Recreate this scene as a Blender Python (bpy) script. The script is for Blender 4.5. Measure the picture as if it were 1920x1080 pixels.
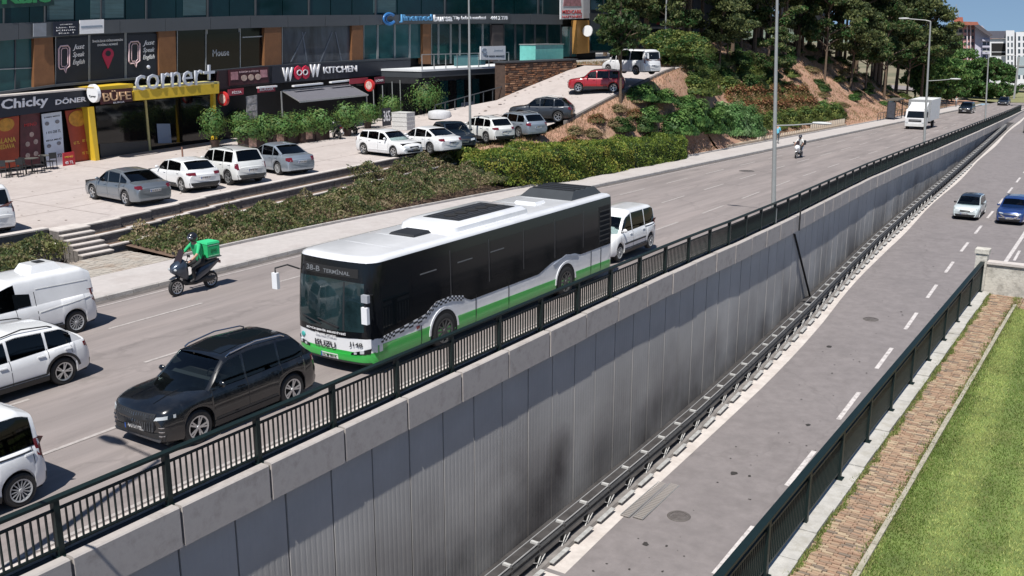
import bpy, bmesh, math, random
import numpy as np
from mathutils import Vector, Matrix
from mathutils.bvhtree import BVHTree
for o in list(bpy.data.objects): bpy.data.objects.remove(o)
scene = bpy.context.scene
COL = scene.collection
R = math.radians
rnd = random.Random(7)

# ------------------------------------------------------------------ camera
cam_data = bpy.data.cameras.new('camera'); cam = bpy.data.objects.new('camera', cam_data); COL.objects.link(cam)
CAMP = Vector((13.44, -20.70, 8.3)); FPX = 1850.0; PITCH = R(14.4); YAW = R(33)
cam.location = CAMP; cam.rotation_euler = (R(90) - PITCH, 0, YAW)
cam_data.sensor_width = 36; cam_data.lens = 36 * FPX / 1920; cam_data.clip_start = 0.3; cam_data.clip_end = 12000
scene.camera = cam
# ------------------------------------------------------------------ world + sun
SUN_EL = R(60); sx, sy = 0.25, -0.97                      # horizontal direction towards the sun
world = bpy.data.worlds.new('World'); scene.world = world; world.use_nodes = True
wn = world.node_tree; wn.nodes.clear()
wo = wn.nodes.new('ShaderNodeOutputWorld'); wb = wn.nodes.new('ShaderNodeBackground'); sk = wn.nodes.new('ShaderNodeTexSky')
sk.sky_type = 'NISHITA'; sk.sun_disc = False; sk.sun_elevation = SUN_EL; sk.sun_rotation = math.atan2(sx, sy)
sk.air_density = 1.0; sk.dust_density = 0.0; sk.ozone_density = 3.0; sk.altitude = 150
wb.inputs['Strength'].default_value = 0.072
wtc = wn.nodes.new('ShaderNodeTexCoord'); wm = wn.nodes.new('ShaderNodeVectorMath'); wm.operation = 'MULTIPLY_ADD'      # sky lookup lifted so the horizon takes bluer colour from higher up
wm.inputs[1].default_value = (1, 1, .85); wm.inputs[2].default_value = (0, 0, .16); wnm = wn.nodes.new('ShaderNodeVectorMath'); wnm.operation = 'NORMALIZE'
wn.links.new(wtc.outputs['Generated'], wm.inputs[0]); wn.links.new(wm.outputs[0], wnm.inputs[0]); wn.links.new(wnm.outputs[0], sk.inputs['Vector'])
wn.links.new(sk.outputs[0], wb.inputs[0]); wn.links.new(wb.outputs[0], wo.inputs[0])
sl = bpy.data.lights.new('sun', 'SUN'); sun = bpy.data.objects.new('sun', sl); COL.objects.link(sun)
sl.energy = 5.0; sl.angle = R(0.53); sl.color = (1.0, 0.955, 0.89)
tosun = Vector((sx * math.cos(SUN_EL), sy * math.cos(SUN_EL), math.sin(SUN_EL)))
sun.rotation_euler = tosun.to_track_quat('Z', 'Y').to_euler(); sun.location = (0, 0, 60)
vs = scene.view_settings; vs.view_transform = 'Standard'; vs.look = 'None'; vs.exposure = 0.32; vs.gamma = 1.0; vs.use_curve_mapping = False

# ------------------------------------------------------------------ place geometry: road axis = +Y, underpass wall at x = 0
def ray(px, py):
    u = (px - 960) / FPX; v = -(py - 540) / FPX
    y = math.cos(PITCH) + v * math.sin(PITCH); z = -math.sin(PITCH) + v * math.cos(PITCH)
    c, s = math.cos(YAW), math.sin(YAW)
    return Vector((u * c - y * s, u * s + y * c, z))
def at(px, py, z):
    r = ray(px, py); return CAMP + r * ((z - CAMP.z) / r.z)
def onx(px, py, x):
    r = ray(px, py); return CAMP + r * ((x - CAMP.x) / r.x)
def ony(px, py, y):
    r = ray(px, py); return CAMP + r * ((y - CAMP.y) / r.y)
def lerp(a, b, t): return a + (b - a) * t
def interp(x, xs, ys): return float(np.interp(x, xs, ys))
def sstep(t): t = min(1, max(0, t)); return t * t * (3 - 2 * t)
def g(y):                                                # upper road falls gently away
    if y < 5: return 0.0
    if y < 15: return -0.025 * (y - 5) ** 2 / 20
    return -0.025 * (y - 10)
def nw(y): return interp(y, [-60, 8, 17, 26, 35, 44, 57, 70, 95, 136, 175, 260], [0, 0, -.12, -.45, -.95, -1.4, -1.8, -2.1, -2.8, -4.1, -5.6, -9])
def zl(y):                                               # underpass road
    return interp(y, [-80, -10, 0, 11, 18, 30, 51, 90, 125, 150, 165, 400], [-6.0, -5.88, -5.82, -5.62, -5.36, -5.07, -4.72, -4.0, -3.35, -3.5, -3.87, -9.75])
def lotz(y): return 1.1 + 0.027 * (max(-20, min(y, 36)) - 5)
def rampz(y): return interp(y, [36, 38, 46, 55, 58, 62, 400], [lotz(36), 2.2, 3.75, 5.3, 5.65, 5.75, 5.75]) if y > 36 else lotz(y)
def solve(px, py, fz, dz=0.0):
    z = fz(20)
    for _ in range(90):
        P = at(px, py, z + dz); z = .5 * z + .5 * fz(P.y)
    return P

# ------------------------------------------------------------------ materials
MATS = {}
def mat(name, rgb, rough=.6, metal=0, var=.12, scale=3., bump=0., bscale=40., spec=.5, coat=0., dirt=None, dscale=1.2, damt=.5, trans=0, emis=0, alpha=1, stretch=None, world=False):
    if name in MATS: return MATS[name]
    m = bpy.data.materials.new(name); m.use_nodes = True; nt = m.node_tree; N = nt.nodes; Lk = nt.links
    b = N['Principled BSDF']; b.inputs['Roughness'].default_value = rough; b.inputs['Metallic'].default_value = metal
    b.inputs['Specular IOR Level'].default_value = spec; b.inputs['Coat Weight'].default_value = coat; b.inputs['Coat Roughness'].default_value = .06
    b.inputs['Transmission Weight'].default_value = trans
    if emis: b.inputs['Emission Color'].default_value = (*rgb, 1); b.inputs['Emission Strength'].default_value = emis
    tc = N.new('ShaderNodeTexCoord'); src = tc.outputs['Object']
    if world:
        ge = N.new('ShaderNodeNewGeometry'); src = ge.outputs['Position']
    if stretch:
        mp = N.new('ShaderNodeMapping'); mp.inputs['Scale'].default_value = stretch; Lk.new(src, mp.inputs[0]); src = mp.outputs[0]
    cur = None
    if var > 0:
        n = N.new('ShaderNodeTexNoise'); n.inputs['Scale'].default_value = scale; n.inputs['Detail'].default_value = 8; n.inputs['Roughness'].default_value = .65
        Lk.new(src, n.inputs['Vector'])
        r = N.new('ShaderNodeValToRGB'); r.color_ramp.elements[0].position = .3; r.color_ramp.elements[1].position = .7
        r.color_ramp.elements[0].color = (*[c * (1 - var) for c in rgb], 1); r.color_ramp.elements[1].color = (*[min(1, c * (1 + var)) for c in rgb], 1)
        Lk.new(n.outputs[0], r.inputs[0]); cur = r.outputs[0]
    if dirt:
        n2 = N.new('ShaderNodeTexNoise'); n2.inputs['Scale'].default_value = dscale; n2.inputs['Detail'].default_value = 10; n2.inputs['Roughness'].default_value = .7
        Lk.new(src, n2.inputs['Vector'])
        r2 = N.new('ShaderNodeValToRGB'); r2.color_ramp.elements[0].position = .48; r2.color_ramp.elements[1].position = .68
        r2.color_ramp.elements[0].color = (0, 0, 0, 1); r2.color_ramp.elements[1].color = (damt, damt, damt, 1); Lk.new(n2.outputs[0], r2.inputs[0])
        mx = N.new('ShaderNodeMixRGB'); mx.inputs[1].default_value = (*rgb, 1); mx.inputs[2].default_value = (*dirt, 1)
        if cur: Lk.new(cur, mx.inputs[1])
        Lk.new(r2.outputs[0], mx.inputs[0]); cur = mx.outputs[0]
    if cur: Lk.new(cur, b.inputs['Base Color'])
    else: b.inputs['Base Color'].default_value = (*rgb, 1)
    if bump > 0:
        n3 = N.new('ShaderNodeTexNoise'); n3.inputs['Scale'].default_value = bscale; n3.inputs['Detail'].default_value = 6; Lk.new(src, n3.inputs['Vector'])
        bp = N.new('ShaderNodeBump'); bp.inputs['Strength'].default_value = bump; bp.inputs['Distance'].default_value = .03
        Lk.new(n3.outputs[0], bp.inputs['Height']); Lk.new(bp.outputs[0], b.inputs['Normal'])
    m.diffuse_color = (*rgb, 1); MATS[name] = m; return m

def wear(m, crack=.5, blotch=(.10, .088, .084), bamt=.55, bscale=.5):
    nt = m.node_tree; N = nt.nodes; Lk = nt.links; b = N['Principled BSDF']; src = b.inputs['Base Color'].links[0].from_socket
    ge = N.new('ShaderNodeNewGeometry'); mp = N.new('ShaderNodeMapping'); mp.inputs['Scale'].default_value = (1, .35, 1); Lk.new(ge.outputs['Position'], mp.inputs[0])
    n1 = N.new('ShaderNodeTexNoise'); n1.inputs['Scale'].default_value = bscale; n1.inputs['Detail'].default_value = 9; n1.inputs['Roughness'].default_value = .72; Lk.new(mp.outputs[0], n1.inputs['Vector'])
    r1 = N.new('ShaderNodeMapRange'); r1.inputs[1].default_value = .56; r1.inputs[2].default_value = .74; r1.inputs[4].default_value = bamt; Lk.new(n1.outputs[0], r1.inputs[0])
    m1 = N.new('ShaderNodeMixRGB'); m1.inputs[2].default_value = (*blotch, 1); Lk.new(r1.outputs[0], m1.inputs[0]); Lk.new(src, m1.inputs[1])
    n2 = N.new('ShaderNodeTexNoise'); n2.inputs['Scale'].default_value = 1.1; n2.inputs['Detail'].default_value = 5; Lk.new(ge.outputs['Position'], n2.inputs['Vector'])
    ad = N.new('ShaderNodeMixRGB'); ad.blend_type = 'ADD'; ad.inputs[0].default_value = 1.0; Lk.new(mp.outputs[0], ad.inputs[1]); Lk.new(n2.outputs[1], ad.inputs[2])
    vo = N.new('ShaderNodeTexVoronoi'); vo.feature = 'DISTANCE_TO_EDGE'; vo.inputs['Scale'].default_value = .16; Lk.new(ad.outputs[0], vo.inputs['Vector'])
    r2 = N.new('ShaderNodeMapRange'); r2.inputs[1].default_value = .004; r2.inputs[2].default_value = .010; r2.inputs[3].default_value = crack; r2.inputs[4].default_value = 0; Lk.new(vo.outputs['Distance'], r2.inputs[0])
    m2 = N.new('ShaderNodeMixRGB'); m2.inputs[2].default_value = (.05, .045, .043, 1); Lk.new(r2.outputs[0], m2.inputs[0]); Lk.new(m1.outputs[0], m2.inputs[1])
    n3 = N.new('ShaderNodeTexNoise'); n3.inputs['Scale'].default_value = 26; n3.inputs['Detail'].default_value = 3; Lk.new(ge.outputs['Position'], n3.inputs['Vector'])
    r3 = N.new('ShaderNodeMapRange'); r3.inputs[1].default_value = .66; r3.inputs[2].default_value = .74; r3.inputs[4].default_value = .35; Lk.new(n3.outputs[0], r3.inputs[0])
    m3 = N.new('ShaderNodeMixRGB'); m3.inputs[2].default_value = (.07, .062, .06, 1); Lk.new(r3.outputs[0], m3.inputs[0]); Lk.new(m2.outputs[0], m3.inputs[1]); Lk.new(m3.outputs[0], b.inputs['Base Color'])

# ------------------------------------------------------------------ mesh builder
class MB:
    def __init__(s): s.V = []; s.F = []; s.M = []
    def add(s, vs, fs, m=0):
        b = len(s.V); s.V += [tuple(v) for v in vs]
        for f in fs: s.F.append(tuple(i + b for i in f)); s.M.append(m)
    def quad(s, a, b, c, d, m=0): s.add([a, b, c, d], [(0, 1, 2, 3)], m)
    def box(s, x0, x1, y0, y1, z0, z1, m=0):
        s.add([(x0, y0, z0), (x1, y0, z0), (x1, y1, z0), (x0, y1, z0), (x0, y0, z1), (x1, y0, z1), (x1, y1, z1), (x0, y1, z1)],
              [(0, 3, 2, 1), (4, 5, 6, 7), (0, 1, 5, 4), (1, 2, 6, 5), (2, 3, 7, 6), (3, 0, 4, 7)], m)
    def hexa(s, lo, hi, m=0):                              # two 4-point loops
        s.add(list(lo) + list(hi), [(3, 2, 1, 0), (4, 5, 6, 7), (0, 1, 5, 4), (1, 2, 6, 5), (2, 3, 7, 6), (3, 0, 4, 7)], m)
    def bar(s, p, q, w, h, m=0, up=Vector((0, 0, 1))):     # rectangular bar
        p = Vector(p); q = Vector(q); d = (q - p)
        if d.length < 1e-6: return
        d.normalize(); a = d.cross(up)
        if a.length < 1e-3: a = Vector((1, 0, 0))
        a.normalize(); b = a.cross(d).normalized(); a *= w / 2; b *= h / 2
        s.hexa([p - a - b, p + a - b, p + a + b, p - a + b], [q - a - b, q + a - b, q + a + b, q - a + b], m)
    def cone(s, p, q, r0, r1, n=10, m=0, caps=True):
        p = Vector(p); q = Vector(q); d = (q - p).normalized(); a = d.orthogonal().normalized(); b = d.cross(a)
        vs = [p + (a * math.cos(2 * math.pi * i / n) + b * math.sin(2 * math.pi * i / n)) * r0 for i in range(n)]
        vs += [q + (a * math.cos(2 * math.pi * i / n) + b * math.sin(2 * math.pi * i / n)) * r1 for i in range(n)]
        fs = [(i, (i + 1) % n, n + (i + 1) % n, n + i) for i in range(n)]
        if caps: fs += [tuple(range(n - 1, -1, -1)), tuple(range(n, 2 * n))]
        s.add(vs, fs, m)
    def tube(s, pts, r, n=8, m=0):
        pts = [Vector(p) for p in pts]; rs = r if isinstance(r, (list, tuple)) else [r] * len(pts)
        base = len(s.V); a = None
        for i, p in enumerate(pts):
            d = (pts[min(i + 1, len(pts) - 1)] - pts[max(i - 1, 0)]).normalized()
            a = d.orthogonal().normalized() if a is None else (a - d * a.dot(d)).normalized(); b = d.cross(a)
            s.V += [tuple(p + (a * math.cos(2 * math.pi * k / n) + b * math.sin(2 * math.pi * k / n)) * rs[i]) for k in range(n)]
        for i in range(len(pts) - 1):
            for k in range(n):
                s.F.append((base + i * n + k, base + i * n + (k + 1) % n, base + (i + 1) * n + (k + 1) % n, base + (i + 1) * n + k)); s.M.append(m)
        s.F.append(tuple(base + k for k in range(n - 1, -1, -1))); s.M.append(m)
        e = base + (len(pts) - 1) * n; s.F.append(tuple(e + k for k in range(n))); s.M.append(m)
    def lathe(s, prof, n=20, m=0, axis='x', c=(0, 0, 0), close=False):     # prof [(r, t)] around axis
        base = len(s.V)
        for r, t in prof:
            for k in range(n):
                a = 2 * math.pi * k / n; u, v = r * math.cos(a), r * math.sin(a)
                p = (t, u, v) if axis == 'x' else ((u, t, v) if axis == 'y' else (u, v, t))
                s.V.append((p[0] + c[0], p[1] + c[1], p[2] + c[2]))
        k2 = len(prof)
        for i in range(k2 - 1 + (1 if close else 0)):
            j = (i + 1) % k2
            for k in range(n):
                s.F.append((base + i * n + k, base + i * n + (k + 1) % n, base + j * n + (k + 1) % n, base + j * n + k)); s.M.append(m)
    def sphere(s, c, r, m=0, nu=12, nv=8, sc=(1, 1, 1)):
        b = len(s.V)
        for i in range(nv + 1):
            th = math.pi * i / nv
            for k in range(nu):
                a = 2 * math.pi * k / nu
                s.V.append((c[0] + r * sc[0] * math.sin(th) * math.cos(a), c[1] + r * sc[1] * math.sin(th) * math.sin(a), c[2] + r * sc[2] * math.cos(th)))
        for i in range(nv):
            for k in range(nu): s.F.append((b + i * nu + k, b + (i + 1) * nu + k, b + (i + 1) * nu + (k + 1) % nu, b + i * nu + (k + 1) % nu)); s.M.append(m)
    def prism(s, pts, off, m=0):                           # planar loop (3D) extruded by vector off
        n = len(pts); pts = [Vector(p) for p in pts]; off = Vector(off)
        s.add(pts + [p + off for p in pts], [tuple(range(n - 1, -1, -1)), tuple(range(n, 2 * n))] + [(i, (i + 1) % n, n + (i + 1) % n, n + i) for i in range(n)], m)
    def mesh(s, name, mats, smooth=False, recalc=True, weld=False):
        me = bpy.data.meshes.new(name); me.from_pydata(s.V, [], s.F)
        for m in (mats if isinstance(mats, (list, tuple)) else [mats]): me.materials.append(m)
        me.polygons.foreach_set('material_index', s.M)
        if recalc or weld:
            bm = bmesh.new(); bm.from_mesh(me)
            if weld: bmesh.ops.remove_doubles(bm, verts=bm.verts, dist=1e-4)
            if recalc: bmesh.ops.recalc_face_normals(bm, faces=bm.faces)
            bm.to_mesh(me); bm.free()
        if smooth:
            me.shade_smooth() if hasattr(me, 'shade_smooth') else me.polygons.foreach_set('use_smooth', [True] * len(me.polygons))
            try: me.set_sharp_from_angle(angle=R(38))
            except Exception: pass
        me.update(); return me
    def build(s, name, mats, parent=None, smooth=False, loc=None, recalc=True, weld=False):
        o = bpy.data.objects.new(name, s.mesh(name, mats, smooth, recalc, weld)); COL.objects.link(o)
        if parent: o.parent = parent
        if loc: o.location = loc
        return o
def tag(o, label=None, cat=None, group=None, kind=None):
    if label: o['label'] = label
    if cat: o['category'] = cat
    if group: o['group'] = group
    if kind: o['kind'] = kind
    return o
def thing(name, label, cat, loc=(0, 0, 0), rz=0., group=None, rx=0.):
    o = bpy.data.objects.new(name, None); COL.objects.link(o); o.location = loc; o.rotation_euler = (rx, 0, rz); o.empty_display_size = .2
    return tag(o, label, cat, group)
def struct(o): o['kind'] = 'structure'; return o
CH = {}
def linkobj(name, me, parent=None, loc=None, rot=None, sc=None):
    o = bpy.data.objects.new(name, me); COL.objects.link(o)
    if parent: o.parent = parent
    if loc is not None: o.location = loc
    if rot is not None: o.rotation_euler = rot
    if sc is not None: o.scale = sc
    return o
def kids(o): return [c for c in bpy.data.objects if c.parent == o]
def copy_tree(o, parent=None):
    c = o.copy(); COL.objects.link(c)
    if parent: c.parent = parent
    for k in kids(o): copy_tree(k, c)
    return c
def text_mesh(txt, size, depth=.01, bold=0., m=None, shear=0, space=1.0):
    cu = bpy.data.curves.new('t', 'FONT'); cu.body = txt; cu.size = size; cu.extrude = depth; cu.offset = bold; cu.shear = shear; cu.space_character = space
    cu.align_x = 'CENTER'; cu.align_y = 'CENTER'; cu.resolution_u = 2
    o = bpy.data.objects.new('t', cu); COL.objects.link(o)
    dg = bpy.context.evaluated_depsgraph_get(); dg.update()
    me = bpy.data.meshes.new_from_object(o.evaluated_get(dg)); bpy.data.objects.remove(o)
    me.materials.clear(); me.materials.append(m); return me
def text_on(name, txt, mp, m, parent, cx, cz, w, h, depth=.02, bold=0., shear=0):
    """text fitted into w x h; mp(u, v, d) maps sign coordinates (right, up, out) to 3D"""
    me = text_mesh(txt, 1.0, .5, bold, m, shear)
    co = np.array([v.co[:] for v in me.vertices])
    if len(co) == 0: return None
    lo, hi = co.min(0), co.max(0); sxx = w / max(1e-4, hi[0] - lo[0]); szz = h / max(1e-4, hi[1] - lo[1])
    for v in me.vertices:
        x, y, z = v.co
        v.co = mp(cx + (x - (lo[0] + hi[0]) / 2) * sxx, cz + (y - (lo[1] + hi[1]) / 2) * szz, (z + .5) * depth)
    me.update()
    o = bpy.data.objects.new(name, me); COL.objects.link(o)
    if parent: o.parent = parent
    return o

# shared materials
M_ASPH = mat('asphalt', (.225, .198, .19), .85, var=.17, scale=1.5, bump=.35, bscale=60, dirt=(.33, .285, .27), dscale=.9, damt=.6, stretch=(1, .08, 1))
M_ASPH2 = mat('asphalt_underpass', (.195, .177, .177), .85, var=.14, scale=2.2, bump=.35, bscale=70, dirt=(.13, .118, .12), dscale=.35, damt=.35)
wear(M_ASPH, .14); wear(M_ASPH2, .12, (.115, .10, .10), .45, .35)
M_CONC = mat('concrete', (.40, .38, .365), .85, var=.16, scale=2., bump=.3, bscale=25, dirt=(.22, .2, .19), dscale=1.4, damt=.6)
M_CONC2 = mat('light_concrete', (.52, .48, .45), .85, var=.12, scale=3., bump=.25, bscale=30, dirt=(.36, .31, .28), dscale=.9, damt=.6)
M_CONC3 = mat('old_wall_concrete', (.17, .155, .145), .9, var=.25, scale=5., bump=.5, bscale=14, dirt=(.10, .09, .085), dscale=3.4, damt=.8)
M_PAVE = mat('pavement', (.44, .41, .395), .85, var=.08, scale=4., bump=.25, bscale=20, dirt=(.34, .3, .285), dscale=.6, damt=.5)
M_LOT = mat('lot_paving', (.43, .385, .365), .85, var=.08, scale=3., bump=.2, bscale=30, dirt=(.35, .305, .285), dscale=.4, damt=.6)
wear(M_LOT, .12, (.27, .23, .215), .45, .4)
M_PAINT = mat('road_paint', (.55, .52, .51), .7, var=.12, scale=9, dirt=(.24, .22, .215), dscale=4, damt=.95)
M_PAINT2 = mat('worn_road_paint', (.38, .35, .335), .8, var=.15, scale=9, dirt=(.25, .23, .22), dscale=5, damt=.95)
M_FENCE = mat('dark_green_fence_paint', (.0035, .012, .0115), .5, var=.2, scale=10, spec=.5)
M_FENCE2 = mat('grey_green_rail_paint', (.02, .075, .06), .38, var=.2, scale=6)
M_GALV = mat('galvanised_steel', (.42, .43, .43), .42, metal=.6, var=.12, scale=8)
M_GALVD = mat('dirty_steel', (.06, .06, .06), .6, metal=.2, var=.3, scale=5)
M_POLE = mat('pole_grey', (.36, .37, .36), .45, metal=.4, var=.08, scale=4)
M_SOIL = mat('dry_soil', (.33, .19, .13), .95, var=.25, scale=1.1, bump=.6, bscale=5, dirt=(.42, .29, .2), dscale=.35, damt=.8)
M_SOILD = mat('bed_soil', (.13, .085, .06), .95, var=.3, scale=3, bump=.6, bscale=9)
M_BLACK = mat('black_rubber', (.018, .018, .019), .7, var=.2, scale=20)
M_BLKPL = mat('black_plastic', (.02, .021, .023), .5, var=.1, scale=12)
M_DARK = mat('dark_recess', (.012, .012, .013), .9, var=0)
M_RIM = mat('alloy_rim', (.55, .56, .57), .3, metal=.8, var=.05, scale=10)
M_GLASSD = mat('tinted_glass', (.006, .008, .010), .05, spec=.42, coat=.0, var=0)
M_GLASSW = mat('windscreen_glass', (.008, .018, .024), .04, spec=.5, coat=.25, var=0)
M_TEAL = mat('teal_facade_glass', (.022, .085, .095), .10, spec=.4, coat=.2, var=.25, scale=.5)
M_TEALD = mat('dark_facade_glass', (.004, .024, .028), .10, spec=.3, coat=.1, var=.3, scale=.4)
M_SHOPG = mat('shop_glass', (.005, .006, .007), .05, spec=.45, coat=.1, var=0)
M_CLAD = mat('grey_cladding', (.050, .056, .064), .5, var=.1, scale=1)
M_NAVY = mat('navy_fascia', (.010, .014, .028), .45, var=.1, scale=2)
M_MAROON = mat('maroon_fascia', (.05, .008, .014), .5, var=.1, scale=2)
M_ORNG = mat('brown_cladding', (.17, .075, .03), .6, var=.15, scale=3)
M_YEL = mat('yellow_cladding', (.62, .42, .03), .5, var=.06, scale=3)
M_WHITE = mat('white_sign', (.74, .75, .77), .5, var=.03, scale=5)
M_RED = mat('red_sign', (.5, .03, .03), .5, var=.1, scale=5)
M_LIGHT = mat('headlight_glass', (.45, .48, .5), .08, spec=.7, coat=1, var=0)
M_TAIL = mat('tail_light', (.13, .006, .010), .15, coat=1, var=0)
M_CHROME = mat('chrome', (.7, .72, .74), .15, metal=1, var=0)
M_PLATE = mat('plate_white', (.72, .72, .72), .5, var=0)
M_TXTB = mat('black_lettering', (.02, .02, .022), .6, var=0)
M_TXTW = mat('white_lettering', (.8, .8, .82), .5, var=0)
# =================================================================== SETTING
def yrange(a, b, st):
    n = max(1, int(round((b - a) / st))); return [a + (b - a) * i / n for i in range(n + 1)]
def strip(name, fx0, fx1, fz, ys, m, nx=1, kind='structure', fz1=None):
    mb = MB(); rows = []
    for y in ys:
        a, b = fx0(y), fx1(y); rows.append([(lerp(a, b, i / nx), y, lerp(fz(y), (fz1 or fz)(y), i / nx)) for i in range(nx + 1)])
    V = [p for r in rows for p in r]; w = nx + 1
    mb.add(V, [(j * w + i, j * w + i + 1, (j + 1) * w + i + 1, (j + 1) * w + i) for j in range(len(ys) - 1) for i in range(nx)])
    o = mb.build(name, m, recalc=False); o['kind'] = kind; return o
def profile(mb, ys, f, m=0, caps=True):
    """sweep closed cross-section f(y)->[(x,z)] along y"""
    rows = [[(x, y, z) for x, z in f(y)] for y in ys]; n = len(rows[0]); b = len(mb.V)
    mb.V += [p for r in rows for p in r]
    for j in range(len(ys) - 1):
        for i in range(n):
            mb.F.append((b + j * n + i, b + j * n + (i + 1) % n, b + (j + 1) * n + (i + 1) % n, b + (j + 1) * n + i)); mb.M.append(m)
    if caps:
        mb.F.append(tuple(b + i for i in range(n))); mb.M.append(m)
        e = b + (len(ys) - 1) * n; mb.F.append(tuple(e + i for i in range(n - 1, -1, -1))); mb.M.append(m)

YS = yrange(-70, 200, 3)
strip('upper_road', lambda y: -14.3, lambda y: nw(y) - .9, g, YS, M_ASPH, nx=4)
strip('underpass_road', lambda y: nw(y) - .15, lambda y: 9.35 if y < 14.6 else 24, zl, yrange(-70, 14.4, 3) + yrange(14.7, 165, 3), M_ASPH2, nx=4)
# light concrete gutter strip of the underpass
strip('concrete_shoulder', lambda y: nw(y) + 1.05, lambda y: nw(y) + lerp(1.62, 1.35, min(1, max(0, y / 80))) - .10 * math.sin(y * .23), lambda y: zl(y) + .006, yrange(-70, 150, 2), M_CONC2)
# ground everywhere else
mb = MB()
def gq(x0, x1, y0, y1, fz, n=8):
    for i in range(n):
        a, b = lerp(y0, y1, i / n), lerp(y0, y1, (i + 1) / n)
        mb.quad((x0, a, fz(a)), (x1, a, fz(a)), (x1, b, fz(b)), (x0, b, fz(b)))
def gfar(y): return max(-12.5, g(y)) - .35
gq(-900, -17.0, -70, 200, lambda y: gfar(y), 40)
gq(-17, 24, 200, 200.1, gfar, 1)
for a, b in ((200, 300), (300, 520)): gq(-900, 1200, a, b, gfar, 10)
mb.quad((-9000, 520, -12.85), (9000, 520, -12.85), (9000, 9500, -12.85), (-9000, 9500, -12.85))
mb.quad((900 * -1, 520, -12.86), (-9000, 520, -12.86), (-9000, 0, -12.86), (-900, 0, -12.86))
gq(24, 1200, -70, 200, lambda y: gfar(y) + .3, 40)
struct(mb.build('ground', mat('dry_ground', (.20, .17, .11), .95, var=.35, scale=.05, dirt=(.08, .10, .05), dscale=.02, damt=.9)))
# far road bend
strip('far_road', lambda y: -14.3 - (y - 200) ** 2 * .006, lambda y: -4.5 - (y - 200) ** 2 * .0035, lambda y: g(y) + .02, yrange(200, 330, 6), M_ASPH, nx=2)

# kerbs and pavement on the left
mb = MB()
for y in yrange(-30, 180, 1.0)[:-1]:
    mb.add([(-14.45, y + .01, g(y) - .05), (-14.29, y + .01, g(y) - .05), (-14.30, y + .01, g(y) + .13), (-14.33, y + .01, g(y) + .15), (-14.45, y + .01, g(y) + .15),
            (-14.45, y + .99, g(y + 1) - .05), (-14.29, y + .99, g(y + 1) - .05), (-14.30, y + .99, g(y + 1) + .13), (-14.33, y + .99, g(y + 1) + .15), (-14.45, y + .99, g(y + 1) + .15)],
           [(0, 1, 2, 3, 4), (9, 8, 7, 6, 5)] + [(i, (i + 1) % 5, 5 + (i + 1) % 5, 5 + i) for i in range(5)])
struct(mb.build('kerb', M_CONC, recalc=True))
strip('gutter', lambda y: -14.3, lambda y: -14.02, lambda y: g(y) + .005, yrange(-30, 180, 3), mat('gutter_dark', (.10, .09, .085), .9, var=.4, scale=3))  # dark strip along the foot of the kerb
strip('pavement', lambda y: -16.95, lambda y: -14.44, lambda y: g(y) + .14, yrange(-30, 180, 2), M_PAVE, nx=2)
mb = MB()
for y in yrange(-30, 178, 1.0)[:-1]:
    if -1.2 < y < 2.6: continue
    mb.hexa([(-17.1, y + .01, g(y)), (-16.95, y + .01, g(y)), (-16.95, y + .01, g(y) + .24), (-17.1, y + .01, g(y) + .24)],
            [(-17.1, y + .99, g(y + 1)), (-16.95, y + .99, g(y + 1)), (-16.95, y + .99, g(y + 1) + .24), (-17.1, y + .99, g(y + 1) + .24)])
struct(mb.build('pavement_edge_kerb', M_CONC))
# paved landing in front of the steps
mb = MB(); pr = random.Random(3)
for i in range(15):
    for j in range(26):
        x = -19.6 + i * .18; y = -2.0 + j * .18
        if x < -17.05 or True:
            mb.box(x + .008, x + .172, y + .008, y + .172, .05, .15 + pr.uniform(-.008, .008))
o = mb.build('paving_blocks', mat('paving_block', (.36, .33, .29), .9, var=.2, scale=2.2, dirt=(.28, .19, .13), dscale=.9, damt=.7)); o['kind'] = 'stuff'

# central strip behind the fence (kerb + dirty ledge)
mb = MB()
profile(mb, yrange(-40, 175, 2), lambda y: [(nw(y) - .9, g(y) - .1), (nw(y) - .9, g(y) + .14), (nw(y) - .62, g(y) + .14), (nw(y) - .61, g(y) + .25), (nw(y) - .52, g(y) + .25), (nw(y) - .51, g(y) - .5)])
struct(mb.build('median_kerb', M_CONC2))
mb = MB(); profile(mb, yrange(-40, 175, 2), lambda y: [(nw(y) - .505, g(y) - .1), (nw(y) - .505, g(y) + .21), (nw(y) - .21, g(y) + .21), (nw(y) - .21, g(y) - .1)])
struct(mb.build('dirty_ledge', mat('ledge_dirt', (.035, .033, .032), .9, var=.4, scale=3)))

# ---------------- underpass wall: coping blocks, fence, panels
FB = 2.1; Y0F = -10.64                                     # fence bay and first joint
wall = thing('retaining_wall', 'long grey retaining wall of ribbed concrete panels between the upper road and the sunken lanes', 'wall', (0, 0, 0))
ybs = [Y0F + FB * i for i in range(-3, 84)]
cm = {}
cr = random.Random(5)
for i, y in enumerate(ybs):
    y2 = y + FB
    mb = MB(); gp = .034
    def sec(yy, k=0):
        n_ = nw(yy); z = g(yy); return [(n_ - .20, z - .42), (n_, z - .46), (n_, z + .285), (n_ - .03, z + .31), (n_ - .20, z + .305)]
    h_ = .035 if i == 19 else 0
    a = sec(y + gp); b = sec(y2 - gp); dz = cr.uniform(-.008, .008); dx = cr.uniform(-.008, .008)
    lo = [(x + dx, y + gp, z + dz) for x, z in a]; hi = [(x + dx, y2 - gp, z + dz) for x, z in b]
    mb.add(lo + hi, [(0, 1, 2, 3, 4), (9, 8, 7, 6, 5)] + [(k, (k + 1) % 5, 5 + (k + 1) % 5, 5 + k) for k in range(5)])
    mb.build('coping_block', mat('coping_concrete', (.40, .37, .35), .9, var=.14, scale=2.2, bump=.10, bscale=30, dirt=(.17, .15, .14), dscale=2.2, damt=.6), wall)
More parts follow.
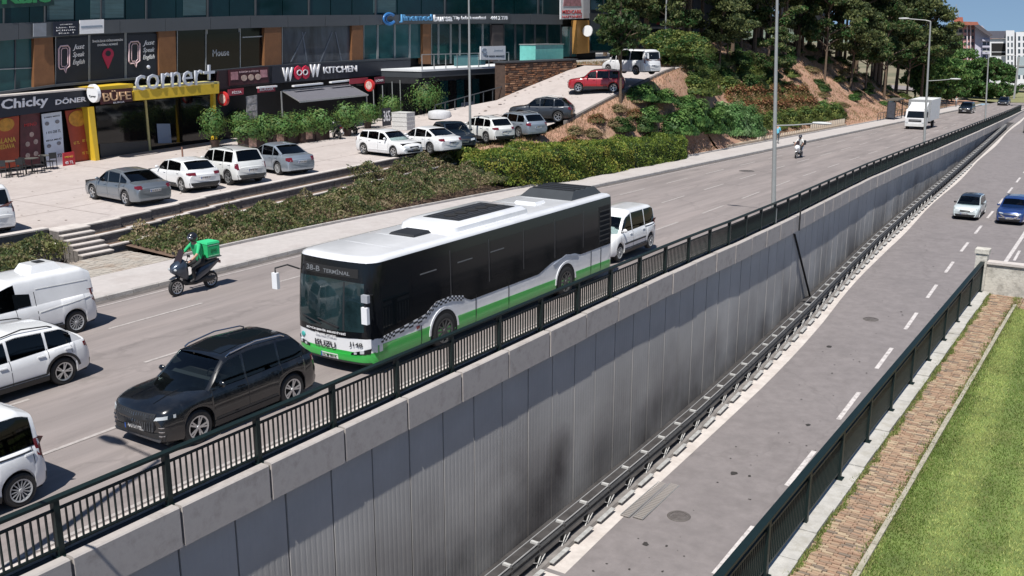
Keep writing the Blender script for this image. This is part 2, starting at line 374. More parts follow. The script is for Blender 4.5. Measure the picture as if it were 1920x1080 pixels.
# mortar core behind the joints
mb = MB(); profile(mb, yrange(-17, 172, 2), lambda y: [(nw(y) - .205, g(y) - .40), (nw(y) - .045, g(y) - .41), (nw(y) - .045, g(y) + .26), (nw(y) - .205, g(y) + .27)])
mb.build('joint_core', mat('joint_mortar', (.16, .15, .14), .9, var=.2), wall)
# ribbed wall panels (1.30 m)
def panel_mat():
    m = mat('ribbed_panel_concrete', (.42, .415, .405), .8, var=.08, scale=.8, bump=.2, bscale=30)
    nt = m.node_tree; N = nt.nodes; Lk = nt.links; b = N['Principled BSDF']
    old = b.inputs['Base Color'].links[0].from_socket
    ge = N.new('ShaderNodeNewGeometry'); sp = N.new('ShaderNodeSeparateXYZ'); Lk.new(ge.outputs['Position'], sp.inputs[0])
    # soot: denser low on the wall, broken by large noise; rain streaks
    mr = N.new('ShaderNodeMapRange'); mr.inputs[1].default_value = -5.8; mr.inputs[2].default_value = -1.2; mr.inputs[3].default_value = 1.1; mr.inputs[4].default_value = 0.0
    Lk.new(sp.outputs['Z'], mr.inputs[0])
    no = N.new('ShaderNodeTexNoise'); no.inputs['Scale'].default_value = .33; no.inputs['Detail'].default_value = 5; Lk.new(ge.outputs['Position'], no.inputs['Vector'])
    ml = N.new('ShaderNodeMath'); ml.operation = 'MULTIPLY'; Lk.new(mr.outputs[0], ml.inputs[0])
    rr = N.new('ShaderNodeMapRange'); rr.inputs[1].default_value = .30; rr.inputs[2].default_value = .66; Lk.new(no.outputs[0], rr.inputs[0]); Lk.new(rr.outputs[0], ml.inputs[1])
    mx = N.new('ShaderNodeMixRGB'); mx.inputs[2].default_value = (.085, .078, .078, 1); Lk.new(ml.outputs[0], mx.inputs[0]); Lk.new(old, mx.inputs[1])
    mp = N.new('ShaderNodeMapping'); mp.inputs['Scale'].default_value = (1, 5.5, .16); Lk.new(ge.outputs['Position'], mp.inputs[0])
    n2 = N.new('ShaderNodeTexNoise'); n2.inputs['Scale'].default_value = 1.6; n2.inputs['Detail'].default_value = 8; Lk.new(mp.outputs[0], n2.inputs['Vector'])
    r2 = N.new('ShaderNodeMapRange'); r2.inputs[1].default_value = .42; r2.inputs[2].default_value = .72; r2.inputs[4].default_value = .18; Lk.new(n2.outputs[0], r2.inputs[0])
    m2 = N.new('ShaderNodeMixRGB'); m2.inputs[2].default_value = (.40, .40, .40, 1); Lk.new(r2.outputs[0], m2.inputs[0]); Lk.new(mx.outputs[0], m2.inputs[1])
    cur = m2.outputs[0]
    for (y0_, z0_, wy, wz, am) in SMUDGE:                      # exhaust soot blotches
        sb = N.new('ShaderNodeVectorMath'); sb.operation = 'SUBTRACT'; sb.inputs[1].default_value = (0, y0_, z0_); Lk.new(ge.outputs['Position'], sb.inputs[0])
        sc_ = N.new('ShaderNodeVectorMath'); sc_.operation = 'MULTIPLY'; sc_.inputs[1].default_value = (0, 1 / wy, 1 / wz); Lk.new(sb.outputs[0], sc_.inputs[0])
        ln = N.new('ShaderNodeVectorMath'); ln.operation = 'LENGTH'; Lk.new(sc_.outputs[0], ln.inputs[0])
        n4 = N.new('ShaderNodeTexNoise'); n4.inputs['Scale'].default_value = 1.3; n4.inputs['Detail'].default_value = 6; Lk.new(ge.outputs['Position'], n4.inputs['Vector'])
        ad = N.new('ShaderNodeMath'); ad.operation = 'ADD'; Lk.new(ln.outputs['Value'], ad.inputs[0]); Lk.new(n4.outputs[0], ad.inputs[1])
        mr_ = N.new('ShaderNodeMapRange'); mr_.inputs[1].default_value = .6; mr_.inputs[2].default_value = 1.55; mr_.inputs[3].default_value = am; mr_.inputs[4].default_value = 0; Lk.new(ad.outputs[0], mr_.inputs[0])
        mm = N.new('ShaderNodeMixRGB'); mm.inputs[2].default_value = (.045, .04, .042, 1); Lk.new(mr_.outputs[0], mm.inputs[0]); Lk.new(cur, mm.inputs[1]); cur = mm.outputs[0]
    Lk.new(cur, b.inputs['Base Color']); return m
SMUDGE = [(2.9, -4.3, .9, 1.5, .85), (1.9, -5.2, 1.1, 1.2, .7), (5.6, -4.6, 1.6, 1.5, .5), (62.0, -3.2, 1.5, 1.2, .6)]
M_PANEL = panel_mat()
PW = 1.305; y = -6.70 - PW * 8; i = 0
while y < 128:
    y2 = y + PW; mb = MB(); n = 8 if y < 60 else 3; pts = []
    xoff = cr.uniform(-.006, .006)
    for k in range(n):
        ya = lerp(y + .024, y2 - .024, k / n); yb = lerp(y + .024, y2 - .024, (k + 1) / n); yw = (yb - ya)
        d = .0025 if n == 8 else .0015
        pts += [(ya, 0), (ya + yw * .55, 0), (ya + yw * .65, -d), (yb - yw * .1, -d)]
    pts.append((y2 - .024, 0))
    top = lambda yy: g(yy) - .41
    Vt = [(nw(yy) - .20 + dx + xoff, yy, top(yy)) for yy, dx in pts]; Vb = [(nw(yy) - .20 + dx + xoff, yy, zl(yy) - .3) for yy, dx in pts]
    K = len(pts)
    Bt = [(nw(y) - .30, y + .018, top(y)), (nw(y2) - .30, y2 - .018, top(y2))]; Bb = [(nw(y) - .30, y + .018, zl(y) - .3), (nw(y2) - .30, y2 - .018, zl(y2) - .3)]
    mb.add(Vt + Vb, [(q, q + 1, K + q + 1, K + q) for q in range(K - 1)])
    mb.quad(Vt[0], Bt[0], Bb[0], Vb[0]); mb.quad(Vt[-1], Bt[1], Bb[1], Vb[-1])
    mb.build('wall_panel', M_PANEL, wall, recalc=False); y = y2
mb = MB(); profile(mb, yrange(-17, 130, 3), lambda y: [(nw(y) - .26, zl(y) - .4), (nw(y) - .26, g(y) - .4), (nw(y) - .6, g(y) - .4), (nw(y) - .6, zl(y) - .4)])
mb.build('backing_wall', mat('panel_backing', (.025, .025, .027), .9, var=.1), wall)
# expansion joint strip leaning on the wall
p = onx(1500, 402, nw(24) + .01); q = onx(1519, 557, nw(27) - .17)
mb = MB(); mb.bar(p + Vector((.012, 0, .25)), Vector((nw(24) + .012, p.y + .02, g(24) - .46)), .07, .02); mb.bar((nw(25) - .17, p.y + .05, -1.0), q, .10, .03, 0)
mb.build('drain_strip', M_DARK, wall)

# ---------------- steel fences
def fence(name, label, ys, fx, fz, mpost, group, bw=.011, nbal=16, side=1, near=22, loc=(0, 0, 0)):
    t = thing(name, label, 'fence', loc, group=group)
    nb = len(ys) - 1; meb = {}
    pm = MB(); pm.box(-.055, .055, -.05, .05, -.05, .98); pm.box(-.10, .10, -.09, .09, -.045, .012)
    pme = pm.mesh('post', mpost)
    bal = MB(); bal.box(-.017, .017, -bw, bw, .135, .80); bme = bal.mesh('baluster', mpost)
    far = MB()
    for i, y in enumerate(ys):
        linkobj('post', pme, t, (fx(y), y, fz(y)))
        if i == nb: break
        y2 = ys[i + 1]; P = lambda yy, z, dx=0: (fx(yy) + dx, yy, fz(yy) + z)
        a = MB(); a.bar(P(y, .985), P(y2, .985), .13, .05); a.build('top_rail', mpost, t)
        a = MB(); a.bar(P(y + .05, .80), P(y2 - .05, .80), .045, .04); a.bar(P(y + .05, .135), P(y2 - .05, .135), .045, .04); a.build('rail_pair', mpost, t)
        for k in range(1, nbal):
            yy = lerp(y + .05, y2 - .05, k / nbal)
            if near[0] <= i < near[1]: linkobj('baluster', bme, t, (fx(yy), yy, fz(yy)))
            else: x0 = fx(yy); z0 = fz(yy); far.box(x0 - .020, x0 + .020, yy - .012, yy + .012, z0 + .135, z0 + .80)
    if far.V: o = far.build('baluster_row', mpost, t, recalc=False); o['kind'] = 'stuff'
    return t
ys = [Y0F + .03 + FB * i for i in range(-3, 80)]
FENCE = fence('steel_fence', 'long dark green steel railing on top of the grey retaining wall beside the upper road', ys, lambda y: nw(y) - .34, lambda y: g(y) + .245, M_FENCE, None, near=(2, 23))
ys = [14.0 - FB * i for i in range(0, 17)][::-1]
FENCE2 = fence('steel_fence', 'shorter dark green steel railing between the sunken lanes and the brick path by the lawn', ys, lambda y: 9.22, lambda y: .12, M_FENCE, None, bw=.026, nbal=22, near=(8, 16))

# ---------------- underpass guardrail
gr = thing('guardrail', 'low dirty steel guardrail with spacer blocks at the foot of the ribbed retaining wall', 'guardrail')
pm = MB(); pm.box(-.06, .06, -.04, .04, -.1, .70); gp_me = pm.mesh('post', M_GALVD)
bm_ = MB(); bm_.box(-.24, .02, -.045, .045, .70, .76); bk_me = bm_.mesh('spacer', mat('spacer_plate', (.42, .42, .41), .6, var=.25, scale=6))
br_ = MB(); br_.bar((-.02, -.30, .30), (0, .05, .12), .03, .02); br_.bar((-.02, .30, .30), (0, -.05, .12), .03, .02); br_.bar((0, -.22, .05), (-.01, .05, .35), .03, .02); brace_me = br_.mesh('brace', mat('spacer_plate', (1, 1, 1)))
GS = 1.37; y = -17.8; beam = MB(); low = MB(); cable = MB()
GY = []
while y < 120: GY.append(y); y += GS
def gx(y): return nw(y) + .82
for i, y in enumerate(GY):
    z = zl(y)
    linkobj('post', gp_me, gr, (gx(y), y, z))
    linkobj('spacer', bk_me, gr, (gx(y), y, z))
    if i < 60: linkobj('brace', brace_me, gr, (gx(y) + .08, y, z))
    if i == len(GY) - 1: break
    y2 = GY[i + 1]; z2 = zl(y2)
    b = MB(); prof = [(0, .66), (.08, .60), (.04, .52), (.08, .44), (.02, .38)]
    lo = [(gx(y) + dx, y, z + dz) for dx, dz in prof]; hi = [(gx(y2) + dx, y2 + .02, z2 + dz) for dx, dz in prof]
    b.add(lo + hi, [(k, k + 1, 6 + k, 5 + k) for k in range(4)])
    b.add([(v[0] - .012, v[1], v[2]) for v in lo + hi], [(k, k + 1, 6 + k, 5 + k) for k in range(4)])
    b.build('beam', M_GALVD, gr, recalc=False)
    if i < 75:
        b = MB(); b.hexa([(gx(y) + .24, y + .22, z + .12), (gx(y) + .38, y + .22, z + .12), (gx(y) + .38, y + .22, z + .145), (gx(y) + .24, y + .22, z + .145)],
                     [(gx(y2) + .24, y2 - .22, z2 + .12), (gx(y2) + .38, y2 - .22, z2 + .12), (gx(y2) + .38, y2 - .22, z2 + .145), (gx(y2) + .24, y2 - .22, z2 + .145)])
        b.build('lower_plate', mat('lower_plate_steel', (.36, .36, .35), .6, var=.3, scale=5), gr)
mb = MB(); mb.tube([(gx(y) - .22, y, zl(y) + .78) for y in GY[::3]], .014, 6); mb.tube([(gx(y) - .0, y, zl(y) + .70) for y in GY[::3]], .02, 6); mb.build('cable', mat('cable_steel', (.3, .3, .3), .5), gr)
# raised kerb under the guardrail
mb = MB(); profile(mb, yrange(-40, 130, 2), lambda y: [(nw(y) - .18, zl(y) - .1), (nw(y) - .18, zl(y) + .10), (nw(y) + 1.02, zl(y) + .10), (nw(y) + 1.10, zl(y) - .1)])
struct(mb.build('underpass_kerb', mat('kerb_grime', (.20, .185, .175), .9, var=.25, scale=2, dirt=(.06, .055, .055), dscale=1.5)))
mb = MB(); profile(mb, yrange(-40, 130, 2), lambda y: [(nw(y) - .18, zl(y) + .10), (nw(y) - .18, zl(y) + .112), (nw(y) + .80, zl(y) + .112), (nw(y) + .80, zl(y) + .10)])
struct(mb.build('dirt_line', mat('grime', (.045, .042, .042), .95, var=.4, scale=2)))

# ---------------- painted markings (geometry sheets 5 mm up)
def dash(name_mb, x, y0, y1, w, fz, dz=.006):
    n = max(1, int((y1 - y0) / 2.))
    for k in range(n):
        a, b = lerp(y0, y1, k / n), lerp(y0, y1, (k + 1) / n); xa = x(a) if callable(x) else x; xb = x(b) if callable(x) else x
        name_mb.quad((xa - w / 2, a, fz(a) + dz), (xa + w / 2, a, fz(a) + dz), (xb + w / 2, b, fz(b) + dz), (xb - w / 2, b, fz(b) + dz))
mp_ = MB()
for x, ph in ((lambda y: -4.75 + nw(y) * .95, 0), (lambda y: -7.95 + nw(y) * .75, 2.2), (lambda y: -11.4 + nw(y) * .3, 3.6)):
    y = -34 + ph
    while y < 175: dash(mp_, x, y, y + (3.4), .11, g, .008); y += 6.6
dash(mp_, lambda y: -4.75, -12.5, -8.35, .11, g, .010); dash(mp_, lambda y: -13.75, -30, 175, .10, g, .009)
dash(mp_, lambda y: nw(y) - 1.25, -30, 175, .10, g, .009)
struct(mp_.build('lane_markings', M_PAINT2, recalc=False))
mp_ = MB()
y = 2.25 - 6.12 * 4
while y < 120: dash(mp_, lambda yy: 5.03 + nw(yy) * .62, y, y + 3.05, .17, zl, .010); y += 6.12
y = 38
while y < 110: dash(mp_, lambda yy: 8.1 + nw(yy) * .6, y, y + 3.05, .15, zl, .010); y += 6.12
dash(mp_, lambda yy: 7.0 + nw(yy) * .1 , 40.5, 62, .22, zl, .012)
struct(mp_.build('underpass_lane_markings', M_PAINT, recalc=False))

# manholes, grates, patches
def manhole(x, y, z, r, label):
    t = thing('manhole_cover', label, 'manhole cover', (x, y, z))
    m1 = MB(); m1.lathe([(r * .78, .0), (r * .78, .022), (r, .024), (r * 1.08, .004)], 28, 0, 'z'); m1.build('frame', mat('iron_frame', (.10, .09, .085), .7, var=.2), t)
    m1 = MB(); m1.lathe([(0.001, .012), (r * .74, .012), (r * .74, .0)], 28, 0, 'z')
    for a in range(-3, 4): m1.box(-r * .5, r * .5, a * r * .17 - .02, a * r * .17 + .02, .012, .02)
    m1.build('lid', mat('cast_iron', (.15, .135, .13), .6, metal=.3, var=.3, scale=9), t)
manhole(2.92, 4.72, zl(4.72), .33, 'round iron manhole cover with square insert in the underpass lane beside the drain grate')
manhole(2.95, 27.55, zl(27.55), .34, 'round iron manhole cover farther up the sunken lane, under the slanting drain strip')
P = solve(1688, 318, zl); manhole(P.x, P.y, zl(P.y), .45, 'small round manhole cover far up the sunken lane, beyond the two oncoming cars')
P = solve(1400, 321, g) ; manhole(P.x, P.y, g(P.y), .5, 'round manhole cover on the upper road left of the tall lamp post')
for (x0, x1, ya, yb, lab) in ((1.42, 1.72, 3.8, 6.5, 'long slotted steel drain grate beside the guardrail, the one nearer the wall'), (1.78, 2.12, 3.9, 6.6, 'long slotted steel drain grate beside the guardrail, the one nearer the lane')):
    t = thing('drain_grate', lab, 'drain grate', ((x0 + x1) / 2, (ya + yb) / 2, zl(5)))
    m1 = MB(); w = (x1 - x0) / 2; h = (yb - ya) / 2
    for a, b in (((-w, -h), (-w + .025, h)), ((w - .025, -h), (w, h))): m1.box(a[0], b[0], a[1], b[1], .0, .035)
    m1.build('frame', M_GALV, t)
    sl_ = MB(); sl_.box(-w + .03, w - .03, -.030, .030, 0, .03); sme = sl_.mesh('slat', mat('pale_grate', (.26, .24, .225), .7, var=.1))
    n = 26
    for k in range(n): linkobj('slat', sme, t, (0, lerp(-h + .03, h - .03, k / (n - 1)), 0.004))
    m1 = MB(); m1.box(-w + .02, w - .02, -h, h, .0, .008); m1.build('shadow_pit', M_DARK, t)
# tar spots and litter lying on the sunken lane
mb = MB(); pr = random.Random(11)
def blob(mb, x, y, z, r, k=7, s=1.0):
    pts = [(x + r * s * math.cos(2 * math.pi * i / k) * pr.uniform(.6, 1.2), y + r * math.sin(2 * math.pi * i / k) * pr.uniform(.6, 1.2), z) for i in range(k)]
    mb.add(pts, [tuple(range(k))])
for px, py, r in ((1515, 797, .13), (1375, 887, .17), (1405, 893, .08), (1210, 1020, .13), (1250, 1024, .07), (1345, 905, .05), (1380, 838, .05), (1560, 700, .06), (1625, 700, .06), (1600, 675, .05), (1555, 650, .16), (1750, 500, .07), (1690, 585, .08), (1692, 591, .07), (1242, 1072, .05), (1112, 1071, .06), (1180, 1068, .05), (1370, 860, .04), (1460, 812, .04), (1480, 830, .04)):
    P = solve(px, py, zl); blob(mb, P.x, P.y, P.z + .012, r, 8, .75)
for _ in range(170):
    y = pr.uniform(-2, 60); x = pr.uniform(1.9, 8.8); blob(mb, x, y, zl(y) + .012, pr.uniform(.012, .045), 6)
o = mb.build('tar_spots', mat('tar', (.035, .032, .03), .7, var=.2), recalc=False); o['kind'] = 'stuff'

# ---------------- garden side: retaining wall top, coping, brick path, edging, lawn
gw = thing('garden_wall', 'pale stained concrete wall closing the garden above the sunken lanes, with a square end pillar', 'wall')
M_GW = mat('stained_white_concrete', (.50, .48, .43), .9, var=.15, scale=2, bump=.4, bscale=18, dirt=(.17, .16, .14), dscale=2.6, damt=.75)
mb = MB(); mb.box(9.30, 17.5, 14.25, 14.52, -6, 1.02); mb.build('wall_body', M_GW, gw)
mb = MB(); mb.box(9.28, 17.5, 14.19, 14.58, 1.022, 1.10); mb.build('coping', M_CONC2, gw)
mb = MB(); mb.box(8.98, 9.33, 14.12, 14.50, .05, 1.36); mb.box(8.94, 9.37, 14.08, 14.54, 1.362, 1.50); mb.build('pillar', M_GW, gw)
mb = MB(); mb.box(8.95, 9.32, -40, 14.24, -6.2, -.15); struct(mb.build('side_retaining_wall', M_PANEL))
strip('garden_soil', lambda y: 9.3, lambda y: 40, lambda y: .02, yrange(-40, 14.25, 3), M_SOILD)
mb = MB(); mb.box(17.5, 40, 14.2, 14.6, -6, .3); struct(mb.build('garden_edge', M_CONC))
ct = thing('garden_coping', 'row of flat pale concrete edging slabs under the railing beside the brick path', 'edging')
cy = -22.; 
while cy < 14.0:
    L_ = 1.05; mb = MB(); dz = cr.uniform(-.012, .012); dx = cr.uniform(-.012, .012)
    mb.box(9.06 + dx, 9.52 + dx, cy + .012, min(cy + L_ - .012, 14.1), -.14, .125 + dz)
    mb.build('slab', mat('pale_slab', (.42, .41, .385), .9, var=.15, scale=4, bump=.3, dirt=(.27, .25, .2), dscale=3, damt=.6), ct); cy += L_
# bricks (edge laid)
bp = thing('brick_path', 'narrow path of orange-red bricks laid crosswise between the railing and the lawn', 'path')
M_BR = [mat('brick_' + c, rgb, .9, var=.2, scale=7, bump=.4, bscale=30) for c, rgb in (('a', (.31, .20, .135)), ('b', (.35, .245, .165)), ('c', (.26, .185, .13)), ('d', (.40, .31, .21)), ('e', (.19, .15, .115)))]
bmesh_ = [(lambda m: (lambda b: (b.box(-.090, .090, -.027, .027, -.06, 0), b.mesh('brick', m))[1])(MB()))(m) for m in M_BR]
y = -7.6; row = 0; nbk = 0; rest = [MB() for _ in M_BR]
bricks = []
while y < 14.1:
    for k in range(4):
        if y > 12.5: pass
        x = 9.63 + k * .197 + (.06 if row % 2 else 0) + cr.uniform(-.006, .006)
        if x > 10.36: continue
        bricks.append((x, y + cr.uniform(-.006, .006), .07 + cr.uniform(-.012, .012), cr.uniform(-.05, .05), cr.choices(range(5), [5, 5, 3, 3, 2])[0]))
    y += .066; row += 1
yy = 12.75
while yy < 14.05:
    for k in range(26): bricks.append((10.46 + k * .2, yy + cr.uniform(-.01, .01), .065 + cr.uniform(-.015, .015), cr.uniform(-.08, .08), cr.choices(range(5), [5, 5, 2, 3, 2])[0]))
    yy += .066
for i, (x, y, z, a, c) in enumerate(bricks):
    if i < 298 * 1: linkobj('brick', bmesh_[c], bp, (x, y, z), (0, 0, a))
    else: rest[c].box(x - .090, x + .090, y - .027, y + .027, z - .06, z)
allr = MB()
for c, r_ in enumerate(rest): allr.add(r_.V, r_.F, 0); allr.M[len(allr.M) - len(r_.F):] = [c] * len(r_.F)
o = allr.build('brick_bed', M_BR, bp, recalc=False); o['kind'] = 'stuff'
# edging kerb of lawn
ek = thing('lawn_edging', 'thin pale concrete edging strip between the brick path and the lawn', 'edging')
cy = -8.
while cy < 12.4:
    mb = MB(); mb.box(10.37 + cr.uniform(-.01, .01), 10.46, cy + .01, cy + .98, -.05, .11 + cr.uniform(-.008, .008)); mb.build('edging_stone', mat('edging', (.36, .33, .27), .9, var=.2, scale=5, dirt=(.2, .2, .1), dscale=2), ek); cy += 1.
strip('lawn', lambda y: 10.46, lambda y: 24, lambda y: .06, yrange(-12, 12.6, 1), None or mat('lawn_turf', (.14, .195, .05), .95, var=.35, scale=1.6, bump=.8, bscale=50, dirt=(.16, .15, .05), dscale=1.1, damt=.5, world=True), nx=6)
# grass blades
def grass(name, n, fx, hmin, hmax, m, seed, w=.012):
    r_ = np.random.RandomState(seed); xs, yys, zs = fx(r_, n); h = r_.uniform(hmin, hmax, n); a = r_.uniform(0, 6.28, n); lx = r_.normal(0, .35, n) * h; ly = r_.normal(0, .35, n) * h
    V = np.zeros((n, 3, 3)); V[:, 0, 0] = xs - np.cos(a) * w; V[:, 0, 1] = yys - np.sin(a) * w; V[:, 1, 0] = xs + np.cos(a) * w; V[:, 1, 1] = yys + np.sin(a) * w
    V[:, 2, 0] = xs + lx; V[:, 2, 1] = yys + ly; V[:, 0, 2] = zs; V[:, 1, 2] = zs; V[:, 2, 2] = zs + h
    me = bpy.data.meshes.new(name); V = V.reshape(-1, 3)
    me.vertices.add(3 * n); me.vertices.foreach_set('co', V.ravel()); me.loops.add(3 * n); me.loops.foreach_set('vertex_index', np.arange(3 * n)); me.polygons.add(n)
    me.polygons.foreach_set('loop_start', np.arange(0, 3 * n, 3)); me.polygons.foreach_set('loop_total', np.full(n, 3))
    mats = m if isinstance(m, list) else [m]
    for q in mats: me.materials.append(q)
    if len(mats) > 1: me.polygons.foreach_set('material_index', r_.randint(0, len(mats), n).astype(np.int32))
    me.update(); me.validate(); o = bpy.data.objects.new(name, me); COL.objects.link(o); return o
def leafm(name, rgb, tr=.35, var=.3, scale=.6):
    if name in MATS: return MATS[name]
    m = mat(name, rgb, .55, var=var, scale=scale, spec=.25, world=True); nt = m.node_tree; N = nt.nodes; Lk = nt.links; b = N['Principled BSDF']
    t = N.new('ShaderNodeBsdfTranslucent'); mx = N.new('ShaderNodeMixShader'); mx.inputs[0].default_value = tr; out = N['Material Output']
    src = b.inputs['Base Color'].links[0].from_socket; Lk.new(src, t.inputs[0]); Lk.new(b.outputs[0], mx.inputs[1]); Lk.new(t.outputs[0], mx.inputs[2]); Lk.new(mx.outputs[0], out.inputs[0]); return m
def lawnf(r_, n):
    y = r_.uniform(-11, 12.6, n); x = 10.47 + r_.uniform(0, 1, n) ** 1.3 * (4.6 + .12 * (y + 11)); return x, y, np.full(n, .06)
GM = [leafm('grass_blade_mid', (.15, .22, .05), .35), leafm('grass_blade_light', (.42, .47, .16), .35), leafm('grass_blade_dry', (.27, .27, .11), .3)]
o = grass('grass', 150000, lawnf, .02, .055, [GM[0], GM[1], GM[2]], 5, .009); o['kind'] = 'stuff'
_n = len(o.data.polygons); _c = np.zeros(_n * 3); o.data.polygons.foreach_get('material_index', np.zeros(_n, np.int32)); _co = np.zeros(_n * 9); o.data.vertices.foreach_get('co', _co); _co = _co.reshape(_n, 3, 3)[:, 0]
_s = .5 + .45 * np.sign(np.sin(_co[:, 0] * 5.2 + _co[:, 1] * .25)) * np.clip(np.abs(np.sin(_co[:, 0] * 5.2 + _co[:, 1] * .25)) * 2, 0, 1); _rr = np.random.RandomState(3).rand(_n)
_mi = np.where(_rr < .12, 2, np.where(np.random.RandomState(4).rand(_n) < _s, 1, 0)).astype(np.int32); o.data.polygons.foreach_set('material_index', _mi); o['label'] = 'mown green lawn grass with faint stripes beside the brick path'
def weedf(r_, n):
    y = r_.uniform(-8, 14, n); s = r_.rand(n) < .55; x = np.where(s, 9.56 + r_.normal(0, .035, n), 10.40 + r_.normal(0, .07, n)) + .03 * np.sin(y * 3.1) + .03 * np.sin(y * 7.7); return x, y, np.full(n, .06)
o = grass('path_weeds', 16000, weedf, .02, .09, [GM[2], GM[0]], 8, .012); o['kind'] = 'stuff'
# =================================================================== LEFT BANK: bed, terraces, steps, lot, ramp, embankment
M_TERR = M_CONC3
def shx(y): return .85 * max(0, min(1, 1 - (y - 2) / 7))
def terrace(name, label, xc, w, y0, y1, fz0, fz1, step=1.0):
    t = thing(name, label, 'terrace wall', group=None)
    for y in yrange(y0, y1, 1.6)[:-1]:
        y2 = y + (y1 - y0) / (len(yrange(y0, y1, 1.6)) - 1); e = .01; x = xc + shx(y)
        mb = MB(); mb.hexa([(x - w, y + e, fz0(y)), (x, y + e, fz0(y)), (x, y + e, fz1(y) - .05), (x - w, y + e, fz1(y) - .05)],
                           [(x - w, y2 - e, fz0(y2)), (x, y2 - e, fz0(y2)), (x, y2 - e, fz1(y2) - .05), (x - w, y2 - e, fz1(y2) - .05)])
        mb.build('wall_block', M_TERR, t)
        mb = MB(); mb.hexa([(x - w - .02, y + .004, fz1(y) - .048), (x + .035, y + .004, fz1(y) - .048), (x + .035, y + .004, fz1(y)), (x - w - .02, y + .004, fz1(y))],
                           [(x - w - .02, y2 - .004, fz1(y2) - .048), (x + .035, y2 - .004, fz1(y2) - .048), (x + .035, y2 - .004, fz1(y2)), (x - w - .02, y2 - .004, fz1(y2))])
        mb.build('capstone', M_CONC2, t)
    return t
tl = lambda d: (lambda y: lotz(y) - d)
terrace('terrace_wall', 'lowest of the three low concrete terrace walls, just behind the shrub bed', -20.75, .18, 2.1, 26, lambda y: 0, tl(.62))
terrace('terrace_wall', 'middle one of the three low concrete terrace walls below the parked cars', -21.45, .18, 2.1, 27.5, tl(.75), tl(.28))
terrace('terrace_wall', 'top concrete terrace wall that edges the car park', -22.15, .28, 2.1, 36, tl(.5), tl(-.06))
mb = MB()
profile(mb, yrange(2.1, 27, 1.6), lambda y: [(-20.91 + shx(y), -.1), (-20.91 + shx(y), lotz(y) - .70), (-21.5, lotz(y) - .68), (-21.5, -.1)])
profile(mb, yrange(2.1, 36, 1.6), lambda y: [(-21.61 + shx(y), -.1), (-21.61 + shx(y), lotz(y) - .36), (-22.3, lotz(y) - .34), (-22.3, -.1)])
struct(mb.build('terrace_soil', M_SOILD))
# steps
st = thing('stone_steps', 'short flight of broad concrete steps up from the pavement to the car park', 'steps')
for k in range(6):
    mb = MB(); x1 = -19.62 - k * .27; z1 = .15 + (k + 1) * .157
    mb.box(x1 - .30 if k < 5 else x1 - .9, x1, .75, 2.08, -.1, z1 - .045); mb.build('riser', M_CONC3, st)
    mb = MB(); mb.box(x1 - .27 if k < 5 else x1 - .88, x1 + .03, .74, 2.085, z1 - .043, z1); mb.build('tread', M_CONC2, st)
ck = thing('cheek_wall', 'low grey concrete wall on the left of the broad steps under the parked van', 'wall')
mb = MB(); mb.box(-21.9, -21.6, -14, .72, 0, 1.10); mb.build('wall_body', M_TERR, ck); mb = MB(); mb.box(-21.94, -21.56, -14, .73, 1.102, 1.16); mb.build('capstone', M_CONC2, ck)
mb = MB(); mb.box(-21.0, -20.8, -14, .72, 0, .62); mb.build('lower_wall', M_TERR, ck); mb = MB(); mb.box(-21.02, -20.77, -14, .73, .622, .67); mb.build('capstone', M_CONC2, ck)
# bed soil
strip('shrub_bed', lambda y: -21.6, lambda y: -17.1, lambda y: g(y) + .42 + max(0, (y - 3)) * .012, yrange(-14, -1.0, 2) , M_SOILD, fz1=lambda y: g(y) + .17)
strip('shrub_bed', lambda y: -20.8, lambda y: -17.1, lambda y: .35 + max(0, (y - 3)) * .01, yrange(2.8, 28, 2), M_SOILD, fz1=lambda y: g(y) + .17)
# car park and ramp
strip('car_park', lambda y: -38.1, lambda y: -22.3 + (shx(y) if y > 2 else .55 if y < .7 else .85), lotz, yrange(-20, 36, 2), M_LOT, nx=6)
RL = lambda y: -30 if y > 44 else lerp(-36, -30, (y - 36) / 8)
strip('ramp', RL, lambda y: -20.9 - (1.0 if y < 38 else 1.0 * max(0, 1 - (y - 38) / 4)), rampz, yrange(36, 58, 1), M_LOT, nx=4)
strip('plaza', lambda y: -60, lambda y: -20.6 - (y - 58) / 1.6, rampz, yrange(58, 118, 3), mat('plaza_paving', (.33, .32, .31), .85, var=.15, scale=1), nx=4)
strip('lower_yard', lambda y: -38.1, RL, lambda y: lotz(36), yrange(36, 60, 3), M_LOT, nx=2)
# pale ribbon joints on the lot
mb = MB()
for x in (-25.4, -29.6): dash(mb, x, -18, 30, .05, lotz, .006)
for y in (4, 12, 20, 28): mb.quad((-37.9, y, lotz(y) + .006), (-22.5, y, lotz(y) + .006), (-22.5, y + .05, lotz(y) + .006), (-37.9, y + .05, lotz(y) + .006))
struct(mb.build('paving_joints', mat('joint_dark', (.33, .28, .26), .9, var=.2)))
# ramp kerb on the right side
rk = thing('ramp_kerb', 'dark stained concrete kerb along the open side of the sloping ramp', 'kerb')
for y in yrange(39, 57, 1.5)[:-1]:
    mb = MB(); y2 = y + 1.5; mb.hexa([(-21.1, y + .01, rampz(y) - .6), (-20.85, y + .01, rampz(y) - .6), (-20.85, y + .01, rampz(y) + .16), (-21.1, y + .01, rampz(y) + .16)],
        [(-21.1, y2 - .01, rampz(y2) - .6), (-20.85, y2 - .01, rampz(y2) - .6), (-20.85, y2 - .01, rampz(y2) + .16), (-21.1, y2 - .01, rampz(y2) + .16)]); mb.build('kerb_stone', M_CONC3, rk)
def fbm(x, y, s=1.0):
    return (math.sin(x * .9 * s + 1.3) * math.cos(y * .7 * s + .4) + .5 * math.sin(x * 2.1 * s + y * 1.3 * s) + .3 * math.cos(x * 3.7 * s - y * 2.9 * s)) / 1.8
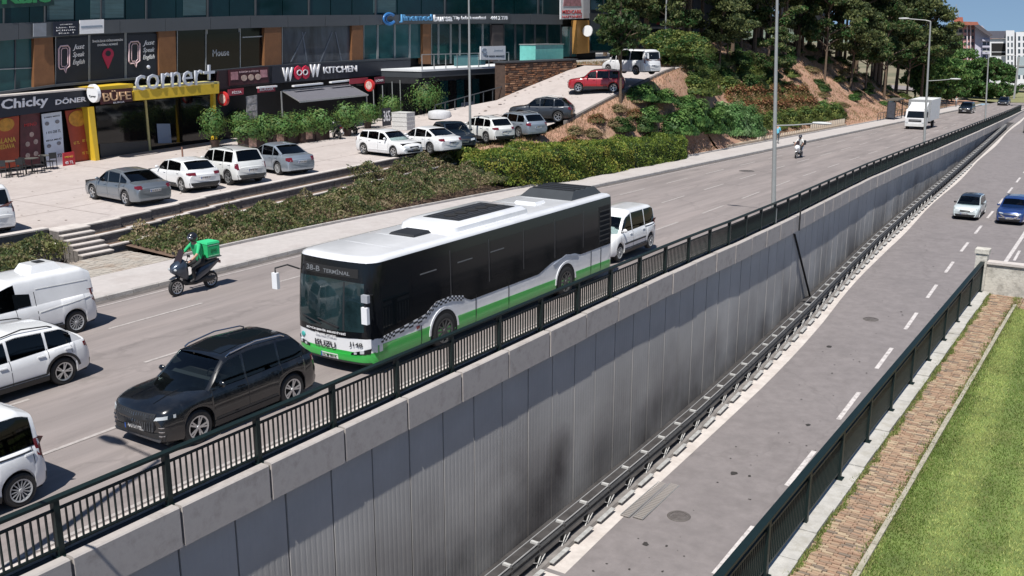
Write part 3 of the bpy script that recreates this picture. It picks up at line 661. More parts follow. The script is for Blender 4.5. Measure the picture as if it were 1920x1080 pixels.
def emb(x, y):
    b = g(y) + .17
    if y < 58:
        top = rampz(y) - .05; wd = 3.7; h = max(.2, top - b)
        t = sstep((-17.1 - x) / wd)
    else:
        w = sstep((y - 58 - 1.6 * max(0, -20.6 - x)) / 14); wd = lerp(3.7, 15, w); h = lerp(5.7 - b, 9.8, w) * (1 - sstep((y - 125) / 60))
        t = min(1, max(0, (-17.3 - x) / wd)); t = t * t * (3 - 2 * t) * .5 + t * .5
    n = fbm(x, y) * .35 * min(1, max(0, (-17.6 - x) / 2)) * (sstep((y - 58 - 1.6 * max(0, -20.6 - x)) / 14) if y > 58 else .3 * (x > -20.5))
    return b + h * t + n
def embsheet(name, x0f, x1, y0, y1, sx_, sy_, m):
    ysr = yrange(y0, y1, sy_); nx = int(abs(x1 - x0f) / sx_); mb = MB()
    mb.add([(lerp(x0f, x1, i / nx), y, emb(lerp(x0f, x1, i / nx), y)) for y in ysr for i in range(nx + 1)], [(j * (nx + 1) + i, j * (nx + 1) + i + 1, (j + 1) * (nx + 1) + i + 1, (j + 1) * (nx + 1) + i) for j in range(len(ysr) - 1) for i in range(nx)])
    o = mb.build(name, m, smooth=True, recalc=False); o['kind'] = 'structure'
embsheet('embankment', -20.9, -17.05, 27, 58, .4, 1.0, M_SOIL)
embsheet('embankment', -120, -17.05, 58, 196, 1.2, 2.0, M_SOIL)
# =================================================================== COMMERCIAL BUILDING (facade plane x = -38)
FX = -38.0
bld = thing('commercial_building', 'long dark glass and grey commercial building with ground-floor shops behind the car park', 'building')
def fp(px, py, d=0.): return onx(px, py, FX + d)
def fpanel(name, pts, d, th, m, parent, label=None):
    """solid panel: front face at distance d before the facade plane, th thick; pts are corners on that plane"""
    P = [onx(x, y, FX + d) for x, y in pts]; mb = MB(); mb.prism(P, (-th, 0, 0)); o = mb.build(name, m, parent)
    if label: o['label'] = label
    return o
def fline(x, pts): return interp(x, [p[0] for p in pts], [p[1] for p in pts])
SP_T = [(-60, 47), (0, 44), (480, 29), (1000, 26), (1060, 28)]
SP_B = [(-60, 82), (0, 76), (201, 63), (447, 53), (780, 45), (950, 45), (1060, 46)]
L1_B = [(-60, 182), (0, 174), (107, 159), (250, 147), (530, 121), (659, 114), (770, 109), (800, 108)]
L2_T = [(-60, -140), (1200, -140)]
GB = [(-60, 345), (0, 335), (180, 309), (400, 278), (560, 254), (700, 232), (900, 205)]
# body volume behind
yA = fp(-60, 100).y; 
mb = MB(); mb.box(-60, FX - .6, yA - 6, 76, .8, 26); mb.build('wall', mat('core_wall', (.012, .013, .015), .9, var=.1), bld)
# spandrel band, in panels
def band(name, xs, T, B, d, th, m, parent, gap=1.0):
    for a, b in zip(xs, xs[1:]):
        fpanel(name, [(a + gap * .5, fline(a, B)), (b - gap * .5, fline(b, B)), (b - gap * .5, fline(b, T)), (a + gap * .5, fline(a, T))], d, th, m, parent)
M_SPAN = mat('spandrel_grey', (.07, .078, .088), .45, var=.08, scale=1.2, dirt=(.05, .055, .06), dscale=.6)
band('spandrel', [-60, 35, 130, 225, 310, 395, 470, 540, 610, 675, 735, 790, 845, 895, 945, 995, 1055], SP_T, SP_B, .25, .6, M_SPAN, bld, .7)
# second floor glazing
band('window', [-60, 8, 55, 85, 140, 190, 235, 275, 330, 390, 430, 480, 530, 580, 620, 660, 705, 745, 790, 835, 880, 925, 965, 1010, 1050], L2_T, SP_T, -.05, .06, M_TEALD, bld, 1.6)
for x in (8, 85, 190, 275, 390, 480, 580, 705, 835, 925, 1010):
    fpanel('mullion', [(x - 1.2, fline(x, SP_T)), (x + 1.2, fline(x, SP_T)), (x + 1.2, -140), (x - 1.2, -140)], .03, .12, M_CLAD, bld)
M_BLIND = mat('window_blind', (.05, .10, .11), .6, var=.3, scale=.8, stretch=(1, 1, 14))
for a, b, tp in ((170, 232, -30), (88, 138, -30), (344, 386, -20), (700, 742, -30)):
    fpanel('blind', [(a, fline(a, SP_T) - 4), (b, fline(b, SP_T) - 4), (b, tp), (a, tp)], -.02, .02, M_BLIND, bld)
# first floor: columns and window bays
def bay(a, b, name, m, d=-.05, inset=1.0, T=None, B=None, label=None):
    T = T or SP_B; B = B or L1_B
    o = fpanel('window', [(a, fline(a, B)), (b, fline(b, B)), (b, fline(b, T)), (a, fline(a, T))], d, .06, m, bld, label)
    w = inset
    for (p, q, r, s_) in (((a, fline(a, B)), (a + w, fline(a, B)), (a + w, fline(a, T)), (a, fline(a, T))), ((b - w, fline(b, B)), (b, fline(b, B)), (b, fline(b, T)), (b - w, fline(b, T)))):
        fpanel('frame', [p, q, r, s_], d + .06, .06, M_GALV if name == 'bright' else M_CLAD, o)
    return o
for a, b in ((-60, -20), (-20, 29), (29, 63)): bay(a, b, 'dark', M_TEAL)
fpanel('transom', [(-20, 132), (63, 128), (63, 126.5), (-20, 130)], .02, .06, M_GALV, bld)
fpanel('column', [(64, fline(64, L1_B)), (103, fline(103, L1_B)), (99, fline(99, SP_B)), (64, fline(64, SP_B))], .2, .5, M_ORNG, bld)
M_POST = mat('poster_dark', (.012, .014, .022), .35, var=.25, scale=.6)
posters = [(104, 167), (168, 235), (236, 298)]
for a, b in posters: bay(a, b, 'bright', M_POST, -.02, 1.2)
fpanel('column', [(299, fline(299, L1_B)), (331, fline(331, L1_B)), (329, fline(329, SP_B)), (297, fline(297, SP_B))], .2, .5, M_ORNG, bld)
for a, b in ((332, 387), (388, 449), (450, 494)): bay(a, b, 'bright', M_SHOPG, -.05, 1.2)
fpanel('transom', [(455, 71), (494, 69), (494, 67), (455, 69)], .02, .06, M_GALV, bld)
fpanel('column', [(496, fline(496, L1_B)), (528, fline(528, L1_B)), (528, fline(528, SP_B)), (496, fline(496, SP_B))], .2, .5, M_ORNG, bld)
M_FILM = mat('printed_window_film', (.05, .06, .075), .3, var=.75, scale=.55, coat=.3, dirt=(.02, .025, .035), dscale=.35, damt=.8, stretch=(1, 1.6, .5))
bay(529, 659, 'bright', M_FILM, -.03, 1.)
for a, b in ((545, 572), (575, 566), (600, 622), (640, 628)):
    fpanel('film_stroke', [(a, 116), (a + 2.2, 116), (b + 2.2, 60), (b, 60)], .0, .02, mat('film_stroke', (.12, .14, .17), .4, var=.3), bld)
fpanel('column', [(660, 114), (681, 112), (681, fline(681, SP_B)), (660, fline(660, SP_B))], .2, .5, M_ORNG, bld)
for a, b in ((682, 708), (709, 740), (741, 768), (769, 792)): bay(a, b, 'bright', M_TEAL, -.05, .9, B=[(600, 116), (800, 108)])
fpanel('column', [(793, 120), (808, 120), (808, fline(808, SP_B)), (793, fline(793, SP_B))], .2, .5, M_ORNG, bld)
TB = [(800, 122), (1062, 106)]
for a, b in ((809, 822), (823, 845), (846, 862), (863, 880), (881, 905), (906, 921)): bay(a, b, 'bright', M_TEALD, -.05, .8, B=TB)
fpanel('column', [(923, 116), (944, 114), (944, 47), (923, 47)], .2, .5, mat('dark_brown_cladding', (.05, .04, .04), .6, var=.2), bld)
for a, b in ((945, 966), (967, 983), (984, 1003), (1004, 1026), (1027, 1052)): bay(a, b, 'dark', M_TEALD, -.05, .8, B=TB)
for a, b in ((1053, 1070), (1071, 1081)): bay(a, b, 'dark', M_TEAL, -.05, .8, B=TB, T=[(1050, 50), (1090, 50)])
fpanel('column', [(1082, 101), (1105, 99), (1105, 38), (1082, 38)], .5, .7, mat('orange_column', (.42, .22, .06), .6, var=.12), bld)
fpanel('wall', [(1106, 99), (1180, 97), (1180, -60), (1106, -60)], .0, .4, mat('blue_grey_wall', (.05, .065, .08), .6, var=.15), bld)
fpanel('wall', [(1056, 36), (1106, 34), (1106, -60), (1056, -60)], .1, .4, mat('white_upper_wall', (.45, .46, .5), .6, var=.1), bld)
for (a, b, c, d_) in ((1108, 1130, -20, 18), (1134, 1156, -20, 18), (1108, 1156, 55, 95)): fpanel('window', [(a, d_), (b, d_), (b, c), (a, c)], .06, .06, M_TEALD, bld)
fpanel('balcony_rail', [(1106, 38), (1160, 37), (1160, 24), (1106, 25)], .9, .06, M_CLAD, bld)
# ledge below first-floor windows + dark band
band('ledge', [-60, 103, 250, 380, 496, 660, 770], [(x, y - 1) for x, y in L1_B], [(x, y + 3) for x, y in L1_B], .35, .7, M_CLAD, bld, .4)
FT = [(-60, 186), (0, 178), (107, 163), (250, 150), (530, 125), (659, 118), (770, 113)]
FBt = [(-60, 232), (0, 219), (168, 200), (250, 187), (410, 168), (510, 157), (660, 143), (770, 137)]
# ground-floor dark wall
band('ground_wall', [-60, 170, 410, 530, 720, 860, 905], FBt + [(905, 128)], GB, -.25, .3, mat('shopfront_dark', (.010, .010, .012), .6, var=.3, scale=1), bld, .2)

def smap(a, b, c, d_, d):
    """bilinear sign map from 4 pixel corners (bl, br, tr, tl) on the plane d before the facade"""
    A, B_, C_, D_ = [onx(*p, FX + d) for p in (a, b, c, d_)]
    def f(u, v, o=0):
        P = A.lerp(B_, u).lerp(D_.lerp(C_, u), v); return P + Vector((o, 0, 0))
    return f
def sign(name, label, corners, d, th, m, cat='sign', group=None):
    t = thing(name, label, cat, (0, 0, 0), group=group)
    P = [onx(x, y, FX + d) for x, y in corners]; mb = MB(); mb.prism(P, (-th, 0, 0)); mb.build('sign_board', m, t)
    return t, smap(*corners, d)
# Chicky Doner
t, f = sign('shop_sign', 'dark navy shop sign with white lettering Chicky Döner above the kebab shop', [(-60, 229), (168, 199), (168, 167), (-60, 186)], .8, .5, M_NAVY)
text_on('lettering', 'Chicky', f, M_TXTW, t, .44, .55, .38, .62, .06, .02); text_on('lettering', 'DÖNER', f, M_TXTW, t, .83, .48, .27, .34, .06, .02)
fpanel('canopy_lip', [(-60, 187), (168, 168), (168, 165), (-60, 184)], 1.0, .7, M_CONC2, t)
# Kale sign on top
t, f = sign('roof_sign', 'green illuminated-style letters Kale at the top left corner of the facade', [(-20, 17), (102, 10), (102, -22), (-20, -22)], .35, .04, mat('kale_back', (.015, .05, .045), .5, var=.1))
text_on('lettering', 'Kale', f, mat('kale_green', (.03, .22, .08), .5), t, .56, .62, .76, .85, .05, .03)
# posters on the first floor
def spk(a, b, mid):
    lab = 'dark poster with outlined speech bubble and words Just Speak English, %s the map-pin poster' % mid
    t, f = sign('window_poster', lab, [(a + 2, fline(a, L1_B) - 2), (b - 2, fline(b, L1_B) - 2), (b - 2, fline(b, SP_B) + 4), (a + 2, fline(a, SP_B) + 4)], .06, .03, M_POST, 'poster')
    mb = MB(); loop = [(.06, .38), (.06, .78), (.12, .84), (.34, .84), (.40, .78), (.40, .38), (.30, .33), (.28, .24), (.22, .33), (.10, .33)]
    pts = [f(u, v, .02) for u, v in loop] + [f(.06, .38, .02)]; mb.tube(pts, .045, 5); pts = [f(.14 + (u - .06) * .6, .42 + (v - .38) * .8, .02) for u, v in loop] ; mb.tube(pts + [pts[0]], .025, 5)
    mb.build('speech_bubble', mat('pink_white_print', (.62, .45, .48), .5, var=0), t)
    for k, w in enumerate(('Just', 'Speak', 'English')): text_on('lettering', w, f, M_TXTW, t, .70, .78 - k * .17, .38, .14, .01, .01, .3)
spk(104, 167, 'left of'); spk(236, 298, 'right of')
t, f = sign('window_poster', 'dark window poster with large pink map pin and small white words above it', [(170, fline(168, L1_B) - 2), (233, fline(235, L1_B) - 2), (233, fline(235, SP_B) + 4), (170, fline(168, SP_B) + 4)], .06, .03, M_POST, 'poster')
text_on('lettering', 'İNGİLİZCE ÖĞRENMENİN', f, M_TXTW, t, .5, .90, .9, .06, .01, .01); text_on('lettering', 'DOĞRU ADRESİ', f, M_TXTW, t, .5, .81, .6, .06, .01, .01)
mb = MB(); n = 22; ring = [(.5 + .17 * math.cos(a), .58 + .14 * math.sin(a)) for a in [R(-35) + R(250) * i / n for i in range(n + 1)]] + [(.5, .24)]
mb.prism([f(u, v, .01) for u, v in ring], (.03, 0, 0)); mb.build('map_pin', mat('pin_pink', (.42, .02, .07), .5), t)
mb = MB(); mb.prism([f(.5 + .08 * math.cos(a), .60 + .065 * math.sin(a), .035) for a in [2 * math.pi * i / 14 for i in range(14)]], (.02, 0, 0)); mb.build('pin_hole', M_POST, t)
t, f = sign('notice_board', 'small dark notice board with white lines on the grey band above the speech bubble poster', [(101, 68), (147, 65), (147, 39), (101, 41)], .42, .06, M_NAVY)
for k, (w, tx) in enumerate(((.5, 'DIŞ HEKİMİ'), (.8, 'Uzm. Dr.'), (.8, 'Klinik'), (.6, 'Kat 1'))): text_on('lettering', tx, f, M_TXTW, t, .5, .78 - k * .2, w, .10, .01, 0)
t, f = sign('notice_board', 'small white board with one grey stripe on the grey band left of the brown column', [(150, 64), (195, 62), (195, 36), (150, 38)], .42, .06, M_WHITE)
fpanel('stripe', [(152, 53), (192, 51), (192, 47), (152, 49)], .43, .005, mat('grey_print', (.25, .3, .36), .5), t)
t, f = sign('notice_board', 'blank grey square board on the grey band at the far left', [(63, 69), (87, 68), (87, 43), (63, 44)], .42, .06, mat('grey_board', (.2, .22, .25), .5))
# shopfront Chicky panels
def board(corners, m, label, name='menu_board', d=.3, texts=(), cat='menu board', th=.05):
    t, f = sign(name, label, corners, d, th, m, cat)
    for (tx, u, v, w, h, mm) in texts: text_on('lettering', tx, f, mm, t, u, v, w, h, .01, .01)
    return t, f
M_YT = mat('yellow_print', (.65, .42, .06), .5, var=0)
t, f = board([(-8, 318), (36, 312), (36, 217), (-8, 223)], mat('menu_orange', (.33, .05, .02), .5, var=.3, scale=1), 'red and orange menu poster at the left end of the kebab shop front', texts=(('ALANA', .45, .55, .8, .1, M_YT), ('BEDAVA', .45, .43, .7, .09, M_YT)))
mb = MB(); mb.prism([f(.42 + .36 * math.cos(a), .86 + .13 * math.sin(a), .01) for a in [2 * math.pi * i / 18 for i in range(18)]], (.02, 0, 0)); mb.build('round_print', mat('food_orange', (.5, .24, .03), .5, var=.4, scale=3), t)
t, f = board([(38, 312), (77, 308), (75, 211), (38, 216)], mat('menu_brown', (.10, .025, .03), .5, var=.4, scale=1.5), 'brown menu poster with pale food circles left of the white price list', texts=(('MENÜ', .5, .8, .6, .07, M_RED),))
for u, v in ((.35, .42), (.75, .45), (.35, .2), (.75, .22), (.55, .6)):
    mb = MB(); mb.prism([f(u + .11 * math.cos(a), v + .05 * math.sin(a), .01) for a in [2 * math.pi * i / 12 for i in range(12)]], (.015, 0, 0)); mb.build('food_print', mat('food_pale', (.45, .33, .28), .6, var=.4, scale=6), t)
t, f = board([(88, 319), (122, 312), (115, 209), (78, 214)], mat('menu_white', (.60, .66, .74), .5, var=.08), 'tall white price list banner with dark headings in front of the kebab shop', d=.45, texts=(('JUMBO MENÜ', .5, .93, .8, .035, M_TXTB), ('MEGA MENÜ', .5, .52, .8, .035, M_TXTB), ('250 TL', .7, .66, .4, .05, M_TXTB), ('1 KG', .3, .66, .3, .04, M_TXTB), ('172', .7, .22, .35, .06, M_TXTB)))
for u, v in ((.22, .82), (.75, .83), (.22, .42), (.75, .44)):
    mb = MB(); mb.prism([f(u + .11 * math.cos(a), v + .035 * math.sin(a), .01) for a in [2 * math.pi * i / 12 for i in range(12)]], (.015, 0, 0)); mb.build('food_print', mat('food_grey', (.2, .2, .22), .6, var=.4, scale=6), t)
t, f = board([(140, 313), (172, 308), (165, 202), (122, 208)], mat('menu_red', (.30, .04, .02), .5, var=.25, scale=1), 'tall red menu poster with orange disc beside the yellow pillar', texts=(('65 TL', .3, .42, .3, .05, M_YT), ('80 TL', .75, .44, .3, .05, M_YT), ('95 TL', .7, .22, .35, .05, M_YT)))
mb = MB(); mb.prism([f(.5 + .42 * math.cos(a), .84 + .14 * math.sin(a), .01) for a in [2 * math.pi * i / 20 for i in range(20)]], (.02, 0, 0)); mb.build('round_print', mat('food_orange', (.5, .24, .03), .5), t)
t, f = board([(119, 314), (142, 311), (139, 284), (118, 287)], mat('small_red_board', (.40, .02, .03), .5, var=.2), 'small bright red standing board at the foot of the red menu poster', d=1.1, texts=(('MENÜ', .5, .7, .7, .16, M_YT), ('45 TL', .5, .3, .7, .2, M_TXTW)))
# yellow portal of the corner shop
cn = thing('yellow_portal', 'yellow portal frame and projecting canopy of the corner snack shop', 'shop front')
def cpanel(nm, pts, d, th, m=M_YEL): return fpanel(nm, pts, d, th, m, cn)
cpanel('pillar', [(181, 310), (188, 309), (176, 200), (165, 201)], .9, 1.1); cpanel('band', [(180, 171), (250, 164), (250, 157), (175, 164)], 1.7, 1.8)
cpanel('beam', [(251, 189), (411, 175), (411, 157), (250, 171)], 1.9, 2.0); cpanel('beam_top', [(250, 171), (411, 157), (411, 153), (250, 165)], 1.7, 1.8, mat('cream_cladding', (.55, .50, .22), .6, var=.1))
cpanel('pillar', [(402, 276), (408, 275), (404, 176), (400, 176)], 1.8, .3)
cpanel('glass_post', [(281, 297), (285, 296), (275, 188), (272, 188)], .12, .15, mat('pale_yellow_post', (.45, .42, .2), .5, var=.1))
o = cpanel('shop_window', [(187, 308), (280, 296), (272, 190), (179, 199)], .05, .06, M_SHOPG)
o = cpanel('shop_window', [(286, 295), (400, 277), (398, 178), (276, 188)], .0, .06, M_SHOPG)
cpanel('stall_riser', [(190, 308), (280, 296), (278, 264), (187, 270)], .12, .08, mat('grey_riser', (.045, .047, .05), .5, var=.1))
cpanel('blue_notice', [(297, 269), (322, 268), (319, 232), (294, 232)], .1, .03, mat('blue_notice', (.16, .22, .33), .5, var=.05))
cpanel('threshold', [(180, 312), (402, 280), (402, 276), (180, 308)], 1.2, 1.2, M_CONC2)
t, f = sign('shop_sign', 'maroon shop sign with large outlined gold letters Büfe', [(190, 196), (249, 190), (247, 165), (187, 169)], 1.95, .1, mat('bufe_red', (.05, .01, .012), .5))
text_on('lettering', 'BÜFE', f, mat('gold_letter', (.50, .33, .20), .45), t, .5, .55, .86, .72, .08, .0); text_on('lettering', 'BURSA', f, M_TXTW, t, .55, .04, .35, .12, .02, 0)
t, f = sign('shop_sign', 'big free-standing silver letters corner+ on the yellow canopy', [(252, 168), (402, 154), (402, 152), (252, 166)], 1.85, .1, M_GALV)
f = smap((251, 172), (402, 158), (402, 119), (251, 132), 1.85)
text_on('lettering', 'corner+', f, mat('silver_letter', (.50, .53, .60), .4, metal=.2), t, .5, .5, .98, .92, .12, .0)
mb = MB(); mb.sphere(f(.17, 1.10), .11, 0, 8, 6); mb.build('letter_dot', mat('silver_letter', (1, 1, 1)), t)
t = thing('round_sign', 'round white lightbox sign on a bracket between the kebab shop and the snack shop', 'sign')
c_ = onx(176, 175, FX + 1.5); mb = MB(); mb.lathe([(.001, -.1), (.50, -.1), (.50, .1), (.001, .1)], 24, 0, 'y', c_); mb.build('disc', M_WHITE, t, smooth=False)
mb = MB(); mb.box(c_.x - 1.4, c_.x, c_.y - .03, c_.y + .03, c_.z - .04, c_.z + .04); mb.build('bracket', M_BLKPL, t)
f_ = lambda u, v, o=0: Vector((c_.x - .5 + u, c_.y - .11 - o, c_.z - .5 + v)); text_on('lettering', 'Corner', f_, M_TXTB, t, .5, .35, .6, .12, .01)
# dark maroon unit + wow kitchen
fpanel('fascia', [(410, 168), (510, 157), (510, 124), (410, 133)], .5, .4, mat('dark_maroon', (.022, .010, .014), .5, var=.1), bld)
t, f = sign('menu_board', 'maroon menu board with food pictures left of the Woow Kitchen lettering', [(431, 161), (504, 154), (502, 126), (430, 131)], .62, .1, M_MAROON, 'menu board')
text_on('lettering', 'DÜRÜM & PİZZA', f, mat('pink_white_print', (1, 1, 1)), t, .5, .82, .5, .14, .01)
for u, v in ((.36, .42), (.54, .42), (.72, .42)):
    mb = MB(); mb.prism([f(u + .075 * math.cos(a), v + .2 * math.sin(a), .01) for a in [2 * math.pi * i / 14 for i in range(14)]], (.015, 0, 0)); mb.build('food_print', mat('food_pale', (1, 1, 1)), t)
for u in (.12, .88):
    mb = MB(); mb.prism([f(u - .09, .35, .01), f(u + .09, .35, .01), f(u + .09, .85, .01), f(u - .09, .85, .01)], (.015, 0, 0)); mb.build('food_print', mat('food_rose', (.4, .2, .22), .6, var=.4, scale=3), t)
t, f = sign('shop_sign', 'dark shop fascia with white and red letters Woow Kitchen above the awning', [(505, 157), (770, 137), (770, 113), (505, 124)], .5, .4, mat('wow_fascia', (.014, .017, .028), .45, var=.1))
text_on('lettering', 'W', f, M_TXTW, t, .11, .48, .065, .8, .08, .03); text_on('lettering', 'W', f, M_TXTW, t, .285, .60, .065, .8, .08, .03)
text_on('lettering', 'OO', f, mat('red_letter', (.55, .02, .06), .5), t, .198, .54, .10, .84, .10, .05); text_on('lettering', 'OO', lambda u, v, o=0: f(u, v, o + .09), M_TXTW, t, .198, .54, .072, .36, .04, .0)
text_on('lettering', 'KITCHEN', f, M_TXTW, t, .46, .60, .235, .42, .06, .02)
t, f = board([(428, 180), (457, 177), (457, 165), (428, 168)], mat('banner_red', (.28, .03, .05), .5, var=.1), 'small red banner reading Pizza under the maroon board', 'banner', .9, (('PİZZA', .55, .5, .6, .5, M_TXTW),), 'banner')
t, f = board([(484, 174), (516, 171), (516, 160), (484, 163)], mat('banner_red', (1, 1, 1)), 'small red banner reading Burger left of the awning post', 'banner', .9, (('BURGER', .5, .5, .8, .5, M_TXTW),), 'banner')
t, f = board([(656, 158), (690, 155), (690, 145), (656, 148)], mat('banner_red', (1, 1, 1)), 'plain red banner between awning and round red sign', 'banner', 1.2, (), 'banner')
t, f = board([(703, 158), (721, 156), (721, 143), (703, 145)], mat('banner_dark', (.16, .03, .05), .5, var=.1), 'dark red banner right of the round red sign', 'banner', 1.2, (('DÖNER', .5, .5, .8, .4, M_TXTW),), 'banner')
for (px, py, lab) in ((419, 185, 'round red and white lightbox sign beside the yellow portal'), (693, 160, 'round red and white lightbox sign right of the awning')):
    c_ = onx(px, py, FX + 1.7); t = thing('round_sign', lab, 'sign'); mb = MB(); mb.lathe([(.001, -.09), (.44, -.09), (.44, .09), (.001, .09)], 24, 0, 'y', c_); mb.build('disc', M_RED, t)
    mb = MB(); mb.lathe([(.001, -.10), (.30, -.10), (.30, .10), (.001, .10)], 20, 0, 'y', c_); mb.build('emblem', mat('sign_pale', (.6, .42, .38), .6, var=.5, scale=6), t); mb = MB(); mb.box(c_.x - 1.4, c_.x - .4, c_.y - .03, c_.y + .03, c_.z - .04, c_.z + .04); mb.build('bracket', M_BLKPL, t)
t, f = board([(463, 226), (483, 223), (482, 178), (462, 181)], mat('photo_board', (.25, .25, .26), .5, var=.5, scale=2), 'tall narrow board with three food photos left of the dark doorway', d=.8)
for k in range(3):
    mb = MB(); mb.prism([f(.1, .06 + k * .31, .01), f(.9, .06 + k * .31, .01), f(.9, .32 + k * .31, .01), f(.1, .32 + k * .31, .01)], (.015, 0, 0)); mb.build('food_photo', mat('food_photo', (.28, .27, .27), .5, var=.7, scale=4), t)
# fascia lamps (pale slats under the fascia)
for a, b, y0, y1 in ((486, 520, 163, 160), (552, 606, 160, 155), (622, 670, 153, 148), (728, 766, 145, 141)):
    fpanel('light_slat', [(a, y0 + 3), (b, y1 + 3), (b, y1), (a, y0)], 1.0, .25, M_WHITE, bld)
# awning
aw = thing('awning', 'dark grey sloping fabric awning over the Woow Kitchen terrace', 'awning')
A0 = onx(529, 171, FX + .3); A1 = onx(653, 158, FX + .3); B0 = onx(562, 191, FX + 3.2); B1 = onx(690, 178, FX + 3.2)
mb = MB(); n = 8
for i in range(n):
    for a, b in ((i / n, (i + 1) / n),):
        P = [A0.lerp(A1, a), A0.lerp(A1, b), B0.lerp(B1, b), B0.lerp(B1, a)]; mb.quad(*P); 
mb.build('fabric', mat('awning_fabric', (.115, .115, .135), .85, var=.08, scale=2), aw, recalc=False)
mb = MB(); mb.bar(B0, B1, .08, .12); mb.bar(A0, A1, .10, .14); mb.build('bar', M_GALV, aw)
for P, Q in ((A0, B0), (A1, B1)): mb = MB(); mb.bar(P, Q, .05, .05); mb.build('arm', M_GALV, aw)
gz = lambda y: lotz(y)
for P in (onx(527, 171, FX + 1.6), onx(687, 180, FX + 3.0)): mb = MB(); mb.bar((P.x, P.y, P.z), (P.x, P.y, gz(P.y)), .07, .07); mb.build('post', M_GALV, aw)
# thin white canopy poles along the dark frontage
for px, a, b in ((700, 168, 222), (717, 160, 222), (735, 153, 220), (750, 150, 208), (765, 150, 200)):
    P = onx(px, a, FX + 2.4); t = thing('canopy_pole', 'thin pale pole along the dark frontage right of the awning', 'pole', group='thin poles along the dark frontage'); mb = MB(); mb.cone((P.x, P.y, gz(P.y)), P, .035, .035, 8); mb.build('pole', M_POLE, t)
# Jinemed sign
t, f = sign('clinic_sign', 'long row of blue and white letters Jinemed bursa on the grey band', [(715, 45), (955, 43), (955, 25), (715, 28)], .32, .05, M_SPAN)
f = smap((715, 47), (955, 45), (955, 22), (715, 23), .42)
M_BLUE = mat('blue_letter', (.03, .16, .42), .4, var=0)
mb = MB()
for r1, cx in ((.062, .05), (.045, .055)):
    pts = [f(cx + r1 * .62 * math.cos(a), .48 + r1 * 7.0 * math.sin(a), .05) for a in [R(40) + R(290) * i / 16 for i in range(17)]]; mb.tube(pts, .09 if r1 > .05 else .06, 6)
mb.build('emblem', M_BLUE, t)
text_on('lettering', 'Jinemed', f, mat('pale_blue_letter', (.10, .30, .55), .4, var=0), t, .235, .50, .23, .66, .12, .02); text_on('lettering', 'bursa', f, M_TXTW, t, .435, .52, .14, .52, .10, .02)
text_on('lettering', 'Tüp bebek merkezi', f, M_TXTW, t, .65, .50, .27, .34, .06, .01); text_on('lettering', '444 2 778', f, M_TXTW, t, .905, .50, .15, .30, .06, .02)
# terrace slab with railing, stone wall, dark undercroft
ter = thing('terrace', 'bright raised terrace slab with pale railing in front of the clinic', 'terrace')
TX = 4.4
def tq(px, py, d=TX): return onx(px, py, FX + d)
Pa = tq(790, 132); Pb = tq(935, 121); z0 = Pa.z
mb = MB(); mb.box(FX, Pa.x, Pa.y, 62, z0 - .55, z0 - .1); mb.build('slab_edge', M_CLAD, ter)
mb = MB(); mb.box(FX + .02, Pa.x + .05, Pa.y - .05, 62.05, z0 - .098, z0 + .05); mb.build('slab_top', mat('terrace_white', (.62, .64, .66), .6, var=.05), ter)
yy = yrange(Pa.y + .1, Pa.y + 12, 1.5)
for y in yy: mb = MB(); mb.box(Pa.x - .03, Pa.x + .03, y - .03, y + .03, z0 + .05, z0 + 1.12); mb.build('rail_post', M_GALV, ter)
mb = MB(); mb.box(Pa.x - .04, Pa.x + .04, yy[0], yy[-1], z0 + 1.12, z0 + 1.18); mb.build('handrail', M_GALV, ter)
mb = MB(); mb.box(Pa.x - .02, Pa.x + .0, Pa.y + 4.2, Pa.y + 8.5, z0 + .2, z0 + 1.0); mb.build('glass_panel', mat('pale_teal_glass', (.20, .42, .42), .2, var=.1), ter)
t, f = sign('clinic_board', 'white board with grey emblem and small lettering on the terrace railing', [(901, 112), (948, 112), (948, 86), (901, 87)], TX + .15, .08, M_WHITE)
text_on('lettering', 'TÜP BEBEK MERKEZİ', f, M_TXTB, t, .55, .28, .8, .16, .01, .01); text_on('lettering', 'Jinemed', f, mat('grey_print', (1, 1, 1)), t, .7, .68, .35, .16, .01)
mb = MB(); mb.tube([f(.14 + .09 * math.cos(a), .68 + .16 * math.sin(a), .02) for a in [R(30) + R(300) * i / 12 for i in range(13)]], .03, 5); mb.build('emblem', mat('grey_print', (1, 1, 1)), t)
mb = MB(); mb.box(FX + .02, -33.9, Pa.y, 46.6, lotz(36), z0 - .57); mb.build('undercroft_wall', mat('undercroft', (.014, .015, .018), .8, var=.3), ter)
for k in range(9):
    x_ = FX + 4.12; ya = Pa.y + .0 - .02; x0_ = FX + .35 + k * .42; mb = MB(); mb.box(x0_, x0_ + .36, Pa.y - .07, Pa.y - .01, lotz(36) + .35, z0 - 1.0); mb.build('dark_pane', M_SHOPG, ter)
for k in range(7):
    y_ = Pa.y + .5 + k * 1.08; mb = MB(); mb.box(-33.88, -33.82, y_, y_ + .96, lotz(36) + .3, z0 - .9); mb.build('dark_pane', M_SHOPG if k % 2 else M_TEALD, ter)
t, f = board([(866, 225), (890, 221), (890, 190), (866, 193)], mat('blue_board', (.035, .05, .085), .5, var=.2), 'dark blue poster on the wall under the terrace slab', 'wall_poster', 4.3, (('AÇIK', .5, .6, .6, .2, mat('poster_grey', (.2, .22, .26), .5, var=0)),), 'poster')
t, f = sign('window_lettering', 'faint white script lettering on the dark first-floor window', [(388, 145), (449, 140), (449, 60), (388, 64)], .03, .02, M_SHOPG)
text_on('lettering', 'Mouse', f, mat('faint_white', (.35, .37, .4), .5, var=0), t, .42, .55, .5, .16, .01)
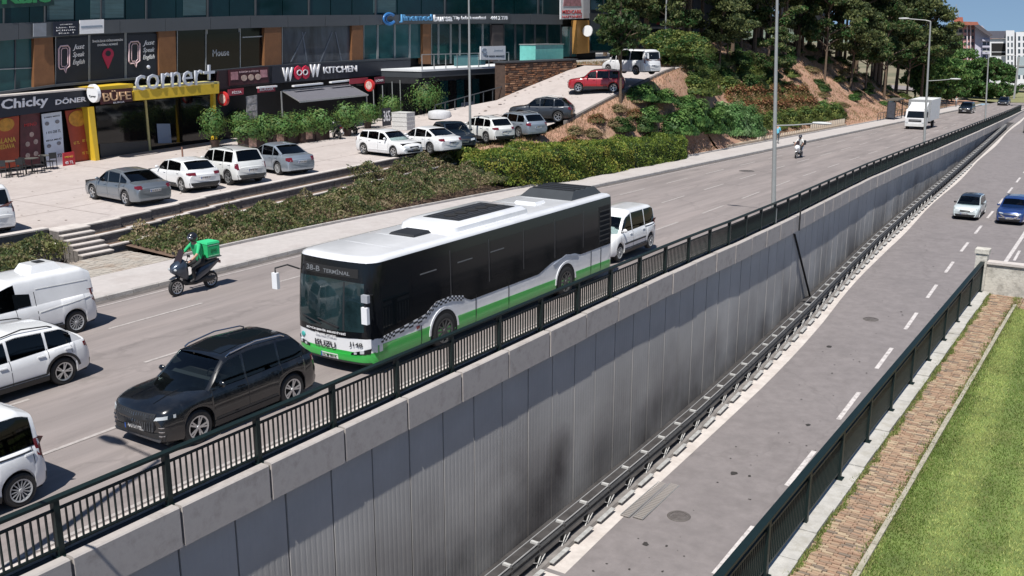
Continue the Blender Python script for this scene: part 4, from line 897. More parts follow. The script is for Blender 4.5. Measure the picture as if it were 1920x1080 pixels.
# teal glass box and glass balustrade in front of the plaza
P0 = onx(1004, 104, -32.5); P1 = onx(1056, 104, -32.5)
t = thing('glass_kiosk', 'low turquoise glass enclosure at the edge of the terrace above the stone wall', 'enclosure'); mb = MB(); mb.box(P0.x - 1.6, P0.x, P0.y, P1.y, 6.1, onx(1030, 84, -32.5).z); mb.build('glass_box', mat('turquoise_glass', (.16, .50, .46), .25, var=.1, coat=.4), t)
mb = MB(); mb.box(P0.x - 1.65, P0.x + .05, P0.y - .05, P1.y + .05, onx(1030, 84, -32.5).z + .002, onx(1030, 84, -32.5).z + .08); mb.build('top_frame', M_GALV, t)
# brown stone wall beside the ramp : stones as parts
sw = thing('stone_wall', 'brown rubble stone wall holding up the terrace beside the ramp', 'wall')
w0 = onx(950, 180, -29.9).y; w1 = 56.6; zt = 6.15
mb = MB(); mb.add([(-30.06, w0, rampz(w0) - .6), (-30.06, w1, rampz(w1) - .5), (-30.06, w1, zt), (-30.06, w0, zt), (-31.0, w0, rampz(w0) - .6), (-31.0, w1, rampz(w1) - .5), (-31.0, w1, zt), (-31.0, w0, zt)], [(0, 1, 2, 3), (7, 6, 5, 4), (0, 3, 7, 4), (1, 5, 6, 2), (3, 2, 6, 7)]); mb.build('mortar_core', mat('wall_mortar', (.07, .045, .035), .95, var=.3), sw)
smt = [mat('stone_' + c, rgb, .9, var=.25, scale=3, bump=.5, bscale=12) for c, rgb in (('rust', (.26, .12, .06)), ('brown', (.19, .10, .06)), ('tan', (.34, .19, .11)), ('dark', (.09, .055, .04)))]
sr = random.Random(9); z = rampz(w0) - .4; nst = 0; restm = MB(); stl = []
while z < zt - .1:
    h = sr.uniform(.13, .20); y = w0 + .02
    while y < w1 - .1:
        L_ = sr.uniform(.3, .75)
        if z + h > rampz(y) and z + h < zt: stl.append((y, min(y + L_, w1), z, z + h))
        y += L_
    z += h
for (a, b, c, d_) in stl:
    mb = MB(); p = sr.uniform(.02, .10); j = lambda: sr.uniform(-.012, .012)
    mb.hexa([(-30.1, a + .012, c + .012), (-30.1, b - .012, c + .012), (-30.1, b - .012, d_ - .012), (-30.1, a + .012, d_ - .012)],
            [(-30.06 + p + j(), a + .03, c + .03), (-30.06 + p + j(), b - .03, c + .025), (-30.06 + p + j(), b - .03, d_ - .03), (-30.06 + p + j(), a + .03, d_ - .03)])
    if nst < 290: mb.build('stone', sr.choice(smt), sw, recalc=True)
    else: restm.add(mb.V, mb.F)
    nst += 1
if restm.V: o = restm.build('stone_rows', smt[1], sw); o['kind'] = 'stuff'
mb = MB(); mb.box(-31.1, -29.93, w0 - .1, w1 + .1, zt + .002, zt + .12); mb.build('coping', M_CLAD, sw)
mb = MB(); mb.box(-37.5, -34.3, 52, 52.3, 1.5, 5.5); mb.build('rear_wall', mat('undercroft', (1, 1, 1)), sw)
# parapet / glass rail continuing to the plaza and dark low railing under the clinic board
t = thing('steel_railing', 'dark steel railing at the foot of the ramp beside the white truck', 'railing')
for k in range(9):
    y = 39.0 + k * .9; x = -32.2 + k * .26; mb = MB(); mb.box(x - .03, x + .03, y - .03, y + .03, rampz(36), rampz(y) + .75); mb.build('post', M_CLAD, t)
mb = MB(); mb.bar((-32.2, 39, rampz(39) + .8), (-30.1, 46.2, rampz(46) + .75), .06, .06); mb.build('handrail', M_CLAD, t)
# -------- second building behind the plaza
b2 = thing('grey_building', 'grey apartment building with recessed balcony behind the parked white van', 'building')
Y2 = 92
def g2(px, py, d=0): return ony(px, py, Y2 - d)
def b2p(nm, pts, d, th, m): mb = MB(); mb.prism([g2(x, y, d) for x, y in pts], (0, th, 0)); return mb.build(nm, m, b2)
b2p('wall', [(1165, 110), (1300, 110), (1300, -160), (1165, -160)], 0, 10, mat('slate_wall', (.045, .055, .07), .7, var=.12))
b2p('balcony_recess', [(1192, 46), (1252, 46), (1252, 9), (1192, 9)], .03, .1, M_DARK); b2p('balcony_slab', [(1180, 54), (1272, 54), (1272, 50), (1180, 50)], 1.0, 1.1, M_CONC2)
b2p('balcony_rail', [(1182, 50), (1270, 50), (1270, 34), (1182, 34)], .98, .05, mat('rail_grey', (.06, .065, .075), .6)); b2p('fascia', [(1190, 8), (1264, 8), (1264, -4), (1190, -4)], .4, .4, mat('fascia_grey', (.28, .29, .3), .6))
b2p('window', [(1215, 46), (1221, 46), (1221, 16), (1215, 16)], .05, .05, M_WHITE); b2p('door', [(1231, 46), (1237, 46), (1237, 36), (1231, 36)], 1.0, .04, M_RED)
b2p('window', [(1196, -10), (1226, -10), (1226, -60), (1196, -60)], .05, .05, M_TEALD); b2p('window', [(1232, -10), (1262, -10), (1262, -60), (1232, -60)], .05, .05, M_TEALD)
b2p('garage_door', [(1184, 92), (1238, 92), (1238, 62), (1184, 62)], .05, .08, mat('garage_blue', (.07, .085, .11), .6, var=.1))
# hoarding sign with red print
t = thing('hoarding', 'large white hoarding with red lettering on the upper wall ending the clinic building', 'sign')
P = [onx(x, y, FX + 1.0) for x, y in ((1051, 36), (1094, 35), (1094, -25), (1051, -25))]; mb = MB(); mb.prism(P, (-.1, 0, 0)); mb.build('board', M_WHITE, t)
f = smap((1051, 36), (1094, 35), (1094, -25), (1051, -25), 1.0); text_on('lettering', 'MEDICABIL', f, M_RED, t, .5, .22, .85, .12, .02, .02); text_on('lettering', 'HASTANESİ', f, M_RED, t, .5, .08, .85, .1, .02, .02)
mb = MB(); mb.prism([f(.1, .4, .01), f(.9, .4, .01), f(.8, .95, .01), f(.2, .9, .01)], (.02, 0, 0)); mb.build('picture', mat('food_rose', (1, 1, 1)), t)
c_ = onx(1102, 58, FX + 1.2); t = thing('round_sign', 'round white sign on the orange column at the end of the clinic building', 'sign'); mb = MB(); mb.lathe([(.001, -.08), (.55, -.08), (.55, .08), (.001, .08)], 24, 0, 'y', c_); mb.build('disc', M_WHITE, t)
mb = MB(); mb.box(c_.x - .9, c_.x - .5, c_.y - .04, c_.y + .04, c_.z - .04, c_.z + .04); mb.build('bracket', M_BLKPL, t)
# white house behind the trees on the hill
wh = thing('white_house', 'white house glimpsed between the pine trunks on top of the slope', 'building')
Y3 = 125
def g3(px, py, d=0): return ony(px, py, Y3 - d)
mb = MB(); mb.prism([g3(x, y) for x, y in ((1462, 45), (1525, 45), (1525, -40), (1462, -40))], (0, 8, 0)); mb.build('wall', mat('house_white', (.62, .63, .64), .7, var=.05), wh)
for a, b, c, d_ in ((1470, 1482, 30, 5), (1488, 1502, 17, 3), (1488, 1502, 34, 23)): mb = MB(); mb.prism([g3(x, y, .05) for x, y in ((a, c), (b, c), (b, d_), (a, d_))], (0, .06, 0)); mb.build('window', M_TEAL, wh)
mb = MB(); mb.prism([g3(x, y, .9) for x, y in ((1480, 22), (1512, 22), (1512, 19), (1480, 19))], (0, .9, 0)); mb.build('balcony', mat('house_white', (1, 1, 1)), wh)
pf = thing('picket_fence', 'weathered picket fence on top of the slope below the white house', 'fence')
pk = MB(); pk.box(-.06, .06, -.02, .02, 0, 1.5); pkm = pk.mesh('picket', mat('old_wood', (.26, .17, .12), .9, var=.3, scale=4))
for k in range(34):
    P = g3(1455 + k * 3.1, 44, 4); linkobj('picket', pkm, pf, (P.x, P.y, P.z - 1.2))
a = g3(1455, 44, 4); b = g3(1455 + 33 * 3.1, 44, 4); mb = MB(); mb.bar((a.x, a.y + .05, a.z - .1), (b.x, b.y + .05, b.z - .1), .04, .08); mb.bar((a.x, a.y + .05, a.z - .9), (b.x, b.y + .05, b.z - .9), .04, .08); mb.build('rail', mat('old_wood', (1, 1, 1)), pf)
# =================================================================== VEGETATION
def leafmesh(name, pts, sizes, mats, seed, cup=.25):
    """one rhombic leaf (2 tris) per point; pts (n,3)"""
    r_ = np.random.RandomState(seed); n = len(pts); d = r_.normal(size=(n, 3)); d[:, 2] = d[:, 2] * .6 + .1; d /= np.linalg.norm(d, axis=1)[:, None]
    u = r_.normal(size=(n, 3)); u -= (u * d).sum(1)[:, None] * d; u /= np.linalg.norm(u, axis=1)[:, None]; w = np.cross(d, u); s = sizes[:, None]
    V = np.stack([pts - u * s, pts + w * s * .5 + d * s * cup * .5, pts + u * s, pts - w * s * .5 + d * s * cup * .5], 1).reshape(-1, 3)
    me = bpy.data.meshes.new(name); me.vertices.add(4 * n); me.vertices.foreach_set('co', V.ravel()); me.loops.add(4 * n); me.loops.foreach_set('vertex_index', np.arange(4 * n)); me.polygons.add(n)
    me.polygons.foreach_set('loop_start', np.arange(0, 4 * n, 4)); me.polygons.foreach_set('loop_total', np.full(n, 4))
    for m in mats: me.materials.append(m)
    # material by clump so light and dark masses read
    k = (np.floor(pts[:, 0] * 1.3) * 7 + np.floor(pts[:, 1] * 1.3) * 13 + np.floor(pts[:, 2] * 1.5) * 5).astype(int)
    mi = (np.abs(k) % len(mats)); flip = r_.rand(n) < .45; mi[flip] = r_.randint(0, len(mats), flip.sum())
    me.polygons.foreach_set('material_index', mi.astype(np.int32)); me.update(); me.validate(); return me
BARK = mat('bark', (.12, .085, .06), .95, var=.3, scale=4, bump=.6, bscale=12)
BARKG = mat('pale_bark', (.22, .18, .14), .95, var=.3, scale=4, bump=.6, bscale=12)
PINE = [leafm('pine_leaf_dark', (.040, .060, .024), .25), leafm('pine_leaf_mid', (.075, .10, .036), .3), leafm('pine_leaf_light', (.15, .17, .065), .3)]
BROAD = [leafm('broad_leaf_dark', (0.042, 0.105, 0.030), .35), leafm('broad_leaf_mid', (0.083, 0.180, 0.048), .35), leafm('broad_leaf_light', (0.150, 0.255, 0.075), .35)]
OLIVE = [leafm('olive_leaf_a', (0.120, 0.160, 0.045), .35), leafm('olive_leaf_b', (0.208, 0.240, 0.064), .35), leafm('olive_leaf_c', (0.072, 0.120, 0.035), .3)]
PALE = [leafm('pale_leaf_a', (0.240, 0.375, 0.165), .35), leafm('pale_leaf_b', (0.150, 0.285, 0.105), .35), leafm('pale_leaf_c', (0.090, 0.180, 0.060), .3)]
RUST = [leafm('rust_leaf_a', (0.257, 0.115, 0.061), .3), leafm('rust_leaf_b', (0.176, 0.135, 0.054), .3), leafm('rust_leaf_c', (0.121, 0.149, 0.047), .3), leafm('rust_leaf_d', (0.324, 0.189, 0.108), .3)]
DRY = [leafm('dry_leaf_a', (.30, .21, .12), .3), leafm('dry_leaf_b', (.22, .17, .09), .3), leafm('dry_leaf_c', (.12, .13, .05), .3)]
HEDGE = [leafm('hedge_leaf_a', (.13, .19, .035), .35), leafm('hedge_leaf_b', (.20, .26, .045), .35), leafm('hedge_leaf_c', (.28, .28, .06), .3), leafm('hedge_leaf_d', (.06, .11, .026), .3)]
BED = [leafm('bed_leaf_a', (.17, .18, .07), .35), leafm('bed_leaf_b', (.11, .15, .055), .35), leafm('bed_leaf_c', (.25, .22, .12), .3), leafm('bed_leaf_d', (.075, .10, .045), .3), leafm('bed_leaf_e', (.28, .22, .14), .3)]
def crown_pts(r_, n, h0, h1, rad, kind, ncl):
    C_ = []
    for i in range(ncl):
        t = r_.rand(); z = lerp(h0, h1, t); a = r_.uniform(0, 6.28)
        if kind == 'cone': rr = rad * (1 - t) ** .8 * r_.uniform(.35, 1.0) + .15
        elif kind == 'pine': rr = rad * math.sin(math.pi * min(.97, .22 + .72 * t)) * r_.uniform(.2, 1.0)
        else: rr = rad * math.sqrt(max(.02, 1 - (2 * t - 1) ** 2)) * r_.uniform(.25, 1.0)
        C_.append((rr * math.cos(a), rr * math.sin(a), z, r_.uniform(.5, 1.15)))
    C_ = np.array(C_); k = r_.randint(0, ncl, n); d = r_.normal(size=(n, 3)); d /= np.linalg.norm(d, axis=1)[:, None]
    s = C_[k, 3][:, None] * rad * .27 * (r_.rand(n, 1) ** .45); return C_[k, :3] + d * s * np.array([1.15, 1.15, .62]), C_
def make_tree(seed, h, rad, kind, leaves, n=5200, ncl=42, leaf=.17, h0=.3, bark=BARK):
    r_ = np.random.RandomState(seed); P, C_ = crown_pts(r_, n, h * h0, h * .97, rad, kind, ncl)
    cr_ = leafmesh('crown', P, r_.uniform(.6, 1.35, n) * leaf, leaves, seed)
    mb = MB(); bend = r_.uniform(-.4, .4, 2); tp = [(bend[0] * (t ** 2) * 1.2, bend[1] * (t ** 2) * 1.2, h * .9 * t - .4 * (t == 0)) for t in (0, .15, .35, .6, .85, 1)]
    mb.tube(tp, [h * .0115 * k for k in (1.35, 1.0, .85, .6, .3, .1)], 7)
    for c in C_[:16]:
        zt_ = max(h * .18, c[2] - abs(r_.normal()) * .5 - .6); t = zt_ / (h * .9); b = (bend[0] * t * t * 1.2, bend[1] * t * t * 1.2, zt_)
        mb.tube([b, ((b[0] + c[0]) / 2, (b[1] + c[1]) / 2, (zt_ + c[2]) / 2 + .1), tuple(c[:3])], [h * .008, h * .005, h * .002], 5)
    return cr_, mb.mesh('trunk', bark, smooth=True)
PT = [make_tree(11, 9.5, 3.0, 'pine', PINE, 9000, 40, .15, .46), make_tree(12, 11, 2.9, 'pine', PINE, 9500, 44, .15, .50), make_tree(13, 8.2, 2.8, 'pine', [PINE[1], PINE[0], PINE[2], BROAD[0]], 8000, 36, .15, .42), make_tree(14, 12.5, 3.2, 'pine', PINE, 10500, 48, .155, .52)]
BT = [make_tree(21, 6.5, 2.8, 'round', BROAD, 6000, 40, .17, .25), make_tree(22, 5.2, 2.4, 'round', [BROAD[1], BROAD[2], OLIVE[0]], 5500, 36, .16, .22)]
def plant(meshes, name, label, cat, x, y, z, sc=1., rz=0., group=None, szs=None):
    t = thing(name, label, cat, (x, y, z), rz, group); t.scale = szs or (sc, sc, sc)
    linkobj('crown', meshes[0], t); linkobj('trunk', meshes[1], t); return t
vr = random.Random(21)
def ez(x, y): return emb(x, y)
def pxcol(x, y, z):
    d = Vector((x, y, z)) - CAMP; c, s_ = math.cos(YAW), math.sin(YAW); X = d.x * c + d.y * s_; Y = -d.x * s_ + d.y * c; return 960 + FPX * X / (Y * math.cos(PITCH) - d.z * math.sin(PITCH))
# pines on the slope: rows following the crest
spots = []
for (x, y, k, s) in ((-24, 62, 2, .8), (-27.5, 66, 0, .95), (-31, 72, 1, 1.0), (-26, 72, 3, .85), (-35, 78, 3, 1.0), (-30, 80, 0, 1.05), (-40, 84, 1, 1.1), (-33, 88, 3, 1.0), (-27, 84, 2, .95), (-45, 92, 3, 1.1),
    (-37, 94, 0, 1.1), (-30, 95, 1, 1.05), (-26.5, 99, 2, 1.0), (-42, 101, 3, 1.15), (-34, 103, 0, 1.1), (-28, 108, 1, 1.05), (-50, 104, 1, 1.2), (-38, 110, 3, 1.1), (-31, 114, 0, 1.1), (-45, 114, 1, 1.2), (-25.5, 116, 2, 1.0),
    (-35, 120, 3, 1.1), (-28, 123, 0, 1.05), (-41, 124, 1, 1.2), (-24.5, 129, 2, .95), (-32, 130, 3, 1.1), (-48, 128, 0, 1.2), (-27, 137, 1, 1.05), (-37, 137, 0, 1.2), (-23.5, 142, 2, .95), (-31, 145, 3, 1.1), (-42, 146, 1, 1.2),
    (-26, 151, 0, 1.0), (-35, 155, 3, 1.1), (-23, 158, 2, 1.0), (-30, 163, 1, 1.1), (-52, 140, 3, 1.2), (-58, 118, 0, 1.2), (-47, 158, 0, 1.2), (-24, 109, 3, .85), (-23.5, 90, 2, .75), (-23, 122, 0, .85),
    (-29, 70, 0, 1.1), (-25.5, 67, 2, .9), (-33, 76, 3, 1.15), (-29, 76, 1, 1.1), (-37, 83, 0, 1.2), (-25.5, 78, 0, .85), (-31, 85, 3, 1.15), (-42, 90, 0, 1.2), (-28.5, 91, 1, 1.1), (-36, 90, 3, 1.2), (-33, 98, 0, 1.2), (-39, 97, 1, 1.2), (-24.5, 95, 2, .85),
    (-30, 101, 3, 1.15), (-36, 107, 1, 1.2), (-25, 104, 0, .95), (-32, 109, 0, 1.2), (-28, 115, 3, 1.1), (-23, 115, 2, .9), (-35, 115, 1, 1.2), (-31, 120, 0, 1.15), (-25, 121, 3, 1.0), (-22.5, 128, 2, .9), (-29, 128, 1, 1.15), (-35, 126, 0, 1.2), (-26, 133, 3, 1.05), (-22.3, 136, 2, .95), (-29, 140, 0, 1.15), (-33, 138, 3, 1.2), (-25, 146, 1, 1.1), (-21.8, 149, 2, 1.0), (-28, 156, 3, 1.15), (-21.5, 160, 0, 1.0), (-25.5, 164, 1, 1.1), (-33, 150, 1, 1.2), (-29, 168, 3, 1.1)):
    if x > -26 and len(spots) % 3 == 0 and y < 150: spots.append((x - 5.5, y + 1.5, k, s)); continue
    spots.append((x + vr.uniform(-.7, .7), y + vr.uniform(-1, 1), k, s * 1.12))
for i, (x, y, k, s) in enumerate(spots):
    s *= 1 + max(0, y - 70) / 100 * .75; zn = pxcol(x, y, ez(x, y) + 4); row = 'low on the slope' if x > -25.5 else ('halfway up the slope' if x > -32 else 'high on the hill'); kd = ('tall' if k in (1, 3) else 'spreading')
    place_ = 'above the pale shrubs' if zn < 1400 else ('beside the tall lamp post' if zn < 1500 else ('above the rust coloured shrubs' if zn < 1600 else ('above the bus shelter' if zn < 1690 else 'beyond the box truck')))
    lb = '%s dark pine %s %s' % (kd, row, place_)
    plant(PT[k], 'pine_tree', lb, 'tree', x, y, ez(x, y) - .2, s, vr.uniform(0, 6), lb.replace('pine', 'pines'), (s * vr.uniform(.95, 1.15), s * vr.uniform(.95, 1.15), s * vr.uniform(.9, 1.1)))
# lighter broadleaf trees at the far foot of the slope
for (x, y, s) in ((-20.5, 166, 1.2), (-19.5, 175, 1.15), (-22.5, 176, 1.5), (-20.5, 186, 1.3), (-24, 190, 1.6), (-26, 180, 1.8), (-23, 170, 1.7)):
    plant(BT[vr.randint(0, 1)], 'roadside_tree', 'bright green leafy tree at the far foot of the slope beside the pavement', 'tree', x, y, g(y), s * 1.25, vr.uniform(0, 6), 'leafy trees at the far foot of the slope')
# the conifer beside the ramp
P = Vector((-20.3, 46.0, 0)); cp = make_tree(31, 9.2, 1.9, 'pine', [PINE[0], PINE[1], BROAD[0]], 6500, 44, .15, .42)
plant(cp, 'pine_tree', 'slender dark pine with a bare lower trunk standing beside the red car on the ramp', 'tree', P.x, P.y, emb(P.x, P.y) - .2, .97, 1.)
ob = make_tree(32, 4.6, 3.0, 'round', [OLIVE[0], OLIVE[1], OLIVE[2], BROAD[0]], 9000, 46, .14, .2)
plant(ob, 'bushy_tree', 'wide yellowish green bushy tree beside the white van at the top of the ramp', 'tree', -22.4, 60.0, emb(-22.4, 60.0) - .5, 1.0, .5, None, (1.15, 1.0, .74))
# bushes
def make_bush(seed, rad, h, leaves, n, leaf, full=False):
    r_ = np.random.RandomState(seed); d = r_.normal(size=(n, 3)); d /= np.linalg.norm(d, axis=1)[:, None]; d[:, 2] = d[:, 2] if full else np.abs(d[:, 2])
    q = r_.rand(n, 1) ** (.5 if full else .3); lump = (r_.uniform(.75, 1.35, (n, 1)) if full else 1) + .22 * np.sin(d[:, :1] * 5 + seed) * np.cos(d[:, 1:2] * 4 + seed) + .1 * np.sin(d[:, 2:] * 9)
    P = d * q * lump * np.array([rad, rad, h]); m1 = leafmesh('foliage', P, r_.uniform(.6, 1.4, n) * leaf, leaves, seed)
    mb = MB()
    for i in range(5): a = i * 1.3; mb.tube([(0, 0, -.2), (rad * .3 * math.cos(a), rad * .3 * math.sin(a), h * .4), (rad * .6 * math.cos(a), rad * .6 * math.sin(a), h * .75)], [.04, .03, .01], 5)
    return m1, mb.mesh('stem', BARK)
BU = {'green': make_bush(41, 1.0, 1.0, [BROAD[0], BROAD[1], BROAD[2]], 3500, .085), 'olive': make_bush(42, 1.0, 1.0, OLIVE, 3500, .085), 'pale': make_bush(43, 1.0, 1.0, PALE, 3500, .085), 'rust': make_bush(44, 1.0, 1.0, RUST, 3200, .085), 'dry': make_bush(45, 1.0, .9, DRY, 2200, .08), 'dark': make_bush(46, 1.0, 1.0, [PINE[1], BROAD[0], OLIVE[2]], 3500, .085)}
def bush(kind, x, y, sx_, sy_, sz_, label, group, z=None):
    t = thing('shrub', label, 'shrub', (x, y, (emb(x, y) if y > 27 else z or 0) - .15), vr.uniform(0, .4), group); t.scale = (sx_, sy_, sz_)
    linkobj('foliage', BU[kind][0], t); linkobj('stem', BU[kind][1], t)
for (k, x, y, a, b, c) in (('green', -20.0, 49.3, 1.5, 1.9, 1.15), ('green', -19.2, 48.2, 1.4, 1.5, 1.0), ('green', -19.6, 51.8, 1.6, 1.8, .9)): bush(k, x, y, a, b, c, 'bright green shrub between the slender pine and the bushy tree', 'bright green shrubs beside the ramp pine')
for (x, y, a, b, c) in ((-18.5, 52.5, 1.5, 2.0, 1.5), (-18.6, 56, 1.5, 2.0, 1.6), (-18.4, 59.5, 1.4, 2.0, 1.5), (-19.8, 58.5, 1.5, 1.8, 1.1), (-20.8, 62.5, 1.5, 1.8, 1.1)): bush('green' if x > -19 else 'olive', x, y, a * 1.25, b * 1.25, c * 1.1, 'mid green shrub at the foot of the slope behind the clipped hedge', 'green shrubs behind the hedge end')
for (x, y, a, b, c) in ((-21.5, 64, 1.6, 2.0, 1.4), (-19.5, 63, 1.5, 2.0, 1.2), (-21.4, 61.5, 1.3, 1.6, .9), (-22.5, 67, 1.6, 2.2, 1.2), (-18.4, 54, 1.3, 1.8, 1.2), (-19.2, 55.3, 1.4, 1.7, .8), (-23.8, 64, 1.6, 2, 1.1)): bush('green' if x > -21 else 'olive', x, y, a, b, c, 'leafy shrub covering the bank between the ramp top and the pale shrubs', 'leafy shrubs on the bank below the ramp top')
for (x, y, a, b, c) in ((-19.0, 66, 1.3, 2.2, 1.6), (-20.5, 68.5, 1.5, 2.0, 1.5), (-18.8, 70, 1.2, 2.0, 1.5), (-20.2, 72, 1.3, 1.8, 1.3)): bush('pale', x, y, a * 1.3, b * 1.3, c * 1.15, 'pale silvery green shrub on the slope behind the man in the blue shirt', 'pale shrubs on the slope')
for i in range(16):
    y = 73 + i * 1.75; x = -19.4 - (i % 3) * 1.7; bush('rust' if i % 3 else 'olive', x, y, 1.7, 2.1, 1.5, ('rust coloured shrub' if i % 3 else 'olive shrub') + ' in the row behind the stub fence, ' + ('the half nearer the lamp post' if i < 8 else 'the half nearer the bus shelter'), 'mottled shrubs behind the stub fence')
for i in range(12):
    y = 70 + i * 2.4; x = -24.0 - (i % 3) * 1.6; bush('olive' if i % 2 else 'dark', x, y, 1.8, 2.3, 1.3, 'dull olive shrub high on the slope under the pines', 'olive shrubs under the pines')
for (x, y) in ((-19.0, 100.5), (-20.3, 98.5), (-19.8, 102.3)): bush('green', x, y, 1.2, 1.5, 1.3, 'green shrub ending the rust coloured row just before the bare earth', 'green shrubs ending the rust row')
for i in range(14):
    y = 106 + i * 4.2; x = -22.5 - (i % 4) * 1.9; bush('dark' if i % 2 else 'dry', x, y, 1.0, 1.3, .6, 'low dark scrub among the pine trunks on the far slope', 'low scrub on the far slope')
for i in range(9):
    y = 37 + i * 1.6; x = -19.5 - .5 * (i % 2); bush('dry' if i % 3 else 'rust', x, y, .8, .9, .55, 'dry brown scrub on the bank below the ramp kerb', 'dry scrub below the ramp')
for (x, y) in ((-19.2, 44.2), (-18.9, 47.3), (-18.3, 50.5)): bush('dark', x, y, 1.0, 1.3, .9, 'dark grey-green bush between hedge and slope below the slender pine', 'dark bushes below the slender pine')
for i in range(64):
    x = -20.5 - (i * 7 % 13); y = 60 + (i * 11 % 64) * 1.55
    if emb(x, y) < 0.3 + g(y) or (y < 74 and x < -26): continue
    bush(('dark', 'olive', 'dry', 'green')[i % 4], x, y, vr.uniform(.8, 1.6), vr.uniform(1.0, 2.0), vr.uniform(.5, 1.0), 'patch of low dull green scrub scattered over the reddish slope', 'low scrub scattered over the slope')
# scattered ground litter and scrub on the slope
def embf(x0, x1, y0, y1):
    def f(r_, n):
        x = r_.uniform(x0, x1, n); y = r_.uniform(y0, y1, n); z = np.array([emb(a, b) for a, b in zip(x, y)]); return x, y, z
    return f
o = grass('dry_grass', 42000, embf(-33, -17.3, 58, 165), .05, .32, [MATS['dry_leaf_a'], MATS['dry_leaf_b'], MATS['dry_leaf_c'], MATS['rust_leaf_d']], 31, .035); o['kind'] = 'stuff'
o = grass('dry_grass', 9000, embf(-20.8, -17.15, 28, 58), .05, .30, [MATS['dry_leaf_a'], MATS['dry_leaf_b'], MATS['rust_leaf_d']], 32, .02); o['kind'] = 'stuff'
# clipped hedge
def hedge_mesh(name, path, n, leaf, leaves, seed, rr=.35):
    """path list of (y, x0, x1, zb, zt): body is a lumpy box; returns leaf mesh + core"""
    r_ = np.random.RandomState(seed); ysp = np.array([p[0] for p in path]); y = r_.uniform(ysp[0], ysp[-1], n)
    X0 = np.interp(y, ysp, [p[1] for p in path]); X1 = np.interp(y, ysp, [p[2] for p in path]); ZB = np.interp(y, ysp, [p[3] for p in path]); ZT = np.interp(y, ysp, [p[4] for p in path])
    face = r_.rand(n); w = X1 - X0; h = ZT - ZB; ftop = w / (w + 1.3 * h); u = r_.rand(n)
    lump = .16 * np.sin(y * 1.1 + X0) + .08 * np.sin(y * 3.1) + .07 * np.sin(u * 9 + y)
    top = face < ftop; x = np.where(top, X0 + w * u, np.where(r_.rand(n) < .75, X1, X0)); z = np.where(top, ZT, ZB + h * u)
    edge = np.minimum(x - X0, X1 - x) / rr; z = np.where(top, z - .28 * np.clip(1 - edge, 0, 1) ** 2 + lump, z)
    x = np.where(top, x, x - np.sign(x - (X0 + X1) / 2) * .28 * np.clip((z - ZT + rr) / rr, 0, 1) ** 2 + lump * .6)
    P = np.stack([x, y, z], 1) + r_.normal(size=(n, 3)) * .05
    return leafmesh('foliage', P, r_.uniform(.6, 1.4, n) * leaf, leaves, seed)
def hedge(name, label, cat, path, n, leaf, leaves, seed, group=None, inset=.16, kind=None):
    t = thing(name, label, cat, (0, 0, 0), group=group); linkobj('foliage', hedge_mesh(name, path, n, leaf, leaves, seed), t); mb = MB()
    rows = [[(p[1] + inset, p[0], p[3]), (p[2] - inset, p[0], p[3]), (p[2] - inset, p[0], p[4] - inset * 1.6), (p[1] + inset, p[0], p[4] - inset * 1.6)] for p in path]
    for a, b in zip(rows, rows[1:]): mb.hexa(a, b)
    mb.build('twig_core', mat('hedge_core', (.02, .028, .012), .95, var=.4, scale=6), t); return t
hp = [(25.4, -19.6, -18.4, 0, 1.0), (26.0, -20.9, -17.3, 0, 1.5), (28.5, -21.2, -16.8, -.2, 1.66), (32, -21.2, -16.4, -.4, 1.52), (38, -21.0, -16.4, -.6, 1.25), (41.0, -20.8, -16.5, -.7, 1.12)]
hedge('clipped_hedge', 'long clipped yellow-green hedge beside the pavement, the larger part nearer the shrub bed', 'hedge', hp, 34000, .075, HEDGE, 51)
hp = [(41.3, -20.4, -16.5, -.7, 1.08), (45, -19.9, -16.4, -.8, .98), (49.5, -18.9, -16.4, -.9, .85), (50.6, -18.2, -16.8, -.9, .6), (51.0, -17.8, -17.2, -.9, .2)]
hedge('clipped_hedge', 'shorter rounded dark green end section of the clipped hedge beside the pavement', 'hedge', hp, 14000, .07, [HEDGE[0], HEDGE[1], HEDGE[3]], 52)
# shrub beds (uncountable low shrubs)
def bedf(y0, y1, x0, x1, zf, hf, n, seed):
    r_ = np.random.RandomState(seed); x = r_.uniform(x0, x1, n); y = r_.uniform(y0, y1, n)
    hh = np.array([max(.06, hf(a, b)) for a, b in zip(x, y)]); z = np.array([zf(a, b) for a, b in zip(x, y)]) + hh * (1 - r_.rand(n) ** 2.2 * .9); return np.stack([x, y, z], 1), r_
def bh(a, b):
    v = .34 + .24 * math.sin(a * 1.9 + 1) * math.sin(b * 1.3) + .16 * math.sin(a * 4.1 + b * 2.7) + .1 * math.sin(b * 5.3 - a * 3.3)
    e = min(1, (-17.15 - a) / .5) if a > -17.7 else 1
    return v * e * min(1, max(0.05, (b - 2.9) / 1.2) if b > 2 else 1) + (.25 if b > 16 else 0)
P, r_ = bedf(3.0, 26.5, -21.6, -17.15, lambda a, b: .2 + (-17.1 - a) * .06, bh, 58000, 61)
keep = (P[:, 0] > -20.7) | (P[:, 1] > 17.5) & (r_.rand(len(P)) < .8); P = P[keep]
P[:, 2] += np.where(P[:, 0] < -20.7, .45, 0)
o = linkobj('shrub_bed_foliage', leafmesh('shrub_bed_foliage', P, r_.uniform(.5, 1.4, len(P)) * .07, BED, 61)); tag(o, 'scrubby olive and brown low shrubs filling the bed between the pavement and the terrace walls', kind='stuff')
P, r_ = bedf(-12.5, .2, -21.4, -17.3, lambda a, b: .2 + (-17.1 - a) * .08, lambda a, b: .5 + .25 * math.sin(a * 2.3) * math.sin(b * 1.7) + .1 * math.sin(b * 5), 26000, 62)
keep = ~((P[:, 1] > -1.5) & (P[:, 0] > -19.4)); P = P[keep]
